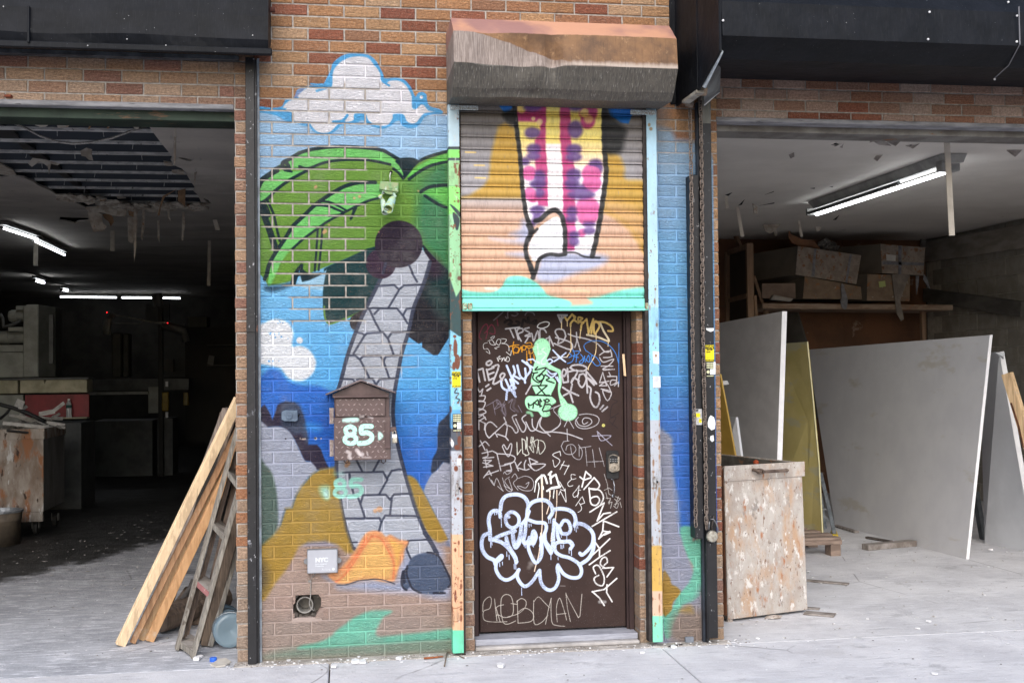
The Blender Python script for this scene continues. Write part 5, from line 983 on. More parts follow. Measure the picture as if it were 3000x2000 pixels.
# chains
def link_mesh():
    b = bmesh.new(); n, kk = 12, 6; L, R_, r = .0115, .0085, .0027; rings = []
    for i in range(n):
        a = 2*math.pi*i/n; cx, cz = R_*math.cos(a), R_*math.sin(a)+(L if math.sin(a) > 0 else -L if math.sin(a) < 0 else 0)
        dx, dz = math.cos(a), math.sin(a)
        rings.append([b.verts.new((cx+dx*r*math.cos(2*math.pi*k/kk), r*math.sin(2*math.pi*k/kk), cz+dz*r*math.cos(2*math.pi*k/kk))) for k in range(kk)])
    for i in range(n):
        A, B = rings[i], rings[(i+1) % n]
        for k in range(kk): b.faces.new([A[k], A[(k+1) % kk], B[(k+1) % kk], B[k]])
    for f in b.faces: f.smooth = True
    me = bpy.data.meshes.new('link'); b.to_mesh(me); b.free(); me.materials.append(simple('rusty_chain', (128,116,108), (92,80,72), 40, .6, .1)); return me
LM = link_mesh()
def chain(label, x, Y, py0, py1):
    z0, z1 = W(2040, py0, Y).z, W(2040, py1, Y).z; t = thing('hoist_chain', label, 'chain', (x, Y, z0), 'chains hanging from the big black hood')
    nl = int((z0-z1)/.0305)
    for i in range(nl):
        o = bpy.data.objects.new('link', LM); COL.objects.link(o); o.parent = t
        o.location = (math.sin(i*.11)*.0025, 0, -.0305*i-.012); o.rotation_euler = (0, random.uniform(-.06, .06), (0.25 if i % 2 else math.pi/2+.25)+random.uniform(-.2, .2))
        o.scale = (1.25, 1.25, 1.25)
chain('left one of the two rusty chains, hanging in front of the short black channel', W(2029, 900, -.125).x, -.125, 312, 1545)
chain('right one of the two rusty chains, hanging between the black posts', W(2060, 900, -.12).x, -.12, 275, 1552)
# padlock on the post
t = thing('padlock', 'round worn steel padlock hanging from a shackle on the black gate post', 'padlock', tuple(W(2086, 1560, -.11)))
BR = simple('worn_brass_steel', (190,188,178), (150,142,130), 60, .35, .7)
pc = W(2086, 1570, -.105)
M().lathe(pc+Vector((0, .012, 0)), [(0,0),(.030,0),(.034,.004),(.034,.018),(.030,.023),(0,.024)], 18, (0,-1,0)).obj('lock_body', BR, t, smooth=False)
M().tube([W(x, y, -.105) for x, y in C6([(1248,865),(1250,830),(1256,815),(1270,815),(1283,835),(1292,860),(1288,880)])], .0045, 8).obj('shackle', simple('steel_shackle', (150,152,156), (110,110,114), 50, .3, .8), t, smooth=True)
M().tube([W(x, y, -.09) for x, y in C6([(1272,800),(1268,825),(1262,850),(1268,880)])], .005, 8).obj('hasp_ring', simple('hasp_steel', (96,90,86), (70,64,60), 50, .4, .7), t, smooth=True)
# stickers
def text(s, size, loc, mat, parent, name='lettering', bold=0.0, ax='C', sx=1.0):
    cu = bpy.data.curves.new(name, 'FONT'); cu.body = s; cu.size = size; cu.align_x = 'LEFT' if ax == 'L' else 'CENTER'; cu.align_y = 'CENTER'; cu.offset = bold; cu.extrude = 0.0004; cu.resolution_u = 3
    to = bpy.data.objects.new('tmp', cu); COL.objects.link(to); dgp = bpy.context.evaluated_depsgraph_get(); me = bpy.data.meshes.new_from_object(to.evaluated_get(dgp)); bpy.data.objects.remove(to); bpy.data.curves.remove(cu)
    off = ORG.get(parent, Vector((0,0,0))); L = Vector(loc)-off
    for v in me.vertices: v.co = (v.co.x*sx+L.x, L.y-v.co.z, v.co.y+L.z)
    me.name = name; me.materials.append(mat); o = bpy.data.objects.new(name, me); COL.objects.link(o); o.parent = parent; ORG[o] = off; return o
INK = simple('black_ink', (24,24,24), None, 10, bump=0); YEL = simple('yellow_vinyl', (244,226,24), (236,216,20), 20, .4, bump=0); WV = simple('white_vinyl', (232,234,236), (214,216,218), 20, .5, bump=0); CRM = simple('cream_vinyl', (226,226,186), None, 20, bump=0)
def sticker(parent, x0, y0, x1, y1, Y, mat, label):
    a, b = W(x0, y0, Y), W(x1, y1, Y); o = M().box(a.x, b.x, Y-.0012, Y, b.z, a.z).obj('sticker', mat, parent, label=label); return o, a, b
def gate_sticker(parent, x0, y0, x1, y1, Y):
    o, a, b = sticker(parent, x0, y0, x1, y1, Y, YEL, 'yellow service gates sticker'); cx = (a.x+b.x)/2; h = a.z-b.z; y = Y-.0016; w = b.x-a.x
    text('347.489.3226', h*.105, (cx, y, a.z-h*.07), INK, o, bold=.0004); text('SERVICE', h*.16, (cx, y, a.z-h*.19), INK, o, bold=.0008); text('GATES', h*.13, (cx, y, a.z-h*.29), INK, o, bold=.0008); text('347.489.3226', h*.105, (cx, y, b.z+h*.06), INK, o, bold=.0004)
    M().box(a.x+w*.12, a.x+w*.60, y-.0003, y, a.z-h*.47, a.z-h*.41).box(a.x+w*.18, a.x+w*.2, y-.0003, y, a.z-h*.80, a.z-h*.47).box(a.x+w*.52, a.x+w*.54, y-.0003, y, a.z-h*.78, a.z-h*.47).box(a.x+w*.18, a.x+w*.53, y-.0003, y, a.z-h*.80, a.z-h*.785).box(a.x+w*.05, b.x-w*.05, y-.0003, y, a.z-h*.365, a.z-h*.355).box(a.x+w*.68, b.x-w*.08, y-.0003, y, a.z-h*.56, a.z-h*.545).box(a.x+w*.68, b.x-w*.12, y-.0003, y, a.z-h*.66, a.z-h*.645).obj('drawn_gate', INK, o)
def lock_sticker(parent, x0, y0, x1, y1, Y):
    o, a, b = sticker(parent, x0, y0, x1, y1, Y, INK, 'black and cream locksmith sticker with a hand'); h = a.z-b.z; w = b.x-a.x; y = Y-.0016; k = M()
    for i, (f0, f1) in enumerate(((.03,.10),(.14,.22),(.26,.33),(.36,.43),(.90,.96))):
        for q in range(5): k.box(a.x+w*(.08+q*.175), a.x+w*(.08+q*.175+.13), y-.0003, y, a.z-h*f1, a.z-h*f0)
    k.obj('lettering', CRM, o); M().box(a.x+w*.5, b.x-w*.05, y-.0006, y, a.z-h*.84, a.z-h*.47).obj('white_patch', WV, o)
    M().lathe((a.x+w*.26, y, a.z-h*.66), [(w*.2,0),(w*.2,.0004),(0,.0004)], 10, (0,-1,0)).obj('hand_mark', CRM, o)
gate_sticker(gl, 1324, 1088, 1350, 1134, -.0862); lock_sticker(gl, 1326, 1212, 1352, 1264, -.0862)
gate_sticker(pc_, 2066, 1011, 2092, 1057, -.0762); lock_sticker(pc_, 2068, 1060, 2092, 1104, -.0762)
o, a, b = sticker(pa_, 2031, 1198, 2057, 1244, -.1012, simple('grey_vinyl', (186,188,190), (150,152,156), 60, bump=0), 'grey and yellow repair sticker, torn')
M().box(a.x+.005, b.x-.012, -.1030, -.1026, b.z+.045, b.z+.068).obj('yellow_band', YEL, o); M().box(b.x-.02, b.x-.003, -.1030, -.1026, b.z+.014, b.z+.036).obj('yellow_square', YEL, o); text('24', .016, (b.x-.0115, -.1034, b.z+.027), INK, o); text('478.1993', .010, ((a.x+b.x)/2+.004, -.1034, b.z+.006), WV, o)
M().box(a.x+.003, a.x+.03, -.1030, -.1026, a.z-.012, a.z-.004).obj('lettering', INK, o)
for pts, lab in (([(2077,1223),(2082,1216),(2092,1222),(2096,1240),(2094,1256),(2084,1260),(2074,1250),(2073,1238)], 'torn white sticker rest'), ([(2081,1277),(2090,1274),(2092,1290),(2086,1294),(2080,1288)], 'small torn white sticker rest'), ([(2068,961),(2092,961),(2091,968),(2082,972),(2070,967)], 'torn white paper corner'), ([(2090,1060),(2096,1060),(2096,1096),(2091,1096)], 'white paper strip')):
    M().prism([W(x, y, -.0765) for x, y in pts], (0,-1,0), .001).obj('sticker', WV, pc_, label=lab)
M().prism([W(x, y, -.0862) for x, y in ((1341,1342),(1352,1342),(1350,1362),(1339,1361))], (0,-1,0), .001).obj('sticker', WV, gl, label='small blank white sticker')
txb = M()
a, b = W(1913, 1102, -.0862), W(1935, 1135, -.0862)
o = M().box(a.x, b.x, -.0874, -.0862, b.z, a.z).obj('sticker', WV, gr, label='white notice sticker with fine print')
for i in range(5): txb.box(a.x+.004, b.x-.006-.004*(i % 2), -.0880, -.0876, a.z-.006-i*.0062, a.z-.004-i*.0062)
txb.obj('fine_print', simple('grey_ink', (120,124,140)), o)

# ------------------------------------------------------------------ letter box
MBM = image_mat('letter_box_paint', (88,70,68), mb, MB_IM, .5, dirt=[((170,160,158), 120, .68, .04, (1,1,1), .6)])
MBB = simple('brown_box_paint', (90,72,70), (74,58,57), 12, .5, spots=((150,142,140), 90, .68, .04))
q = lambda x, y, Y: W(*rg(700, 1000, 1.5686)([(x, y)])[0], Y)
t = thing('letter_box', 'brown tread plate letter box with gabled roof and 85 stencilled in pale green, padlocked', 'letter box', (.58, 0, 1.25))
bx0 = q(444, 300, -.20).x; bx1 = q(672, 300, -.20).x; bz1 = q(560, 258, -.20).z; bz0 = q(560, 540, -.20).z
ox0, ox1 = q(438, 300, -.19).x, q(692, 300, -.19).x
M().box(ox0, ox1, -.19, -.002, bz0-.002, bz1+.0).obj('box_body', MBB, t, bevel=.003)
dzm = q(560, 346, -.20).z; dx1 = q(697, 450, -.2).x
dleaf = M().box(ox0-.002, ox1+.004, MBY, -.192, bz0-.004, dzm-.002).obj('box_door', MBM, t, bevel=.002)
flap = M().box(bx0, bx1, MBY+.004, -.192, dzm+.002, bz1-.004).obj('letter_flap', MBM, t, bevel=.002)
def treads(x0, x1, z0, z1, Y, parent):
    tm = M(); k = 0; s = .030
    nx, nz = int((x1-x0)/s), int((z1-z0)/s)
    for i in range(nx+1):
        for j in range(nz+1):
            x = x0+.012+i*s+(s/2 if j % 2 else 0); z = z0+.012+j*s*.92
            if x > x1-.01 or z > z1-.01: continue
            a = math.radians(38 if (i+j) % 2 else -38); d_ = Vector((math.cos(a), 0, math.sin(a)))*.0095
            c_ = Vector((x, Y, z)); nrm = Vector((-d_.z, 0, d_.x)).normalized()*.003
            v = tm.verts([c_-d_, c_-nrm, c_+d_, c_+nrm, c_+Vector((0,-.003,0))])
            for f in ((0,1,4),(1,2,4),(2,3,4),(3,0,4)): tm.face([v[q_] for q_ in f])
    tm.obj('tread_pattern', simple('tread_highlight', (176,160,156), (140,124,120), 60, .4), parent, kind='stuff')
treads(ox0, ox1, bz0, dzm, MBY-.0002, dleaf); treads(bx0, bx1, dzm, bz1, MBY+.0038, flap)
ap = q(560, 181, -.2); le = q(398, 247, -.21); re = q(718, 237, -.21)
ROOFM = simple('roof_sheet', (120,104,104), (84,68,68), 14, .45, spots=((190,182,186), 50, .62, .05))
M().hexa([(le.x, -.235, le.z), (ap.x, -.235, ap.z), (ap.x, -.235, ap.z+.006), (le.x, -.235, le.z+.006), (le.x, -.002, le.z), (ap.x, -.002, ap.z), (ap.x, -.002, ap.z+.006), (le.x, -.002, le.z+.006)]).obj('roof_panel', ROOFM, t)
M().hexa([(ap.x, -.235, ap.z), (re.x, -.235, re.z), (re.x, -.235, re.z+.006), (ap.x, -.235, ap.z+.006), (ap.x, -.002, ap.z), (re.x, -.002, re.z), (re.x, -.002, re.z+.006), (ap.x, -.002, ap.z+.006)]).obj('roof_panel', ROOFM, t)
M().prism([q(430, 243, -.2), q(560, 186, -.2), q(690, 238, -.2), q(690, 246, -.2), q(430, 256, -.2)], (0, 1, 0), .01).obj('gable', MBB, t)
M().box(q(432, 250, -.21).x, q(688, 250, -.21).x, -.225, -.19, bz1+.001, bz1+.012).obj('eave_bar', MBB, t, bevel=.002)
for yy0, yy1 in ((305, 378), (452, 527)):
    M().box(q(416, 340, -.2).x, q(430, 340, -.2).x, -.207, -.19, q(420, yy1, -.2).z, q(420, yy0, -.2).z).tube([q(432, yy1, -.21), q(432, yy0, -.21)], .005, 8).obj('hinge', simple('hinge_steel', (112,96,92), (150,140,136), 60, .5, .3), t, bevel=0)
M().box(q(670, 340, -.21).x, q(694, 340, -.21).x, -.222, -.208, q(680, 490, -.21).z, q(680, 372, -.21).z).box(q(694, 340, -.21).x, q(722, 340, -.21).x, -.216, -.206, q(680, 415, -.21).z, q(680, 393, -.21).z).obj('hasp', MBB, t, bevel=.002)
M().box(q(553, 345, -.22).x, q(577, 345, -.22).x, -.222, -.207, q(560, 352, -.22).z, q(560, 338, -.22).z).obj('flap_catch', simple('catch', (140,130,128), (110,100,98), 60), t, bevel=.002)
for xx in (494, 664): p = q(xx, 545, -.1); M().tube([p+Vector((-.012,0,.01)), p+Vector((-.012,0,-.008)), p+Vector((0,0,-.018)), p+Vector((.012,0,-.008)), p+Vector((.012,0,.01))], .0035, 6).obj('bolt_loop', MBB, t)
t2 = thing('padlock', 'small laminated steel padlock hanging on the hasp of the letter box', 'padlock', tuple(q(716, 445, -.215)))
M().box(q(704, 440, -.22).x, q(727, 440, -.22).x, -.235, -.217, q(714, 466, -.22).z, q(714, 428, -.22).z).obj('lock_body', BR, t2, bevel=.003)
M().tube([q(707, 428, -.226), q(707, 415, -.226), q(714, 408, -.226), q(721, 415, -.226), q(721, 428, -.226)], .003, 8).obj('shackle', SATIN, t2, smooth=True)
M().box(q(704, 440, -.22).x-.0005, q(725, 440, -.22).x, -.2365, -.2352, q(714, 441, -.22).z, q(714, 425, -.22).z).obj('white_tape', WV, t2)

# ------------------------------------------------------------------ water meter transmitter box, cable, pipe
t = thing('transmitter_box', 'grey plastic meter transmitter box lettered NYC, screwed to the sand coloured brick', 'utility box', tuple(W(945, 1645, -.02)))
a, b = W(901, 1612, -.045), W(988, 1676, -.045)
GP = simple('grey_plastic', (166,168,176), (156,158,166), 6, .45, bump=.0003); GPD = simple('grey_plastic_base', (120,122,126), (108,110,114), 6, .5)
M().box(a.x-.003, b.x+.003, -.032, -.003, b.z-.003, a.z+.003).lathe((a.x-.006, -.014, (a.z+b.z)/2), [(.016,0),(.016,.008),(0,.008)], 12, (0,-1,0)).lathe((b.x+.008, -.014, (a.z+b.z)/2), [(.016,0),(.016,.008),(0,.008)], 12, (0,-1,0)).obj('box_base', GPD, t, bevel=0)
M().box(a.x, b.x, -.045, -.033, b.z, a.z).obj('box_lid', GP, t, bevel=.004, seg=2)
LW = simple('white_print', (206,210,216), None, 10, bump=0); hh = a.z-b.z; yy = -.0458; lx = a.x+(b.x-a.x)*.26
text('NYC', hh*.25, (lx, yy, a.z-hh*.43), LW, t, bold=.0022, ax='L', sx=1.05); text('Environmental', hh*.085, (lx, yy, a.z-hh*.60), LW, t, ax='L', bold=.0003); text('Protection', hh*.085, (lx, yy, a.z-hh*.69), LW, t, ax='L', bold=.0003); text('Aclara', hh*.15, (b.x-(b.x-a.x)*.38, yy, b.z+hh*.15), LW, t)
M().lathe((b.x-(b.x-a.x)*.13, yy+.0004, b.z+hh*.16), [(.0075,0),(.0075,.0008),(0,.0008)], 14, (0,-1,0)).obj('round_mark', LW, t)
CBL = simple('grey_cable', (150,146,142), (120,116,112), 30, .6)
cable = M().tube([W(x, y, Y) for x, y, Y in ((926,1676,-.02),(914,1690,-.008),(911,1700,-.008),(910,1740,-.008),(909,1752,-.01),(906,1765,-.02),(909,1778,-.025),(918,1787,-.025),(922,1784,0),(918,1775,.06))], .0028, 6).obj('thin_cable', CBL, None, smooth=True)
props(cable, 'thin grey cable running from the grey box down into the hole in the brick', 'cable')
props(M().box(W(903, 1700).x, W(911, 1700).x, -.011, -.003, W(905, 1703).z, W(905, 1698).z).obj('cable_clip', CBL, cable))
t = thing('drain_pipe', 'round grey pipe end sitting in the ragged hole low in the mural wall', 'pipe', tuple(W(893, 1771, .05)))
pcn = W(893, 1771, .03)
pm = M(); ro, ri = .047, .040
pm.lathe((pcn.x, .03, pcn.z), [(ro,-.55),(ro,0),(ri,0),(ri,-.55)], 26, (0,-1,0)).obj('pipe_wall', simple('grey_pipe', (148,146,142), (120,116,112), 16, .6), t, smooth=False)
hv = M(); hv.box(hx0-.02, hx1+.02, .30, .32, hz0-.02, hz1+.02); props(hv.obj('hole_back', DARKM), kind='structure')
rub = M(); random.seed(21)
for p in range(16):
    x = random.uniform(hx0, hx1); rub.blob((x, random.uniform(.02, .12), hz0+random.uniform(.0, .012)), .018, .016, .010, 1, .3)
for (x, y) in ((862,1745),(868,1742),(938,1745),(944,1800),(938,1806),(864,1800)): p = W(x, y, .03); rub.blob((p.x, .03, p.z), .016, .02, .014, 1, .35)
props(rub.obj('broken_mortar', simple('broken_mortar_grey', (96,90,84), (66,60,56), 40, .95), kind='stuff'), 'crumbs of broken mortar lining the hole around the pipe')
for poly in ([(735,850),(690,880),(655,935),(638,975),(735,975)], [(672,702),(735,702),(730,830),(708,748)], [(388,702),(430,702),(414,722),(410,800),(388,830)], [(388,930),(402,930),(404,975),(388,975)]):
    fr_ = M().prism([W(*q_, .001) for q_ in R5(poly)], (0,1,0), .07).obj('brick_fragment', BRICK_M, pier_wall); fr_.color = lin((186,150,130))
# ------------------------------------------------------------------ twin flood lamp over sprayed in greens
t = thing('flood_lamp', 'small twin flood lamp on a junction box, oversprayed green, among the painted palm leaves', 'lamp', tuple(W(1141, 560, -.02)))
LG = simple('overspray_green', (104,150,100), (140,150,110), 30, .6, spots=((190,200,190), 40, .6, .06)); LWT = simple('overspray_white', (196,206,200), (150,180,160), 30, .5, spots=((178,188,92), 14, .55, .08))
pp = lambda x, y, Y: W(*R2([(x, y)])[0], Y)
M().prism([pp(1390,510,-.06), pp(1600,530,-.06), pp(1595,640,-.06), pp(1375,605,-.06)], (0, 1, 0), .055).obj('junction_box', LG, t, bevel=.003)
M().lathe(pp(1505,575,-.062), [(.014,0),(.014,.003),(.010,.003),(.010,.001),(0,.001)], 14, (0,-1,0)).obj('knockout', LG, t)
M().prism([pp(1385,608,-.05), pp(1590,642,-.05), pp(1540,668,-.05), pp(1460,655,-.05)], (0, 1, 0), .04).obj('cover', LG, t)
M().tube([pp(1425,640,-.06), pp(1390,690,-.075), pp(1415,730,-.08)], .010, 10).lathe(pp(1388,692,-.083), [(.011,0),(.011,.01),(0,.012)], 12, (0,-1,0)).obj('swivel_arm', LWT, t, smooth=True)
M().tube([pp(1540,655,-.06), pp(1560,690,-.075), pp(1545,715,-.08)], .008, 10).obj('swivel_arm', LWT, t, smooth=True)
def cone(a, b, r0, r1, mat):
    a, b = Vector(a), Vector(b); L = (b-a).length; M().lathe(a, [(0,0),(r0*.7,0),(r0,L*.15),(r1,L),(r1*.88,L),(r0*.6,L*.4),(0,L*.35)], 18, (b-a)).obj('lamp_head', mat, t, smooth=False)
cone(pp(1410,720,-.07), pp(1450,870,-.13), .013, .022, LWT); cone(pp(1535,705,-.08), pp(1478,835,-.16), .020, .028, simple('overspray_yellow', (176,186,104), (160,196,196), 26, .5))
M().tube([pp(1510,405,.0), pp(1498,450,-.02), pp(1500,520,-.03)], .003, 6).obj('wire', simple('white_wire', (226,226,220)), t, smooth=True)
M().lathe(pp(1510,410,-.004), [(.009,0),(.009,.002),(0,.002)], 10, (0,-1,0)).obj('wire_hole', DARKM, t)
for x in (1430, 1580): M().tube([pp(x,515,-.03), pp(x+2,478,-.03)], .0015, 5).obj('screw_tab', LG, t)
# small grey box among the violet rocks
t = thing('conduit_box', 'small round faced conduit box painted the same blue grey as the wall around it', 'utility box', tuple(W(848, 1218, -.02)))
GB = simple('blue_grey_paint', (92,108,126), (72,86,104), 26, .6)
M().prism([W(x, y, -.004) for x, y in R4([(258,20),(300,0),(440,5),(445,120),(420,132),(290,128),(256,110)])], (0,-1,0), .035).obj('box_body', GB, t, bevel=.003)
M().lathe(W(*R4([(343,72)])[0], -.039), [(.019,0),(.017,.006),(.010,.007),(.006,.006),(0,.009)], 16, (0,-1,0)).obj('face_dial', GB, t)
M().tube([W(*R4([(440,68)])[0], -.02), W(*R4([(458,68)])[0], -.02)], .006, 8).obj('conduit_stub', DARKM, t)
# ================================================================== left bay
CE = rg(0, 280, 3.36); ZA = rg(0, 600, 3.92); ZB = rg(0, 1000, 3.92); ZC = rg(300, 850, 3.92); ZDD = rg(0, 1350, 3.92); ZE = rg(330, 1500, 3.485); K2 = rg(0, 1000, 1.5675)
HC = 3.2
def PX(x, y, X):
    d = ray(x, y); t_ = (X-CAM[0])/d[0]; return Vector(CAM+d*t_)
def sheet_with_holes(outer, holes, z, th):
    b = bmesh.new(); es = []
    for loop in [outer]+holes:
        vs = [b.verts.new((p[0], p[1], z)) for p in loop]; es += [b.edges.new((vs[i], vs[(i+1) % len(vs)])) for i in range(len(vs))]
    r = bmesh.ops.triangle_fill(b, edges=es, use_beauty=True)
    r2 = bmesh.ops.extrude_face_region(b, geom=b.faces[:]); 
    for g in r2['geom']:
        if isinstance(g, bmesh.types.BMVert): g.co.z += th
    m_ = M(); m_.b.free(); m_.b = b; return m_
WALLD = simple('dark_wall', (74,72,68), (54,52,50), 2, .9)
CEILM = simple('drywall_ceiling', (192,186,178), (172,166,160), 1.6, .9, bump=.001, bscale=30, spots=[((196,190,184), 1.1, .54, .05, (.5,1.6,1)), ((112,104,96), 3, .68, .05)])
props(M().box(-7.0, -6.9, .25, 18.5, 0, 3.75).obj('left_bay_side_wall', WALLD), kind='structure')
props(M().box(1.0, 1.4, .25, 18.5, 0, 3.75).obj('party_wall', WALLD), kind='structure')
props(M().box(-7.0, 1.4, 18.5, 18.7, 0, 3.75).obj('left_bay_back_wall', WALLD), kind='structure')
DECK = simple('blue_grey_deck', (66,72,80), (54,60,68), 2, .7, bump=0)
dk = M()
for i in range(30): y = .26+i*.6; dk.box(-6.9, 1.0, y, y+.3, 3.53, 3.555)
dk.box(-6.9, 1.0, .25, 18.5, 3.56, 3.75)
props(dk.obj('roof_deck', DECK, kind='structure'), kind='structure')
hole_px = CE([(-700,165),(0,165),(140,172),(200,158),(250,175),(300,200),(335,215),(350,280),(400,292),(450,285),(500,255),(600,246),(700,250),(850,262),(1000,268),(1100,276),(1200,275),(1300,296),(1350,290),(1460,296),(1520,380),(1580,460),(1650,545),(1700,612),(1680,640),(1720,690),(1790,720),(1830,762),(1850,800),(1880,850),(1920,905),(1905,940),(1950,980),(1980,1050),(2012,1112),(1960,1125),(1900,1108),(1850,1125),(1760,1080),(1700,1072),(1620,1090),(1500,1086),(1440,1100),(1300,1072),(1250,1110),(1200,1120),(1120,1110),(1050,1138),(960,1110),(900,1132),(830,1100),(760,1062),(700,1030),(590,992),(480,930),(370,882),(330,850),(240,812),(150,800),(80,798),(20,815),(-200,790),(-700,700)])
hp_ = [G(x, y, HC) for x, y in hole_px]
h2 = [G(x, y, HC) for x, y in ZA([(690,140),(850,148),(1010,150),(1020,185),(900,195),(860,212),(760,190),(680,180)])]
h3 = [G(x, y, HC) for x, y in CE([(1750,612),(1800,612),(1850,622),(1905,630),(1880,650),(1830,640)])]
h4 = [G(x, y, HC) for x, y in CE([(2000,1010),(2050,1030),(2090,1070),(2040,1050)])]
cl = sheet_with_holes([(-6.9, .262), (1.0, .262), (1.0, 18.5), (-6.9, 18.5)], [[(p.x, p.y) for p in h] for h in (hp_, h2, h3, h4)], HC, .016).obj('ceiling_board', CEILM)
props(cl, kind='structure')
WEBM = simple('shaded_web_steel', (70,76,84), (60,66,74), 1.2, .6, bump=0)  # web gets little light; that shade is put into a darker steel tone
CH_M = simple('galvanised_channel', (206,206,204), (160,160,160), 12, .7, .0, stretch=(1,1,3), spots=((90,88,86), 16, .62, .06, (2,1,1)))  # flange and lip toned paler, standing for the light they catch
for i in range(13):
    y = .50+i*.412
    jb = M(); 
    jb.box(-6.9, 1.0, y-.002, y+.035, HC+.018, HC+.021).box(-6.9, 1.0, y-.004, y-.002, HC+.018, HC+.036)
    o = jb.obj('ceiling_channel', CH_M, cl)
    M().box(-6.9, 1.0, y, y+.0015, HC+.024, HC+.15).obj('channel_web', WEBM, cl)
nl = M()
for i in range(10):
    for k in range(7): x = -3.2+k*.42+random.uniform(-.1, .1); nl.tube([(x, .52+i*.412, HC+.022), (x+random.uniform(-.01,.01), .52+i*.412, HC-.018)], .002, 4)
nl.obj('drywall_screw', CH_M, cl, kind='stuff')
TAPE = simple('dark_wrap', (46,46,48), (34,34,36), 5, .6)
a = G(0, 370, 3.23); b = G(330, 610, 3.23)
dkt = M(); 
dkt.b.free(); dkt = M(); Q = [G(x, y, 3.235) for x, y in CE([(-100,250),(110,320),(200,440),(330,520),(460,620),(560,690),(740,840),(900,980),(1040,1080),(900,1080),(800,950),(640,820),(480,700),(300,600),(200,500),(160,450),(60,430),(-100,400)])]
dkt.prism(Q, (0, 0, 1), .02).obj('sagging_wrap', TAPE, cl)
cab = [G(x, y, z) for (x, y), z in zip(CE([(100,258),(230,310),(400,400),(560,455),(720,475),(900,462),(1100,420),(1300,345),(1460,300)]), (3.24,3.2,3.14,3.1,3.09,3.1,3.13,3.17,3.22))]
props(M().tube([Vector(p) for p in [*cab]], .008, 8).obj('flexible_conduit', simple('conduit_grey', (170,168,164), (130,128,124), 90, .5, .3), None, smooth=True), 'flexible metal conduit sagging across the torn open ceiling of the left bay', 'conduit')
SHRED = simple('torn_drywall', (188,182,172), (150,140,128), 14, .95, spots=((150,112,80), 6, .62, .04)); KR = simple('kraft_paper', (156,126,98), (120,96,74), 10, .9)
def shred(px, Yz=HC-.004, mat=SHRED, th=.012, drop=None, name='torn_board', parent=cl):
    P = [G(x, y, Yz) for x, y in px]; Y0 = sum(p.y for p in P)/len(P)
    if drop is not None: P = [W(x, y, drop) for x, y in px]; return M().prism(P, (0, 1, 0), th).obj(name, mat, parent)
    return M().prism(P, (0, 0, -1), th).obj(name, mat, parent)
shred(CE([(270,140),(640,150),(620,190),(560,215),(500,210),(520,245),(450,290),(400,292),(345,275),(330,215),(280,195)]))
shred(CE([(-20,170),(140,175),(110,196),(40,192),(-20,185)]))
for p in ([(555,262),(640,262),(690,270),(660,300),(615,300),(570,300)], [(1310,285),(1370,285),(1365,315),(1330,320)], [(-20,640),(60,690),(130,720),(160,770),(60,770),(-20,760)], [(1610,640),(1690,655),(1700,680),(1640,678),(1620,665)], [(1690,730),(1760,728),(1810,735),(1815,765),(1760,760),(1700,750)],
          [(935,975),(1000,990),(1050,1005),(960,1000)], [(1060,1060),(1180,1055),(1235,1070),(1230,1092),(1150,1098),(1070,1085)], [(660,990),(740,1005),(750,1025),(700,1015)], [(1150,990),(1240,1000),(1160,1004)]): shred(CE(p))
def yat(x, y): return G(x, y, HC).y
for p, mt in (([(790,545),(850,515),(905,530),(900,580),(915,640),(870,630),(840,600),(800,590)], SHRED), ([(865,330),(890,270),(912,265),(880,325)], KR), ([(1050,325),(1075,278),(1085,280),(1068,318)], SHRED), ([(275,670),(320,615),(440,630),(590,670),(560,685),(500,670),(480,770),(470,700),(400,650),(370,660),(310,700)], SHRED),
              ([(1715,300),(1735,290),(1728,640),(1712,690),(1708,500)], SHRED), ([(1912,760),(1940,748),(1925,790),(1920,880),(1912,870)], SHRED), ([(1750,935),(1825,915),(1820,1100),(1790,1060),(1750,1040)], KR), ([(1600,990),(1740,920),(1620,1000),(1580,1100),(1570,1180),(1550,1180)], KR),
              ([(860,1150),(950,1140),(1000,1170),(1010,1250),(1050,1290),(1020,1330),(920,1344),(890,1260)], SHRED), ([(1005,1170),(1080,1160),(1110,1200),(1120,1240),(1090,1290),(1070,1240),(1035,1215)], KR), ([(830,1100),(1000,1080),(1100,1100),(1250,1120),(1240,1180),(1180,1190),(1110,1180),(1000,1150),(880,1150)], SHRED),
              ([(1255,1105),(1350,1105),(1350,1160),(1320,1200),(1270,1180)], KR), ([(1255,1200),(1355,1200),(1350,1344),(1330,1360),(1300,1460),(1260,1430)], SHRED), ([(1405,1110),(1430,1130),(1420,1300),(1400,1430),(1385,1400)], SHRED), ([(1550,1230),(1575,1230),(1570,1440),(1550,1400)], SHRED), ([(1790,1150),(1820,1140),(1822,1270),(1800,1430),(1788,1420)], SHRED),
              ([(1640,1080),(1665,1100),(1670,1180),(1685,1240),(1650,1200)], SHRED), ([(2093,1222),(2135,1218),(2165,1325),(2120,1325)], simple('cream_strip', (206,200,186))), ([(1320,1080),(1345,1080),(1340,1500),(1320,1640),(1312,1300)], SHRED)):
    px = CE(p); top = min(q_[1] for q_ in px); cx_ = sum(q_[0] for q_ in px)/len(px); yy_ = min(yat(cx_, top), 9); shred(px, drop=yy_, mat=mt, th=.012, name='hanging_shred')
rg_ = M(); random.seed(5)
for i in range(150):
    x = random.uniform(590, 2010); y = 985+(x-590)*.14 if x < 1250 else 1085; p = G(*CE([(x, y+random.uniform(-22, 38))])[0], HC-.02); rg_.blob(p, .05, .03, .02, 1, .5)
rg_.obj('crumbled_edge', SHRED, cl, kind='stuff')
STRIP = simple('pale_strip', (176,170,158), (150,144,134), 10, .8)
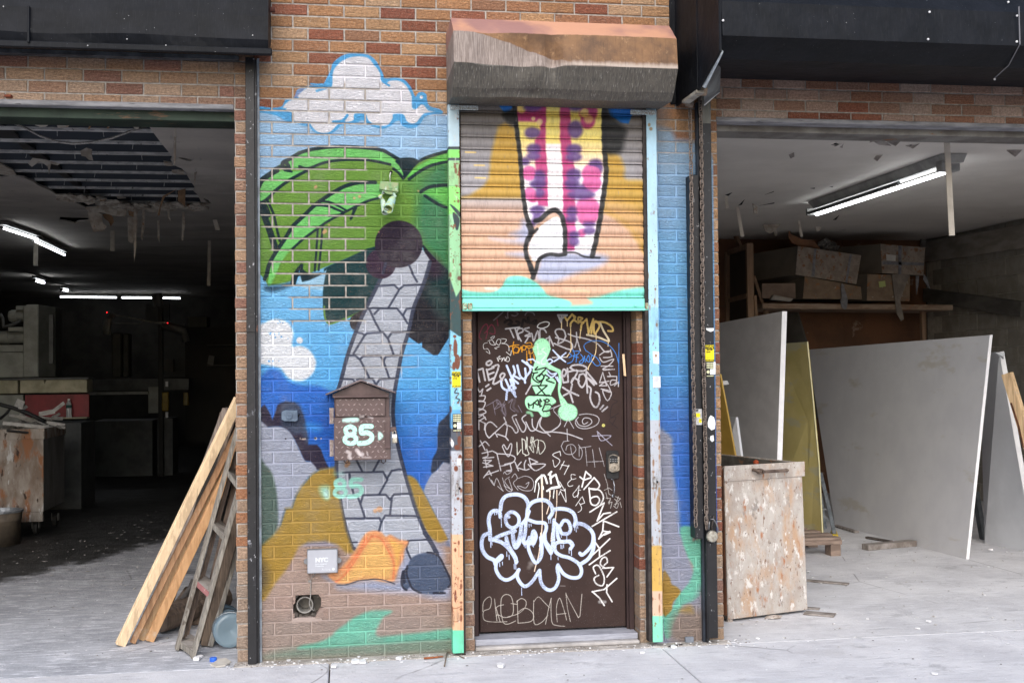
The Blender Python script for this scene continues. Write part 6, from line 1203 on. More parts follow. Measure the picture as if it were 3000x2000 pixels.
def strip(f, p, w, lab, mat=STRIP, grp='paper strips hanging from the ceiling of the left bay', Y=None):
    (x0, y0), (x1, y1) = f([p[0]])[0], f([p[1]])[0]; Y = Y or yat(x0, y0)
    o = M().bar(W(x0, y0, Y), W(x1, y1, Y), w, .006, (0, 1, 0)).obj('hanging_strip', mat); props(o, lab, 'strip', grp)
strip(ZA, ((1292,300),(1292,530)), .05, 'short pale strip hanging in the middle of the left bay, under the torn drywall')
strip(ZA, ((412,430),(408,700)), .05, 'pale strip hanging below the joint of the two lit tubes in the left bay')
strip(rg(0,0,1.5675), ((962,1105),(958,1312)), .04, 'long pale strip hanging near the right jamb of the left bay')
# tubes
TUBE = emit('fluorescent_tube', (245,250,255), 7.0)
FIX = simple('light_fixture', (120,120,118), (96,96,94), 10, .6)
def lamp(label, a, b, grp='fluorescent lamps lit in the left bay', r=.012, fixture=True, body=.07):
    a, b = Vector(a), Vector(b); t = thing('ceiling_light', label, 'ceiling light', tuple((a+b)/2), grp)
    M().tube([a, b], r, 10).obj('tube', TUBE, t)
    if fixture: M().bar(a+Vector((0,0,.05)), b+Vector((0,0,.05)), body, .035).obj('fixture', FIX, t)
    d_ = (b-a).normalized()*.02; e_ = M(); e_.tube([a-d_, a+d_*.3], r*1.3, 8); e_.obj('end_cap', FIX, t); M().tube([b-d_*.3, b+d_], r*1.3, 8).obj('end_cap', FIX, t)
    return t
lamp('nearest lit tube at the far left of the left bay', G(6,667,3.12), G(110,701,3.12)); lamp('second lit tube, touching the end of the nearest one', G(99,704.6,3.10), G(189,746.5,3.10))
lamp('short looking lit tube deeper in the left bay, below the first pair', G(101,820,3.10), G(128,828,3.10), r=.022); lamp('small distant lit tube left above the long row', G(181,848,3.10), G(198,850.5,3.10), r=.022)
lamp('longest left segment of the far row of lit tubes', W(176,869.5,17.0), W(343,871.3,17.0), r=.015); lamp('middle segment of the far row of lit tubes', W(356,871.7,17.0), W(460,872.5,17.0), r=.015); lamp('right segment of the far row of lit tubes', W(477,873,17.0), W(529,873.7,17.0), r=.015)
# rusty cart with debris
RUSTW = simple('rusty_white_steel', (158,150,142), (118,102,90), 5, .85, .0, bump=.004, bscale=30, stretch=(1.6,1.6,.6), spots=[((140,96,68), 5, .52, .10, (1.5,1.5,.6)), ((64,50,42), 9, .58, .06, (1.6,1.6,.5)), ((186,184,182), 7, .58, .06, (1.6,1.6,.4))])
RUSTS = simple('grimy_steel', (130,128,124), (104,100,96), 5, .85, stretch=(1,1,.3), bump=.003, spots=((134,128,120), 20, .66, .03, (3,3,.3)))
cY = 5.35; cx1 = W(127, 1300, cY).x
t = thing('debris_cart', 'rusty white steel debris cart on casters heaped with scrap, in the left bay', 'cart', (cx1-.7, cY+.4, 0))
cz0, cz1 = W(125, 1498, cY).z, W(127, 1256, cY).z
M().box(cx1-1.6, cx1, cY, cY+.012, cz0, cz1).obj('front_panel', RUSTW, t, bevel=.003)
M().box(cx1-.012, cx1, cY+.013, cY+.86, cz0, cz1-.0).obj('side_panel', RUSTS, t, bevel=.003)
M().box(cx1-1.6, cx1-.013, cY+.013, cY+.85, cz0, cz0+.02).box(cx1-1.6, cx1-.013, cY+.84, cY+.86, cz0+.02, cz1).box(cx1-1.6, cx1-1.58, cY+.013, cY+.84, cz0+.02, cz1).obj('cart_body', RUSTS, t)
M().box(cx1-1.6, cx1+.012, cY-.014, cY, cz1-.10, cz1+.004).box(cx1+.0, cx1+.012, cY+.0, cY+.87, cz1-.10, cz1+.003).obj('rim', RUSTW, t, bevel=.003)
M().box(cx1-1.6, cx1-.01, cY+.01, cY+.06, cz0-.10, cz0-.002).obj('base_rail', RUSTW, t, bevel=.003)
a = W(*ZB([(90,1022)])[0], cY-.05); b = W(*ZB([(305,1045)])[0], cY-.05); M().tube([a, b], .011, 8).tube([a+Vector((0,.05,0)), a], .016, 8).tube([b+Vector((0,.05,0)), b], .011, 8).obj('handle', simple('black_bar', (34,32,32), (24,22,22), 30, .5), t)
for x, y in ((cx1-.10, cY+.12), (cx1-.06, cY+.72), (cx1-1.45, cY+.12), (cx1-1.45, cY+.72)):
    w_ = M().lathe((x-.02, y, .062), [(0,0),(.06,0),(.062,.01),(.062,.03),(.06,.04),(0,.04)], 14, (1,0,0)).obj('caster', simple('caster_rubber', (60,58,56), (44,42,40), 20, .8), t)
    M().box(x-.035, x-.028, y-.03, y+.03, .06, cz0-.10).box(x+.028, x+.035, y-.03, y+.03, .06, cz0-.10).obj('caster_fork', RUSTS, w_)
SCR = simple('plaster_scrap', (214,212,208), (186,182,178), 20, .9)
scr = [((35,935),(520,985),.03),((30,945),(610,1005),.05),((215,850),(530,980),.05),((450,835),(630,800),.04),((625,790),(735,705),.03),((350,940),(430,885),.025),((110,845),(300,870),.02),((590,880),(720,885),.03),((540,925),(740,955),.02),((560,940),(745,990),.02),((600,870),(685,830),.02),((240,985),(560,970),.03),((195,760),(235,675),.06),((230,770),(265,690),.03),((260,775),(305,745),.03),((460,870),(600,890),.02),((640,960),(700,995),.02),((120,930),(240,925),.02)]
SCRL = ['upper of the two long strips along the front rim of the debris cart', 'longest broad strip along the front rim of the debris cart', 'broad strip slanting down in the middle of the cart heap', 'flat strip rising to the right in the cart heap, below the thin slanted sliver', 'thin sliver pointing up right at the top of the cart heap', 'short strip crossing the middle of the cart heap steeply', 'thin strip under the hose at the left of the cart heap', 'short level strip at the right end of the cart heap', 'thin lath reaching farthest right over the cart side', 'second thin lath sloping down over the cart side', 'thin strip pointing up right behind the level one on the cart', 'level strip behind the front rim strips of the cart', 'broadest upright offcut at the back left of the cart heap', 'narrower upright offcut beside the broadest one on the cart', 'small tilted offcut right of the two upright ones on the cart', 'strip lying across the hose end on the cart heap', 'tiny strip end at the right corner of the cart', 'faint thin strip at the left of the cart heap near the rim']
for i, (p, q_, w_) in enumerate(scr):
    yy = cY+.05+.035*(i*7 % 18); a, b = W(*ZB([p])[0], yy), W(*ZB([q_])[0], yy+.1)
    o = M().bar(a, b, w_*1.1, .014, (0, 1, 0), roll=.5).obj('scrap_strip', SCR); props(o, SCRL[i], 'scrap', 'plaster strips heaped on the debris cart')
props(M().tube([W(x, y, cY+.1) for x, y in ZB([(-60,705),(0,722),(150,762),(300,815),(420,870),(520,920)])], .020, 8).tube([W(x, y, cY+.15) for x, y in ZB([(130,750),(80,820),(0,890)])], .014, 8).obj('black_hose', simple('black_rubber', (26,26,28), (18,18,20), 10, .6), None, smooth=True), 'black hose drooping over the heap on the debris cart', 'hose')
hp2 = M(); random.seed(11)
for i in range(60): hp2.blob((cx1-random.uniform(.1,1.5), cY+random.uniform(.1,.75), cz1-.03+random.uniform(-.03,.06)), .09, .07, .04, 1, .4)
props(hp2.obj('rubble_heap', simple('grey_rubble', (130,128,124), (92,90,86), 20, .95), kind='stuff'), 'grey rubble heaped in the debris cart', 'rubble')
# bucket
bp = G(20, 1603); bxr = W(46, 1550, bp.y).x; bh = W(20, 1500, bp.y).z
t = thing('bucket', 'round grey metal bucket at the bottom left, standing before the debris cart', 'bucket', (bxr-.2, bp.y+.2, 0))
BKT = simple('grimy_bucket', (120,108,94), (92,84,76), 9, .6, .2, spots=((150,146,140), 24, .68, .04))
M().lathe((bxr-.2, bp.y+.2, 0), [(0,.004),(.175,.004),(.18,.0),(.19,bh*.7),(.195,bh*.71),(.195,bh*.74),(.20,bh-.02)], 28).obj('bucket_body', BKT, t, smooth=True)
M().lathe((bxr-.2, bp.y+.2, 0), [(.20,bh-.02),(.212,bh-.015),(.212,bh),(.19,bh),(.18,bh-.03),(.17,.02)], 28).obj('bucket_rim', simple('galv_rim', (150,154,160), (120,124,130), 12, .4, .5), t)
# stone cutting machine
MG = simple('machine_cream', (186,180,156), (150,146,124), 5, .6, spots=((78,74,60), 5, .62, .05, (1,1,.4))); MD = simple('machine_dark', (96,98,98), (74,76,76), 5, .6); MGR = simple('machine_grey', (150,152,146), (128,130,124), 6, .55)
mY = 7.4
t = thing('stone_saw', 'cream and grey stone cutting machine with motors and red panel in the left bay', 'machine', (-3.6, mY, 0))
bxr = W(255, 1130, mY).x
M().box(-6.5, W(52,1130,mY).x, mY, mY+.3, W(100,1152,mY).z, W(100,1113,mY).z).obj('beam_end', MG, t, bevel=.006)
M().box(W(58,1130,mY).x, bxr, mY, mY+.3, W(100,1151,mY).z, W(100,1113,mY).z).obj('beam', MG, t, bevel=.006)
M().box(-6.5, bxr+.02, mY-.02, mY+.34, W(100,1112,mY).z, W(100,1107,mY).z).obj('beam_rail', MD, t)
M().box(W(71,1190,mY).x, W(258,1190,mY).x, mY+.04, mY+.08, W(150,1222,mY).z, W(150,1156,mY).z).obj('red_panel', simple('red_paint', (136,34,44), (110,26,34), 6, .5, spots=((170,150,150), 30, .68, .04)), t)
M().box(W(60,1190,mY).x, W(258,1190,mY).x, mY-.06, mY+.08, W(150,1225,mY).z-.004, W(150,1222.5,mY).z-.002).obj('ledge', MG, t)
M().box(-6.5, W(66,1190,mY).x, mY+.03, mY+.09, .3, W(100,1156,mY).z).obj('side_cover', MGR, t)
M().box(-5.5, bxr-.1, mY+.15, mY+.9, .0, W(100,1230,mY).z-.05).obj('machine_base', MD, t)
c0, c1, c2 = W(68,1000,mY).x, W(112,1000,mY).x, W(150,1000,mY).x; cz = W(100,1104,mY).z; ct = W(100,892,mY).z
M().prism([(c0, mY, cz), (c1, mY, cz), (c1, mY, ct), (c0+.04, mY, ct+.0), (c0, mY, ct-.03)], (0,1,0), .5).obj('column', MGR, t, bevel=.008)
M().prism([(c1+.0, mY+.02, cz), (c2, mY+.2, cz), (c2, mY+.2, ct-.02), (c1+.0, mY+.02, ct-.002)], (0,1,0), .3).obj('column_side', simple('machine_grey_2', (84,86,82), (70,72,68), 6, .55), t, bevel=.004)
M().box(W(133,1000,mY).x, W(147,1000,mY).x, mY+.13, mY+.19, W(100,1065,mY).z, W(100,920,mY).z).obj('key_strip', MD, t)
for (x0, x1, y0, y1) in ((12, 66, 905, 942), (-30, 62, 968, 1006)):
    r_ = (W(30,y0,mY).z-W(30,y1,mY).z)/2; zc_ = (W(30,y0,mY).z+W(30,y1,mY).z)/2; xa, xb = W(x0,1000,mY).x, W(x1,1000,mY).x
    mo_ = M().lathe((xa, mY+.2, zc_), [(0,0),(r_*.8,0),(r_,.03),(r_,(xb-xa)*.45),(r_*.92,(xb-xa)*.46),(r_*.92,xb-xa),(0,xb-xa)], 20, (1,0,0)).obj('motor', MGR, t, smooth=False)
    M().box(xa+(xb-xa)*.5, xb, mY+.1, mY+.3, zc_+r_*.9, zc_+r_*1.6).obj('motor_box', MGR, mo_, bevel=.005)
M().tube([W(x, y, mY+.1) for x, y in ZA([(0,1250),(30,1300),(40,1400),(130,1380),(240,1330)])], .02, 8).obj('motor_hose', MD, t, smooth=True)
M().box(-6.5, W(62,1040,mY).x, mY+.1, mY+.4, W(10,1030,mY).z, W(10,1010,mY).z).box(-6.5, W(62,1040,mY).x, mY+.1, mY+.4, cz, W(10,1032,mY).z).obj('carriage', MGR, t)
# bottle
bt = W(202, 1223, mY-.02); t = thing('water_bottle', 'small clear plastic water bottle standing on the ledge of the stone cutting machine', 'bottle', tuple(bt))
PLA = bpy.data.materials.new('clear_plastic'); PLA.use_nodes = True; PLA.node_tree.nodes['Principled BSDF'].inputs['Base Color'].default_value = (.75,.8,.82,1); PLA.node_tree.nodes['Principled BSDF'].inputs['Transmission Weight'].default_value = .6; PLA.node_tree.nodes['Principled BSDF'].inputs['Roughness'].default_value = .15
hB = W(202, 1168, mY-.02).z-bt.z
M().lathe(bt, [(0,0),(.03,0),(.032,.01),(.032,hB*.45),(.029,hB*.5),(.032,hB*.55),(.032,hB*.7),(.012,hB*.92),(.012,hB*.94)], 16).obj('bottle_body', PLA, t, smooth=True)
M().lathe(bt, [(.0328,hB*.52),(.0328,hB*.68)], 16).obj('bottle_label', simple('teal_label', (40,80,76)), t); M().lathe(bt, [(.014,hB*.93),(.014,hB),(0,hB)], 12).obj('bottle_cap', WV, t)
# second machine with arm, post and yellow switch box
nY = 11.5
t = thing('gantry_machine', 'dark gantry machine with long arm and yellow control box, far back in left bay', 'machine', (-2.6, nY, 0))
M().box(W(463,1000,nY).x, W(476,1000,nY).x, nY, nY+.1, 0, W(470,900,nY).z).obj('mast', simple('mast_black', (20,22,22), (14,16,16), 6, .6), t)
M().tube([W(463,900,nY), W(459,860,nY)], .08, 10).obj('mast_duct', MD, t)
M().box(W(265,1150,nY).x, W(550,1150,nY).x, nY+.1, nY+.5, W(300,1144,nY).z, W(300,1112,nY).z).obj('cross_beam', MD, t)
M().box(W(262,1150,nY).x, W(435,1150,nY).x, nY-.05, nY+.05, W(300,1156,nY).z, W(300,1148,nY).z).obj('white_rail', simple('white_rail_paint', (176,176,172), (150,150,146), 12), t)
M().box(W(433,1200,nY).x, W(470,1200,nY).x, nY+.05, nY+.3, W(300,1212,nY).z, W(300,1135,nY).z).obj('cabinet', MGR, t)
M().box(W(478,1200,nY).x, W(497,1200,nY).x, nY-.12, nY-.02, W(300,1205,nY).z, W(300,1150,nY).z).obj('control_box', simple('yellow_box', (140,116,22), (110,92,18), 12, .5), t, bevel=.01)
M().box(W(540,1200,nY).x, W(555,1200,nY).x, nY-.12, nY-.02, W(300,1190,nY).z, W(300,1152,nY).z).obj('control_box', simple('yellow_box_dim', (110,92,24), (90,76,18), 12, .5), t, bevel=.01)
for y0, y1 in ((1119,1134),(1209,1225)): M().box(W(488,1200,nY).x, W(495,1200,nY).x, nY-.1, nY-.07, W(300,y1,nY).z, W(300,y0,nY).z).obj('white_tag', WV, t)
M().tube([W(332,921,nY), W(470,948,nY), W(545,972,nY)], .012, 8).tube([W(332,921,nY), W(316,934,nY), W(312,980,nY)], .06, 8).tube([W(320,941,nY), W(325,947,nY), W(412,948,nY)], .008, 8).obj('arm', MGR, t, smooth=True)
M().tube([W(475,952,nY), W(540,968,nY), W(547,1000,nY)], .07, 8).obj('arm_elbow', MD, t, smooth=True)
M().box(W(326,1000,nY).x, W(356,1000,nY).x, nY, nY+.3, W(300,1106,nY).z, W(300,974,nY).z).box(W(356,1000,nY).x+.01, W(376,1000,nY).x, nY+.03, nY+.3, W(300,1106,nY).z, W(300,976,nY).z).obj('head_housing', simple('housing', (74,74,68), (62,62,58), 5, .6), t, bevel=.02)
REDL = emit('red_indicator', (255,40,50), 1.2)
for x, y in ((313.5,915),(491,946)): M().blob(W(x, y, nY-.15), .011, .011, .011, 1, 0).obj('indicator_lamp', REDL, t)
M().box(W(457,946,nY).x, W(497,946,nY).x, nY-.1, nY-.08, W(470,947,nY).z, W(470,944,nY).z).obj('lamp_bracket', MGR, t)
M().box(W(262,1300,nY).x, W(440,1300,nY).x, nY+.2, nY+1.0, 0, W(300,1235,nY).z).obj('machine_base', MD, t)
M().box(W(455,1300,nY).x, W(500,1300,nY).x, nY+.2, nY+.8, 0, W(300,1230,nY).z).obj('machine_base', MD, t)
kY = 14.5
def board(label, x0, x1, y0, y1, c, Y=kY, name='white_board', cat='board', th=.06):
    o = M().box(W(x0,1000,Y).x, W(x1,1000,Y).x, Y, Y+th, W(400,y1,Y).z, W(400,y0,Y).z).obj(name, simple(name, c, None, 3), None); props(o, label, cat); return o
board('large pale board above the tall pale slab at the far end of the left bay', 426, 496, 889, 944, (92,94,94), 14.7)
board('tall pale slab standing behind the black mast', 477, 543, 948, 1105, (104,106,108)); board('small pale box leaning low beside the black mast', 474, 507, 1053, 1090, (108,104,102), 14.3, 'pale_box', 'box', .3)
board('pale square carton on top of the dark cabinet', 551, 606, 928, 958, (88,88,82), 13.5, 'carton', 'box', .5)
board('tall dark cabinet at the right rear of the left bay', 542, 700, 959, 1300, (56,54,52), 13.5, 'dark_cabinet', 'cabinet', .6)
o = M(); 
t = thing('rear_shelf', 'dim shelf with small clutter against the dark cabinet', 'shelf', tuple(W(650, 1010, 13.2)))
for y in (1011, 1070): M().box(W(610,y,13.2).x, W(690,y,13.2).x, 13.0, 13.45, W(650,y+1.5,13.2).z, W(650,y-1.5,13.2).z).obj('shelf_board', simple('shelf_grey', (96,96,94)), t)
props(M().slab([W(x, y, 13.0) for x, y in ((607,1066),(624,1069),(628,1043),(612,1040))], (0,1,0), .03).obj('leaning_card', simple('grey_card', (120,120,120)), None), 'tilted grey card on the dim rear shelf', 'card')
# lumber and ladder leaning at the right jamb
PINE = lambda nm, a_, b_: simple(nm, a_, b_, 9, .75, bump=.001, bscale=40, stretch=(8,8,.35), spots=[((150,104,70), 7, .70, .03, (1,1,.8)), (tuple(int(v*.90) for v in b_), 7, .50, .12, (5,5,.25)), ((190,176,158), 3, .62, .12, (1,1,1))])
def plank(label, foot, top, w, h, mat, roll=0.0, grp=None, cat='plank', name='plank', up=(0,0,1)):
    a, b = Vector(foot), Vector(top); a.z += .01; return props(M().bar(a, b, w, h, up, roll).obj(name, mat, None, bevel=.002), label, cat, grp)
def lean(px, py, Y, tx, ty, TY): a = G(px, py); a.y = a.y if Y is None else Y; return (W(px, py, a.y) if Y is None else Vector((W(px,py,Y).x, Y, 0))), W(tx, ty, TY)
GP_ = 'pale new boards leaning on the brick pier'
a, b = lean(352,1893,None,700,1168,.55); plank('longest and palest new board, its foot farthest left on the floor', a, b, .036, .056, PINE('pine_pale', (232,208,172), (220,192,156)), .42, GP_)
a, b = lean(388,1886,None,705,1240,.62); plank('thin darker new board wedged between the pale and the orange boards', a, b, .03, .036, PINE('pine_brown', (168,132,100), (152,116,86)), .1, GP_)
a, b = lean(411,1876,None,708,1268,.66); plank('middle new board with knots near its foot', a, b, .035, .046, PINE('pine_mid', (208,174,134), (192,156,118)), .3, GP_)
a, b = lean(437,1880,None,716,1280,.60); plank('rightmost new board, the most orange of the group', a, b, .035, .052, PINE('pine_orange', (198,156,114), (180,138,98)), .35, GP_)
OLDW = simple('old_grey_wood', (138,126,118), (108,98,92), 8, .9, bump=.002, bscale=40, stretch=(6,6,.6)); OLD2 = simple('old_brown_wood', (116,100,88), (88,76,68), 8, .9, bump=.002, stretch=(6,6,.6)); OLDL = simple('weathered_wood', (150,145,137), (112,107,100), 12, .85, bump=.002, stretch=(6,6,.8), spots=((96,88,80), 10, .62, .05, (1,1,.5)))
a, b = lean(452,1795,None,672,1200,1.15); plank('old grey plank rising highest behind the new boards', a, b, .06, .075, OLDW, .1, 'old planks behind the new boards')
a, b = lean(520,1680,None,656,1215,1.3); plank('old brown plank end just left of the highest grey plank', a, b, .04, .06, OLD2, .1, 'old planks behind the new boards')
a, b = lean(480,1800,None,692,1198,1.1); plank('old dark plank right of the highest grey plank', a, b, .05, .06, OLD2, .1, 'old planks behind the new boards')
a, b = lean(470,1845,None,640,1300,.9); plank('dark board edge behind the orange board', a, b, .03, .05, simple('near_black_wood', (40,36,34), (30,28,26), 6), .1, 'old planks behind the new boards')
# ladder
L0, L1 = G(516,1908), G(563,1926)
t = thing('wooden_ladder', 'old wooden step ladder leaning on the brick pier, one step dusty red and white', 'ladder', tuple(L1))
LT0 = W(700, 1240, L0.y+.10); LT1 = W(740, 1290, L1.y+.10)
def rail(a, b, nm='side_rail', w=.075, h=.02, off=Vector((0,0,0)), mt=OLDL): M().bar(Vector(a)+off, Vector(b)+off, w, h).obj(nm, mt, t, bevel=.0015)
ra, rb = Vector((L0.x, L0.y+.02, .01)), LT0; sa, sb = Vector((L1.x, L1.y+.0, .0)), LT1
rail(ra, rb, w=.07, h=.019); rail(sa, sb, w=.07, h=.019)
for k in range(1, 4): rail(ra, rb, 'back_rail', .012, .012, Vector((.018+.004*k, .05*k, 0)), OLD2)
for f, cm in ((.035, OLDL), (.30, None), (.555, OLDL), (.79, OLDL)):
    A = ra.lerp(rb, f); B = sa.lerp(sb, f); cm = cm or simple('red_white_step', (164,112,112), (150,98,98), 14, .8, spots=((214,208,206), 16, .60, .04))
    d_ = Vector((0, .27, 0)); u_ = Vector((0, 0, .036)); A = A+Vector((.008,-.02,0)); B = B+Vector((-.008,-.02,0))
    M().hexa([A-u_, B-u_, B, A, A-u_+d_, B-u_+d_, B+d_, A+d_]).obj('step', cm, t, bevel=.002)
    tp = M(); d2 = Vector((0,.003,0)); tp.hexa([A+d2+u_*.08, B+d2+u_*.08, B+d2+u_*.14, A+d2+u_*.14, A+d_*.98+u_*.08, B+d_*.98+u_*.08, B+d_*.98+u_*.14, A+d_*.98+u_*.14]); tp.obj('step_tread', simple('dusty_tread', (172,166,160), (130,124,118), 12, .9), t)
a, b = lean(600,1893,None,712,1470,.45); plank('ribbed brown board standing right of the ladder', a, b, .05, .05, simple('ribbed_wood', (104,90,78), (70,60,52), 40, .9, stretch=(8,8,.3)), .0, 'boards behind the ladder')
a, b = lean(616,1897,None,720,1520,.48); plank('pale narrow board edge right of the ladder', a, b, .018, .028, OLDL, .0, 'boards behind the ladder')
a, b = lean(596,1880,None,704,1420,.72); plank('dark board added as shade behind the ladder, hidden by the ribbed board', a, b, .05, .09, OLD2, .0, 'boards behind the ladder')  # board added to darken the gap between the ladder rails
RB = simple('grey_rubber', (104,98,94), (70,66,64), 12, .7)
hg = [W(x, y, Y) for (x, y), Y in zip(ZE([(500,1110),(560,1050),(640,980),(720,890),(800,770),(830,690)]), (1.0,1.02,1.05,1.08,1.1,1.12))]
props(M().tube(hg, .030, 8, .020).tube([p+Vector((.015,.0,-.05)) for p in hg], .014, 6).obj('curved_moulding', RB, None, smooth=True), 'curved grey rubber moulding arching between the new boards and the ladder', 'moulding')
lg = G(*ZE([(475,1250)])[0]); props(M().lathe((lg.x, lg.y, .09), [(0,0),(.075,0),(.08,.01),(.08,.6),(0,.6)], 14, (.55,.83,.05)).obj('log', OLD2, None), 'short round log end lying behind the new boards', 'log')
props(M().box(W(508,1790,1.0).x, W(600,1790,1.0).x, 1.0, 1.5, .0, .16).obj('wood_block', OLD2, None, bevel=.01), 'dark wooden block on the floor behind the ladder', 'block')
# water jug
jg = G(677, 1900); t = thing('water_jug', 'big clear bluish water jug lying on its side at the foot of the pier', 'jug', (jg.x, jg.y, 0))
JG = bpy.data.materials.new('blue_clear_plastic'); JG.use_nodes = True; p_ = JG.node_tree.nodes['Principled BSDF']; p_.inputs['Base Color'].default_value = (.42,.58,.70,1); p_.inputs['Transmission Weight'].default_value = .55; p_.inputs['Roughness'].default_value = .25
r_ = .100
M().lathe((jg.x, jg.y, r_+.004), [(0,.02),(r_*.7,.006),(r_*.96,.0),(r_,.02),(r_,.08),(r_*.94,.09),(r_,.10),(r_,.18),(r_*.94,.19),(r_,.20),(r_,.30),(r_*.4,.40),(r_*.3,.44),(0,.44)], 26, (-.25,1,0)).obj('jug_body', JG, t, smooth=True)
M().tube([(jg.x+math.cos(a)*r_*1.0-.01, jg.y+.045, r_+.004+math.sin(a)*r_*1.0) for a in [i*math.pi/12 for i in range(3, 22)]], .003, 5).obj('mould_line', simple('pale_line', (196,204,210)), t)
cp = G(625, 1936); props(M().lathe((cp.x, cp.y, 0), [(0,.0),(.020,0),(.020,.018),(.018,.022),(0,.022)], 14).obj('bottle_cap', simple('blue_cap', (50,110,220), (40,96,204), 30, .4), None), 'bright blue plastic cap on the ground at the foot of the pier', 'cap')
# ================================================================== right bay
Z6 = rg(2100, 660, 4.61); Z7 = rg(2500, 580, 3.136); Z8 = rg(2560, 1000, 2.241); K7 = rg(2000, 0, 1.568); K8 = rg(2000, 1000, 1.568)
BX, BY = 7.80, 7.06
PLY = simple('stained_plywood', (104,72,52), (84,60,46), 2.5, .85, spots=((134,116,104), 3, .62, .06))
CMU = simple('cinder_block', (150,146,138), (132,128,120), 7, .95, bump=.003, bscale=70)
MORT2 = simple('block_mortar', (190,186,178), (168,164,156), 12, .95)
bw = M().box(1.4, BX+.3, BY+.02, BY+.15, 0, 3.75).obj('right_bay_back_wall', WALLD); props(bw, kind='structure')
for i, (a, b) in enumerate(((3.0,4.22),(4.22,5.44),(5.44,6.66),(6.66,7.78))):
    for j, (z0, z1) in enumerate(((.0,2.36),(2.36,3.2))):
        if i == 0 and j == 0: a2 = W(2140, 800, BY).x
        else: a2 = a
        M().box(a2+.002, b-.002, BY-.012+.003*((i+j) % 2), BY+.018, z0+.002, z1-.004).obj('plywood_sheet', PLY, bw)
cw = M().box(BX+.012, BX+.2, .25, BY+.15, 0, 3.75).obj('right_bay_side_wall', MORT2); props(cw, kind='structure')
b_ = bmesh.new(); M_ = M(); M_.b.free(); M_.b = b_; M_.box(-.0, .09, -.196, .196, -.096, .096); bmesh.ops.recalc_face_normals(b_, faces=b_.faces); bmesh.ops.bevel(b_, geom=b_.edges[:], offset=.004, segments=1, affect='EDGES')
cme = bpy.data.meshes.new('cinder_block'); b_.to_mesh(cme); b_.free(); cme.materials.append(CMU)
for j in range(16):
    for k in range(11):
        y = 3.3+k*.402+(.2 if j % 2 else 0); 
        if y > 6.9: continue
        o = bpy.data.objects.new('cinder_block', cme); COL.objects.link(o); o.parent = cw; o.location = (BX+random.uniform(-.002,.002), y, .10+j*.2005)
props(M().box(1.4, BX+.2, .26, BY+.15, 3.6, 3.75).obj('right_roof', WALLD), kind='structure')
CEI2 = simple('dusty_drywall_ceiling', (206,202,196), (194,190,184), 1.4, .9, bump=.001, bscale=30, spots=((140,130,122), 2.2, .68, .05))
hr1 = [G(x, y, HC) for x, y in K7([(800,605),(830,602),(870,606),(960,608),(1120,610),(1060,622),(1000,640),(985,628),(960,640),(935,632),(900,645),(890,622),(840,622),(820,630)])]
hr2 = [G(x, y, HC) for x, y in K7([(680,665),(705,656),(722,664),(700,674)])]; hr3 = [G(x, y, HC) for x, y in K7([(1020,668),(1060,664),(1050,680),(1035,676)])]
hr4 = [G(x, y, HC) for x, y in K7([(285,1046),(375,1044),(375,1052),(285,1058)])]
c2_ = sheet_with_holes([(1.4, .262), (BX+.1, .262), (BX+.1, BY+.1), (1.4, BY+.1)], [[(p.x, p.y) for p in h] for h in (hr1, hr2, hr3)], HC, .016).obj('ceiling_board', CEI2); props(c2_, kind='structure')
for p in ([(885,618),(905,640),(940,655),(960,670),(905,665),(880,650),(860,655),(870,640)], [(940,650),(985,640),(1000,650),(980,670),(955,660)], [(735,668),(740,660),(735,680),(722,676)], [(1040,672),(1090,660),(1060,682)], [(890,715),(920,712),(895,740),(880,730)], [(490,710),(512,700),(514,720),(498,728)], [(1490,690),(1560,690),(1530,720)]):
    px = K7(p); top = min(q_[1] for q_ in px); cx_ = sum(q_[0] for q_ in px)/len(px); shred(px, drop=yat(cx_, top)-.02, name='hanging_shred', parent=c2_, mat=simple('torn_paper', (170,164,158), (130,122,116), 10))
for p in ([(585,865),(608,862),(606,868)], [(675,857),(692,856),(688,861)], [(376,895),(420,878),(418,882)], [(645,625),(690,598),(692,600)], [(195,895),(228,884),(210,900)], [(255,945),(285,915),(272,940)], [(690,1010),(720,988),(705,1010)], [(415,577),(530,578),(530,586),(415,580)], [(885,845),(870,850),(850,856),(880,842)], [(350,945),(422,930),(420,935)]):
    M().prism([G(x, y, HC-.0005) for x, y in K7(p)], (0,0,-1), .0015).obj('ceiling_scar', DARKM, c2_)
for (p0, p1, w_, lab) in (((1212,620),(1237,1082),.042,'longest pale strip hanging from the ceiling before the lit tube of the right bay'), ((251,950),(275,1087),.035,'pale strip hanging left in the right bay above the wooden frame'), ((200,900),(204,957),.03,'short pale strip hanging nearest the left jamb of the right bay'), ((533,1015),(547,1088),.03,'short pale strip hanging above the cardboard boxes')):
    strip(K7, (p0, p1), w_, lab, simple('cream_strip_2', (196,188,176), (180,172,160), 8), 'paper strips hanging from the ceiling of the right bay')
for p in ([(322,935),(345,950),(345,982),(328,980)], [(370,1033),(450,1028),(430,1055),(402,1074),(380,1062)], [(610,1040),(636,1040),(632,1058),(615,1064)], [(418,1060),(436,1060),(434,1082),(424,1084)]):
    px = K7(p); top = min(q_[1] for q_ in px); cx_ = sum(q_[0] for q_ in px)/len(px); shred(px, drop=min(6.8, yat(cx_, top)), name='hanging_shred', parent=c2_)
props(M().tube([G(x, y, HC-.02) for x, y in K7([(525,545),(522,560),(535,572)])], .008, 6).tube([G(x, y, HC-.02) for x, y in K7([(700,546),(720,552),(718,572)])], .008, 6).obj('wire_hooks', DARKM, c2_))
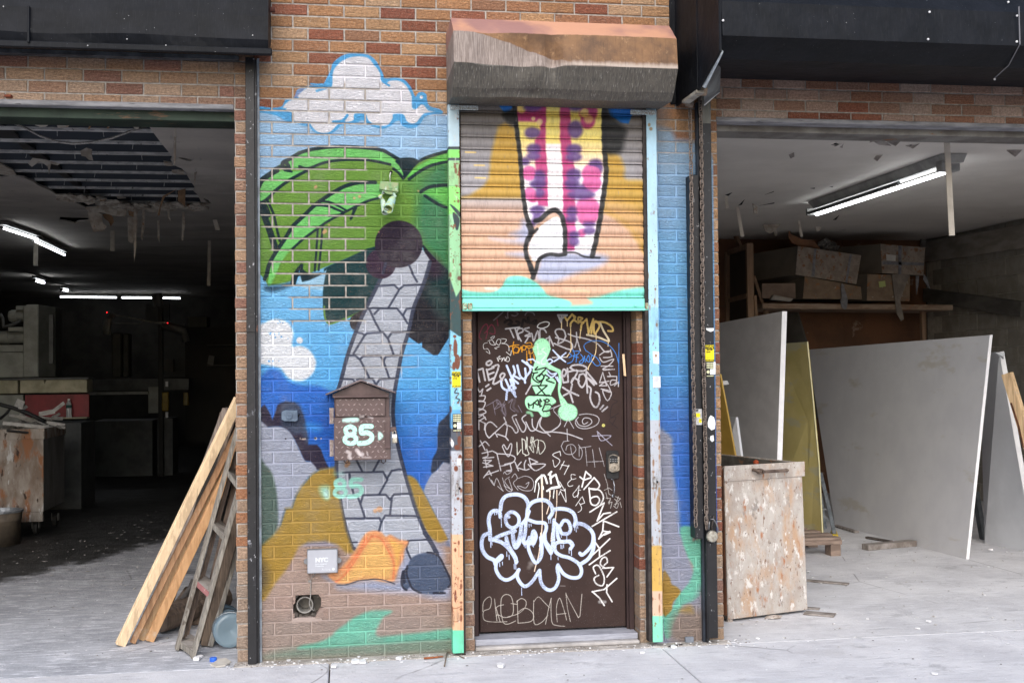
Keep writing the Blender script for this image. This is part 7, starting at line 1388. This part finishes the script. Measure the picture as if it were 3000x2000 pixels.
# lit lamp
t = thing('ceiling_light', 'long ceiling lamp of the right bay with one lit tube and a torn housing', 'ceiling light', (5.01, 2.85, 3.12))
a, b = G(2393, 628, 3.09), G(2775, 503, 3.09); a.x = b.x = (a.x+b.x)/2
M().tube([a, b], .015, 12).obj('tube', emit('bright_tube', (248,252,255), 9.0), t)
FX2 = simple('white_fixture', (160,160,156), (136,136,134), 8, .8)
M().prism([(a.x-.13, a.y-.1, 3.195), (a.x-.075, a.y-.1, 3.13), (a.x+.03, a.y-.1, 3.13), (a.x+.06, a.y-.1, 3.195)], (0, -1, 0), a.y-b.y+.08).obj('fixture', FX2, t)
M().tube([a+Vector((-.085,0,.012)), b+Vector((-.085,.6,.012))], .013, 10).obj('dead_tube', simple('dead_tube_glass', (84,86,86), (74,76,76), 6, .8), t)
M().box(b.x-.10, b.x+.05, b.y-.10, b.y-.01, 3.08, 3.19).obj('end_plate', FX2, t, bevel=.006); M().box(a.x-.10, a.x+.03, a.y+.0, a.y+.03, 3.08, 3.15).obj('end_plate', FX2, t, bevel=.004)
# rusty bin at the opening
t = thing('rusty_bin', 'tall rusty white steel bin with a bar handle, standing just inside the right bay', 'bin', (3.0, 1.0, 0))
FLb, FRb = Vector((2.782,.43,.02)), Vector((3.386,.61,.02)); FLt, FRt = Vector((2.80,.52,.975)), Vector((3.368,.63,.975)); BKv = Vector((-.275,.82,0))
RW2 = simple('flaking_white_rust', (178,172,166), (162,152,144), 9, .9, .0, bump=.006, bscale=70, stretch=(1.4,1.4,.8), spots=[((176,146,120), 5, .48, .2, (1.2,1.2,.5)), ((160,108,74), 13, .58, .12, (1.3,1.3,.4)), ((128,122,118), 8, .60, .1, (1,1,.5)), ((206,202,198), 24, .55, .10, (1,1,.5)), ((120,92,76), 34, .60, .08, (1,1,.45)), ((74,62,56), 90, .63, .04, (1,1,.6))])
RIN = simple('dark_bin_inside', (96,94,88), (64,60,56), 8, .8, spots=((120,90,70), 12, .62, .05))
RSD = simple('brown_rust_side', (112,70,46), (72,50,40), 6, .8, spots=((170,160,150), 12, .56, .05, (1,1,.6)))
def quadbox(nm, A, B, C, D_, n, th, mat, **k): return M().slab([A, B, C, D_], n, th).obj(nm, mat, t, bevel=.003, **k)
quadbox('front_panel', FLb, FRb, FRt, FLt, BKv, .014, RW2)
quadbox('side_panel', FRb+BKv*.02, FRb+BKv, FRt+BKv, FRt+BKv*.02, (-1,-.3,0), .014, RIN)
quadbox('side_panel', FLb+BKv*.02, FLb+BKv, FLt+BKv, FLt+BKv*.02, (1,.3,0), .014, RSD)
quadbox('back_panel', FLb+BKv, FRb+BKv, FRt+BKv, FLt+BKv, (.3,-.9,0), .014, RIN)
M().slab([FLb+BKv*.02, FRb+BKv*.02, FRb+BKv*.98, FLb+BKv*.98], (0,0,1), .02).obj('bottom_panel', RIN, t)
up = Vector((0,0,1)); o_ = (FRt-FLt).normalized()*.018; fo = Vector((.1,-.016,0))
M().hexa([FLt-o_*.4+fo*1-up*.098-Vector((.1,0,0)), FRt+o_+fo-up*.085-Vector((.1,0,0)), FRt+o_+fo-Vector((.1,0,0))+up*.012, FLt-o_*.4+fo-Vector((.1,0,0))+up*.004, FLt-o_*.4-up*.098, FRt+o_-up*.085, FRt+o_+up*.012, FLt-o_*.4+up*.004]).obj('rim', RW2, t, bevel=.004)
M().bar(FRt+Vector((.006,0,-.02)), FRt+BKv+Vector((.006,0,-.02)), .014, .05).obj('rim', RW2, t)
ha, hb_ = W(*K8([(365,598)])[0], .49), W(*K8([(483,591)])[0], .54)
M().tube([ha, hb_], .0105, 10).tube([ha+Vector((0,.07,0)), ha], .018, 10).tube([ha+Vector((-.05,.04,.012)), ha], .010, 8).tube([hb_+Vector((.01,.07,0)), hb_], .009, 8).obj('handle', simple('worn_rod', (120,104,94), (84,70,62), 20, .5, .4), t)
M().blob(Vector((3.10,.48,.012)), .06, .03, .014, 1, .2).obj('foot', RW2, t); M().tube([(2.80,.46,.02),(2.80,.46,-.0)], .02, 8).obj('foot', RW2, t)
M().blob(W(*K8([(337,556)])[0], .9), .02, .02, .02, 2, .0).obj('red_knob', simple('orange_knob', (150,66,34)), t)
# slabs
def slab_thing(label, quad, n, th, face, cat='stone slab', name='stone_slab', poly=False, grp=None):
    q_ = [Vector(c) for c in quad]; m_ = M(); m_.prism(q_, Vector(n).normalized(), th); return props(m_.obj(name, face, None, bevel=.0015), label, cat, grp)
SLG = simple('grey_quartz', (204,204,207), (197,197,201), 3, .35, bump=0, spots=[((188,184,178), 1.1, .58, .09, (1,1,3)), ((150,148,144), 22, .73, .02, (1,1,1)), ((176,174,172), 5, .66, .08, (1,1,.4))]); SLG2 = simple('veined_grey', (212,210,210), (200,198,198), 4, .35, bump=0, stretch=(1,1,2)); SLW = simple('pale_quartz', (200,202,206), (190,192,196), 3, .35, bump=0)
WED = simple('white_cut_edge', (236,236,238), (224,224,228), 10, .5, bump=0)
def edge(A, B, n, th, lab='cut edge', par=None):
    A, B = Vector(A), Vector(B); n = Vector(n).normalized()*th; d_ = Vector((0,-.004,0))
    return M().hexa([A+d_, A+d_+n, B+d_+n, B+d_, A-d_*.2, A-d_*.2+n, B-d_*.2+n, B-d_*.2]).obj('cut_edge', WED, par)
def onplane(x, y, A, B, C_):
    n_ = (Vector(B)-Vector(A)).cross(Vector(C_)-Vector(A)); d = Vector(ray(x, y)); o = Vector(CAM); return o+d*((Vector(A)-o).dot(n_)/d.dot(n_))
TRc, BRc, BLc = W(2899,981.5,2.32), W(2830,1637,2.27), W(2446,1537,4.40); TLc = onplane(2366,1024.5,TRc,BRc,BLc)
o = slab_thing('largest grey slab leaning in the right bay, filling most of its floor view', [BLc, BRc, TRc, TLc], (1,0,.12), .024, SLG); edge(BRc, TRc, (1,0,.08), .026, par=o)
TRa, BRa, BLa = W(2291,912,1.90), W(2272,1480,1.90), W(2085,1500,3.1); TLa = onplane(2085,950,TRa,BRa,BLa); print('SLAB', TLc, TLa)
o = slab_thing('dark grey veined slab standing behind the rusty bin, with a bright white edge', [BLa, BRa, TRa, TLa], (1,.0,0), .038, SLG2); edge(BRa, TRa, (1,0,0), .040, par=o)
YL = simple('olive_resin_slab', (206,192,132), (190,176,114), 2.2, .3, bump=0, spots=((186,180,146), 1.4, .56, .08, (1,1,3)))
o = slab_thing('olive yellow translucent slab standing on the pallet, left of the largest slab', [W(2250,1530,3.7), W(2356,1556,3.25), W(2409,1571,2.98), W(2398,1352,3.02), W(2382,1180,3.06), W(2364,1001,3.1), W(2306,1005,3.5), W(2250,1009,3.9)], (1,.3,.05), .016, YL)
e2 = M().tube([W(2410,1571,2.97), W(2399,1352,3.01), W(2383,1180,3.05), W(2365,1001,3.09)], .005, 6).obj('pale_rim', simple('pale_resin', (226,220,180), (212,206,164), 9, .4, bump=0), o)
o = slab_thing('grey slab at the right frame edge, leaning behind the largest slab', [W(2884,1591,3.0), W(3035,1652,2.4), W(2927,1031,2.75), W(2870,1036,3.4)], (1,.1,.2), .03, SLW); edge(W(3035,1652,2.4), W(2927,1031,2.75), (1,0,.15), .045, par=o)
props(M().prism([W(x, y, 2.6) for x, y in K8([(1438,52),(1475,48),(1480,56),(1476,80),(1470,70)])], (0,1,0), .03).obj('plastic_wrap', simple('clear_wrap', (196,200,204)), None), 'scrap of clear plastic on the top corner of the right edge slab', 'plastic scrap')
slab_thing('narrow yellow edged panel leaning at the left jamb inside the right bay', [W(2112,1340,1.45), W(2156,1345,1.3), W(2109,1095,1.35), W(2104,1095,1.5)], (.9,.3,0), .014, simple('mustard_panel', (178,146,72), (158,128,60), 4, .5))
slab_thing('small pale slab offcut standing beside the narrow yellow edged panel', [W(2120,1360,1.9), W(2174,1358,1.75), W(2156,1222,1.8), W(2133,1222,1.95)], (1,.2,.05), .02, SLW)
props(M().prism([W(x, y, 1.6) for x, y in K8([(180,182),(205,178),(214,196),(185,201)])], (0,1,0), .004).obj('plastic_flap', simple('grey_clear_flap', (190,190,190)), None), 'small clear plastic flap sticking out above the yellow edged panel', 'plastic scrap')
slab_thing('dark grey slab far behind, standing right of the white edged slab under the shelf', [W(2290,1300,6.6), W(2420,1200,6.2), W(2335,915,6.5), W(2290,913,6.7)], (.9,.3,0), .03, simple('dark_slab', (74,72,70), (62,60,58), 3, .5))
a, b = W(2951,1097,2.35), W(3075,1500,2.1); pl2 = plank('pale new board leaning at the right frame edge with bark along one side', a, b, .05, .085, PINE('pine_light', (226,196,156), (208,176,136)), .2); 
M().tube([W(2962,1180,2.30), W(2985,1250,2.26), W(2998,1310,2.24)], .008, 5).obj('bark', simple('bark', (96,56,36), (70,42,30), 20, .9), pl2)
props(M().bar(W(2857,1440,3.3), W(2884,1592,3.2), .05, .05).obj('steel_prop', simple('prop_steel', (86,90,94), (66,70,74), 8, .5, .4), None), 'thin dark steel prop between the largest slab and the edge slab', 'prop')
# pallet
PW = simple('pallet_wood', (150,132,120), (118,102,92), 8, .9, bump=.002, stretch=(.6,3,3), spots=((136,96,80), 5, .60, .05))
pz = .16; t = thing('pallet', 'worn wooden pallet under the olive slab beside the rusty bin', 'pallet', (3.9, 2.9, 0)); pxr = W(2468, 1590, 2.62).x; random.seed(3)
for i in range(6): y = 2.62+i*.19; M().box(pxr-1.15, pxr-.0+random.uniform(-.02,.01), y, y+.10, pz-.022, pz).obj('deck_board', PW, t, bevel=.002)
for x in (pxr-.10, pxr-.6, pxr-1.13):
    for y in (2.63, 3.1, 3.58): M().box(x, x+.09, y, y+.12, .0, pz-.064).obj('block', PW, t, bevel=.002)
for y in (2.625, 3.1, 3.58): M().box(pxr-1.15, pxr-.0, y, y+.09, pz-.062, pz-.024).obj('stringer', PW, t, bevel=.002)
# aluminium ladder
AL = simple('aluminium', (150,156,162), (120,126,132), 20, .4, .7)
t = thing('step_ladder', 'slim aluminium step ladder with a yellow foot behind the olive slab', 'ladder', tuple(G(2446,1568)))
M().bar(G(2446,1568), W(2404,1385,4.2), .035, .02).obj('leg', AL, t); M().bar(W(2402,1500,4.1), W(2438,1532,4.05), .02, .02).bar(W(2404,1490,4.1), W(2429,1490,4.1), .03, .015).obj('brace', AL, t)
M().bar(G(2418,1548), W(2400,1430,4.4), .03, .02).obj('leg', AL, t)
M().bar(G(2448,1572), W(2442,1558,3.95), .05, .035).obj('foot', simple('yellow_foot', (226,196,40), (206,176,30), 20, .5), t)
# timbers on the floor
for i, (p, q_, lab, w_) in enumerate((((838,958),(1060,938),'thick grey timber lying on the floor under the largest slab',.09), ((560,1100),(762,1118),'thin flat grey strip lying on the floor behind the rusty bin',.06), ((560,1250),(700,1262),'flat broken board lying at the foot of the rusty bin',.09), ((845,905),(960,925),'thin dark lath under the largest slab',.04), ((540,1225),(630,1232),'pale sliver of board poking out from under the rusty bin',.05), ((700,850),(800,880),'dark scrap of board in the shade under the largest slab',.05))):
    a, b = G(*K8([p])[0]), G(*K8([q_])[0]); h_ = (.05,.012,.012,.02,.01,.02)[i]; a.z = b.z = h_/2+.002; props(M().bar(a, b, w_, h_).obj('timber', simple('dusty_timber_%s' % 'abcdef'[i], (150,144,140) if i != 3 else (90,84,80), (112,104,98) if i != 3 else (70,64,60), 9, .9, stretch=(1,3,1)), None, bevel=.003), lab, 'timber')
# back of the bay: frame, shelf, boxes
fY = 5.9
t = thing('partition', 'tall pale wooden frame with a dark panel, left of the shelf of boxes', 'partition', tuple(Vector((W(2200,900,fY).x, fY, 0))))
FRW = simple('frame_wood', (140,116,96), (118,96,80), 6, .85, stretch=(4,4,.5))
M().box(W(2191,900,fY).x, W(2209.5,900,fY).x, fY, fY+.05, 0, W(2200,712,fY).z).obj('post', FRW, t); M().box(W(2128,900,fY+.8).x, W(2143,900,fY+.8).x, fY+.8, fY+.85, 0, W(2135,738,fY+.8).z).obj('post', FRW, t)
M().bar(W(2136,740,fY+.8), W(2192,722,fY+.03), .05, .06).obj('rail', FRW, t); M().bar(W(2138,880,fY+.8), W(2192,866,fY+.03), .05, .05).obj('rail', FRW, t)
M().slab([W(2140,940,fY+.8), W(2196,930,fY+.06), W(2196,726,fY+.06), W(2140,742,fY+.8)], (-1,0,0), .01).obj('panel', simple('frame_panel', (70,62,54), (58,52,46), 3), t)
M().bar(W(2210,812,fY), W(2234,886,fY+.3), .02, .045).obj('brace', FRW, t)
M().bar(W(2211,865,fY), W(2216,935,fY), .03, .04).obj('side_stub', FRW, t); M().bar(W(2155,690,fY+.9), W(2168,722,fY+.8), .04, .05).obj('top_stub', FRW, t)
sY = 6.1
t = thing('wall_shelf', 'long plank shelf at the back of the right bay carrying the dusty cardboard boxes', 'shelf', tuple(W(2500, 885, sY)))
SHW = simple('whitewashed_plank', (150,134,120), (122,100,84), 8, .85, stretch=(.6,2,2), spots=((150,92,54), 3, .60, .06))
sz0, sz1 = W(2234,888,sY), W(2792,893,sY); th_ = .062
M().hexa([sz0-Vector((0,0,th_)), sz1-Vector((0,0,th_)), sz1, sz0, sz0+Vector((0,.75,-th_)), sz1+Vector((0,.75,-th_)), sz1+Vector((0,.75,0)), sz0+Vector((0,.75,0))]).obj('shelf_board', SHW, t, bevel=.003)
M().bar(W(2345,905,sY+.1), W(2400,897,sY+.1), .03, .04).obj('bracket', FRW, t)
sup = M().box(W(2240,900,sY+.3).x, W(2240,900,sY+.3).x+.05, sY+.3, sY+.35, 0, sz0.z-th_-.003); sup.obj('shelf_leg', FRW, t)
M().box(W(2700,900,sY+.3).x, W(2700,900,sY+.3).x+.05, sY+.3, sY+.35, 0, sz0.z-th_-.003).obj('shelf_leg', FRW, t)
CBD = simple('dusty_cardboard', (128,112,96), (112,96,82), 9, .9, bump=.01, bscale=12, spots=[((138,100,70), 10, .58, .06), ((146,142,136), 18, .60, .07)])
CBW = simple('plaster_spattered_cardboard', (142,134,126), (124,114,106), 16, .9, bump=.01, bscale=14, spots=[((128,94,70), 12, .54, .07), ((60,60,62), 24, .66, .03)])
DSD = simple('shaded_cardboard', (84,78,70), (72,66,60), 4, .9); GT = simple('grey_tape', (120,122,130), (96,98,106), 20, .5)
def carton(label, f, front, dvec, fmat, side=None, tapes=(), grp='dusty cardboard boxes on the back shelf', Y=sY):
    P = [W(*p, Y) for p in f(front)]; t_ = thing('cardboard_box', label, 'box', tuple(P[0]), grp); D_ = Vector(dvec)
    v = P; m_ = M(); m_.slab(v, (0,1,0), .006); m_.obj('front_face', fmat, t_)
    m2 = M(); k = len(v)
    for i in range(k):
        a_, b2 = v[i], v[(i+1) % k]; m2.face(m2.verts([a_+Vector((0,.006,0)), b2+Vector((0,.006,0)), b2+D_, a_+D_]))
    m2.face(m2.verts([p+D_ for p in v])); m2.obj('box_body', DSD, t_)
    for tp in tapes:
        q_ = [W(*p, Y-.008) for p in f(tp)]; M().slab(q_, (0,1,0), .004).obj('tape', GT, t_)
    return t_
carton('biggest spattered box, tilted on top of the left stack', Z6, [(1065,665),(1885,795),(1950,405),(1095,280)], (-.42,.45,-.05), CBW, tapes=([(1280,690),(1320,690),(1345,320),(1315,315)], [(1735,770),(1765,775),(1825,395),(1795,392)]))
carton('long flat box under the tilted one, one corner flap open', Z6, [(1163,990),(1960,1000),(1945,830),(1188,690)], (-.18,.5,0), CBD, tapes=([(1690,1000),(1740,1000),(1720,800),(1680,790)],))
carton('small low box at the left end of the shelf', Z6, [(610,985),(1065,985),(1060,780),(612,785)], (-.02,.4,0), simple('brown_dusty_carton', (122,106,96), (104,90,82), 6, .9))
carton('wide taped box with a label, on top of the right stack', Z7, [(265,690),(645,712),(660,455),(250,422)], (-.40,.40,0), CBW, tapes=([(415,700),(440,700),(445,440),(415,437)], [(270,610),(650,620),(650,595),(270,580)]))
carton('square box with a small green label, under the wide taped box', Z7, [(125,942),(516,946),(520,712),(130,698)], (-.3,.4,0), CBD)
lb = M().slab([W(x, y, sY-.01) for x, y in Z7([(305,575),(388,580),(390,528),(302,515)])], (0,1,0), .003).obj('paper_label', simple('paper_label', (196,196,194)), None); props(lb, 'white paper label stuck on the wide taped box', 'label')
lb = M().slab([W(x, y, sY-.01) for x, y in Z7([(240,822),(298,812),(292,760),(234,768)])], (0,1,0), .003).obj('green_label', simple('pale_green_label', (170,184,120)), None); props(lb, 'small pale green label on the square box', 'label')
sb_ = M().slab([W(x, y, sY-.06) for x, y in Z6([(725,1000),(1000,1030),(1040,990),(770,935)])], (0,1,0), .05).obj('plaster_piece', simple('plaster_piece_mat', (150,146,142), (134,130,126), 8), None, bevel=.006); props(sb_, 'rounded pale plaster piece lying at the front of the low box', 'plaster')
for pts, lab in (([(355,700),(520,700),(430,940),(465,1110),(440,1130),(400,1060),(385,940),(370,840)], 'long grey cloth strip hanging over the shelf edge'), ([(650,700),(680,740),(708,838),(690,820),(645,750)], 'torn grey tape end dangling right of the boxes'), ([(575,715),(605,715),(600,800),(582,888),(578,830)], 'thin torn tape dangling under the wide box')):
    props(M().prism([W(x, y, sY-.03) for x, y in Z7(pts)], (0,1,0), .01).obj('cloth_strip', GT if 'tape' in lab else simple('grey_cloth', (130,124,118), (108,102,98), 10), None), lab, 'strip')
props(M().prism([W(x, y, sY-.03) for x, y in Z6([(1675,830),(1700,780),(1740,900),(1770,1000),(1760,1110),(1740,1140),(1690,1110),(1670,1020),(1690,960)])], (0,1,0), .012).obj('plastic_tape', GT, None), 'crumpled grey tape hanging over the middle of the shelf', 'tape')
props(M().prism([W(x, y, sY+.1) for x, y in Z6([(970,30),(1000,120),(1150,185),(1310,205),(1390,310),(1110,275),(1020,240),(970,170)])], (0,1,0), .01).obj('cardboard_flap', simple('brown_flap', (136,96,70), (116,82,60), 5), None), 'curled brown cardboard flap standing on the biggest box', 'cardboard')
rk = M(); random.seed(9)
for x, y in ((1430,250),(1480,230),(1520,290),(1560,280),(1450,300),(1590,310)): rk.blob(W(*Z6([(x, y)])[0], sY+.15), .06, .06, .05, 1, .35)
props(rk.obj('rag_heap', simple('grey_rag', (124,122,118), (60,58,56), 14), None), 'crumpled grey rag on top of the biggest box', 'rag')
rd = M().box(W(2508,730,sY+.35).x, W(2530,730,sY+.35).x, sY+.35, sY+.5, W(2508,748,sY+.35).z, W(2508,722,sY+.35).z).obj('red_package', simple('dull_red', (120,40,44)), None); props(rd, 'dull red package between the two stacks of boxes', 'package')
# pipe, beams on the block wall
PPM = simple('dusty_pipe', (110,106,100), (88,84,80), 10, .7)
XP = BX-.10
t = thing('ceiling_pipe', 'long dusty pipe running under the ceiling along the block wall', 'pipe', tuple(PX(2800, 640, XP)))
M().tube([PX(2650,683,XP), PX(2860,628,XP), PX(3100,565,XP)], .032, 10).obj('pipe_run', PPM, t)
for x, y in ((2690,676),(2818,637),(2942,605)): p = PX(x, y, XP); M().tube([p+Vector((0,-.03,0)), p+Vector((0,.03,0))], .045, 10).obj('coupling', PPM, t)
M().tube([PX(2704,678,XP), PX(2706,725,XP)], .04, 10).obj('drop_pipe', PPM, t)
BMW = simple('dusty_beam', (150,144,136), (122,116,108), 5, .9, stretch=(1,.5,2))
def wallplank(label, p0, p1, h, th, mat, X=BX-.05): a_, b2 = PX(*p0, X), PX(*p1, X); props(M().bar(a_, b2, th, h).obj('wall_plank', mat, None, bevel=.003), label, 'plank')
wallplank('broad pale board fixed high along the block wall', Z7([(660,500)])[0], Z7([(1700,330)])[0], .26, .05, BMW)
wallplank('long dark beam sloping down along the block wall below the broad board', Z7([(660,890)])[0], Z7([(1560,1022)])[0], .17, .06, simple('dark_beam', (96,94,90), (74,72,70), 5, .9, stretch=(1,.6,2)), BX-.10)
# ================================================================== small debris on the ground
CHIP = simple('white_chip', (232,232,234), (212,212,214), 20, .9)
random.seed(17)
chips = [(R5,1095,1500,13,'white triangular plaster chip lying left of the larger flat one, mid wall'),(R5,1180,1495,14,'largest flat white plaster chip at the foot of the mural'),(R5,862,1550,10,'white plaster chip near the bottom, left of the two large chips'),(R5,1605,1455,10,'rounded white chip at the wall foot right of the two large chips'),(R5,335,1475,8,'small white chip at the wall foot under the wall pipe'),(R5,2190,1362,6,'small white chip beside the foot of the left guide rail'),(R5,1140,1432,6,'small grey white chip right at the wall foot'),(R5,150,1550,5,'tiny white chip near the left gate post'),
 (C6,290,1495,13,'long white chip lying on the pavement before the door'),(C6,945,1432,9,'white chip on the pavement joint right of the door step'),(C6,740,1372,6,'flat white chip on the door step'),(C6,1085,1410,10,'white chip in front of the right guide rail'),(C6,1250,1382,5,'tiny white chip beneath the padlocked post'),
 (K8,1415,960,9,'white chunk on the floor under the right edge slab'),(K8,1405,1037,6,'small white chip in the middle of the right bay floor'),(K8,577,1060,6,'pale chip on the floor behind the rusty bin'),(K8,1155,1530,9,'pale stone chip on the pavement at the bottom right'),(K8,345,1368,7,'brownish chip on the pavement in front of the rusty bin'),(K8,1130,1290,8,'pale chip on the pavement at the right'),(K8,1080,1322,7,'flat pale chip near the bottom right'),
 (ZE,865,1510,12,'whitish stone chip beside the ladder foot'),(ZE,895,1485,8,'smaller beige stone chip right behind the white one at the ladder foot')]
for f, x, y, r, lab in chips:
    p = G(*f([(x, y)])[0]); s_ = r*.0019; n_ = random.randint(4, 6); a0 = random.uniform(0, 6)
    pts = [(p.x+math.cos(a0+i*2*math.pi/n_)*s_*random.uniform(.7, 1.35), p.y+math.sin(a0+i*2*math.pi/n_)*s_*random.uniform(.9, 1.7), .0045) for i in range(n_)]
    props(M().prism(pts, (0, random.uniform(-.2,.2), 1), s_*random.uniform(.35, .8)).obj('plaster_chip', CHIP, None, bevel=.001), lab, 'chip', 'loose chips on the ground')
p = G(*K7([(0,0)])[0], 0) if False else None
bl = G(*C6([(1135,1362)])[0]); props(M().box(bl.x-.028, bl.x+.022, -.028, -.008, .004, .036).obj('stone_block', simple('blue_grey_chip', (120,126,136), (104,110,120), 20), None, bevel=.002), 'small square blue grey stone piece at the foot of the right pier', 'stone')
tw = [G(*q_) for q_ in R5([(2125,1545),(2140,1480),(2155,1400),(2170,1388),(2230,1392),(2300,1420),(2352,1450)])]; tw = [Vector((v.x, v.y, .008+.006*math.sin(i))) for i, v in enumerate(tw)]
props(M().tube(tw, .0042, 6, .003).obj('twig', simple('twig_bark', (120,108,96), (92,82,72), 30, .9), None, smooth=True), 'bent grey twig on the ground at the foot of the left guide rail', 'twig')
bo = [G(*q_) for q_ in R5([(1890,1458),(2000,1448),(2105,1435)])]; props(M().tube([Vector((v.x, v.y, .009)) for v in bo], .0062, 8, .004).obj('rusty_bolt', simple('orange_rust', (164,92,50), (120,70,44), 40, .9), None), 'rusty brown bolt lying at the wall foot left of the twig', 'bolt')
n2 = [G(*q_) for q_ in C6([(1065,1405),(1127,1396)])]; props(M().tube([Vector((v.x, v.y, .008)) for v in n2], .004, 6).obj('metal_rod', simple('dark_rod', (70,64,62)), None), 'thin dark rod lying by the foot of the right guide rail', 'rod')
cb = [G(*q_) for q_ in ZE([(1000,1568),(1090,1510),(1160,1505),(1210,1540),(1150,1575),(1060,1590)])]; props(M().prism([Vector((v.x, v.y, .003)) for v in cb], (0,0,1), .008).obj('cardboard_scrap', simple('beige_scrap', (206,200,190), (184,178,168), 14), None), 'flat beige cardboard scrap at the foot of the brick pier beside the blue cap', 'cardboard scrap')
tg = [G(*q_) for q_ in ZE([(395,585),(430,565),(465,550)])]; props(M().tube([Vector((v.x, v.y, .01)) for v in tg], .006, 5).obj('dark_stick', simple('dark_stick_mat', (44,40,38)), None), 'small dark stick lying on the floor left of the ladder', 'stick')
def scatter(name, label, mat, n, area, smin, smax, seed, flat=.5):
    r = random.Random(seed); m_ = M()
    for i in range(n):
        x, y = area(r); s_ = smin+(smax-smin)*r.random()**3; nn = 4; a0 = r.uniform(0, 6)
        base = [m_.b.verts.new((x+math.cos(a0+k*math.pi/2)*s_*r.uniform(.6,1.4), y+math.sin(a0+k*math.pi/2)*s_*r.uniform(.6,1.4), .0035)) for k in range(nn)]
        top = [m_.b.verts.new((b_.co.x*.75+x*.25, b_.co.y*.75+y*.25, .004+s_*flat*r.uniform(.4,1))) for b_ in base]
        m_.face(top)
        for k in range(nn): m_.face([base[k], base[(k+1) % nn], top[(k+1) % nn], top[k]])
    props(m_.obj(name, mat, None, kind='stuff'), label, 'debris')
scatter('plaster_crumbs', 'small white crumbs of plaster scattered along the foot of the wall', CHIP, 520, lambda r: (r.uniform(-.25, 2.75), -.012-abs(r.gauss(0,.075))), .0012, .010, 1)
scatter('wall_foot_grit', 'grey brown grit gathered along the foot of the wall', simple('grit', (136,124,112), (100,92,84), 40, .95), 900, lambda r: (r.uniform(-.25, 2.75), -.006-abs(r.gauss(0,.05))), .001, .006, 2)
scatter('pavement_crumbs', 'sparse pale crumbs over the pavement', CHIP, 260, lambda r: (r.uniform(-1.6, 4.6), r.uniform(-1.3, -.05)), .001, .006, 3)
scatter('left_floor_scraps', 'white scraps scattered on the wet dark floor of the left bay', simple('dull_chip', (150,148,146), (120,118,116), 30, .9), 420, lambda r: (lambda y: (-1.9+(y-4.3)/2.4+r.gauss(-.15,.55), y))(r.uniform(3.0, 9.5)), .003, .020, 4, .12)
scatter('left_floor_grit', 'grit over the dusty floor of the left bay', simple('grit_pale', (170,168,166), (110,108,106), 40, .95), 420, lambda r: (r.uniform(-3.4, -.25), r.uniform(.2, 5)), .0015, .010, 5)
scatter('right_floor_grit', 'crumbs and dust clods over the floor of the right bay', simple('grit_white', (206,206,208), (150,146,142), 40, .95), 700, lambda r: (r.uniform(2.7, 6.5), r.uniform(-.3, 4.5)), .0015, .014, 6)
scatter('dark_floor_flecks', 'dark flecks and splinters over the floors and pavement', simple('dark_fleck', (96,90,84), (64,60,58), 40, .95), 700, lambda r: (r.uniform(-3, 5.5), r.uniform(-1.0, 3.5)), .0012, .008, 8, .2)
scatter('white_floor_dust', 'white dust clods over the floors and pavement', CHIP, 900, lambda r: (r.uniform(-2.5, 5.5), r.uniform(-1.2, 3.0)), .001, .006, 9, .3)
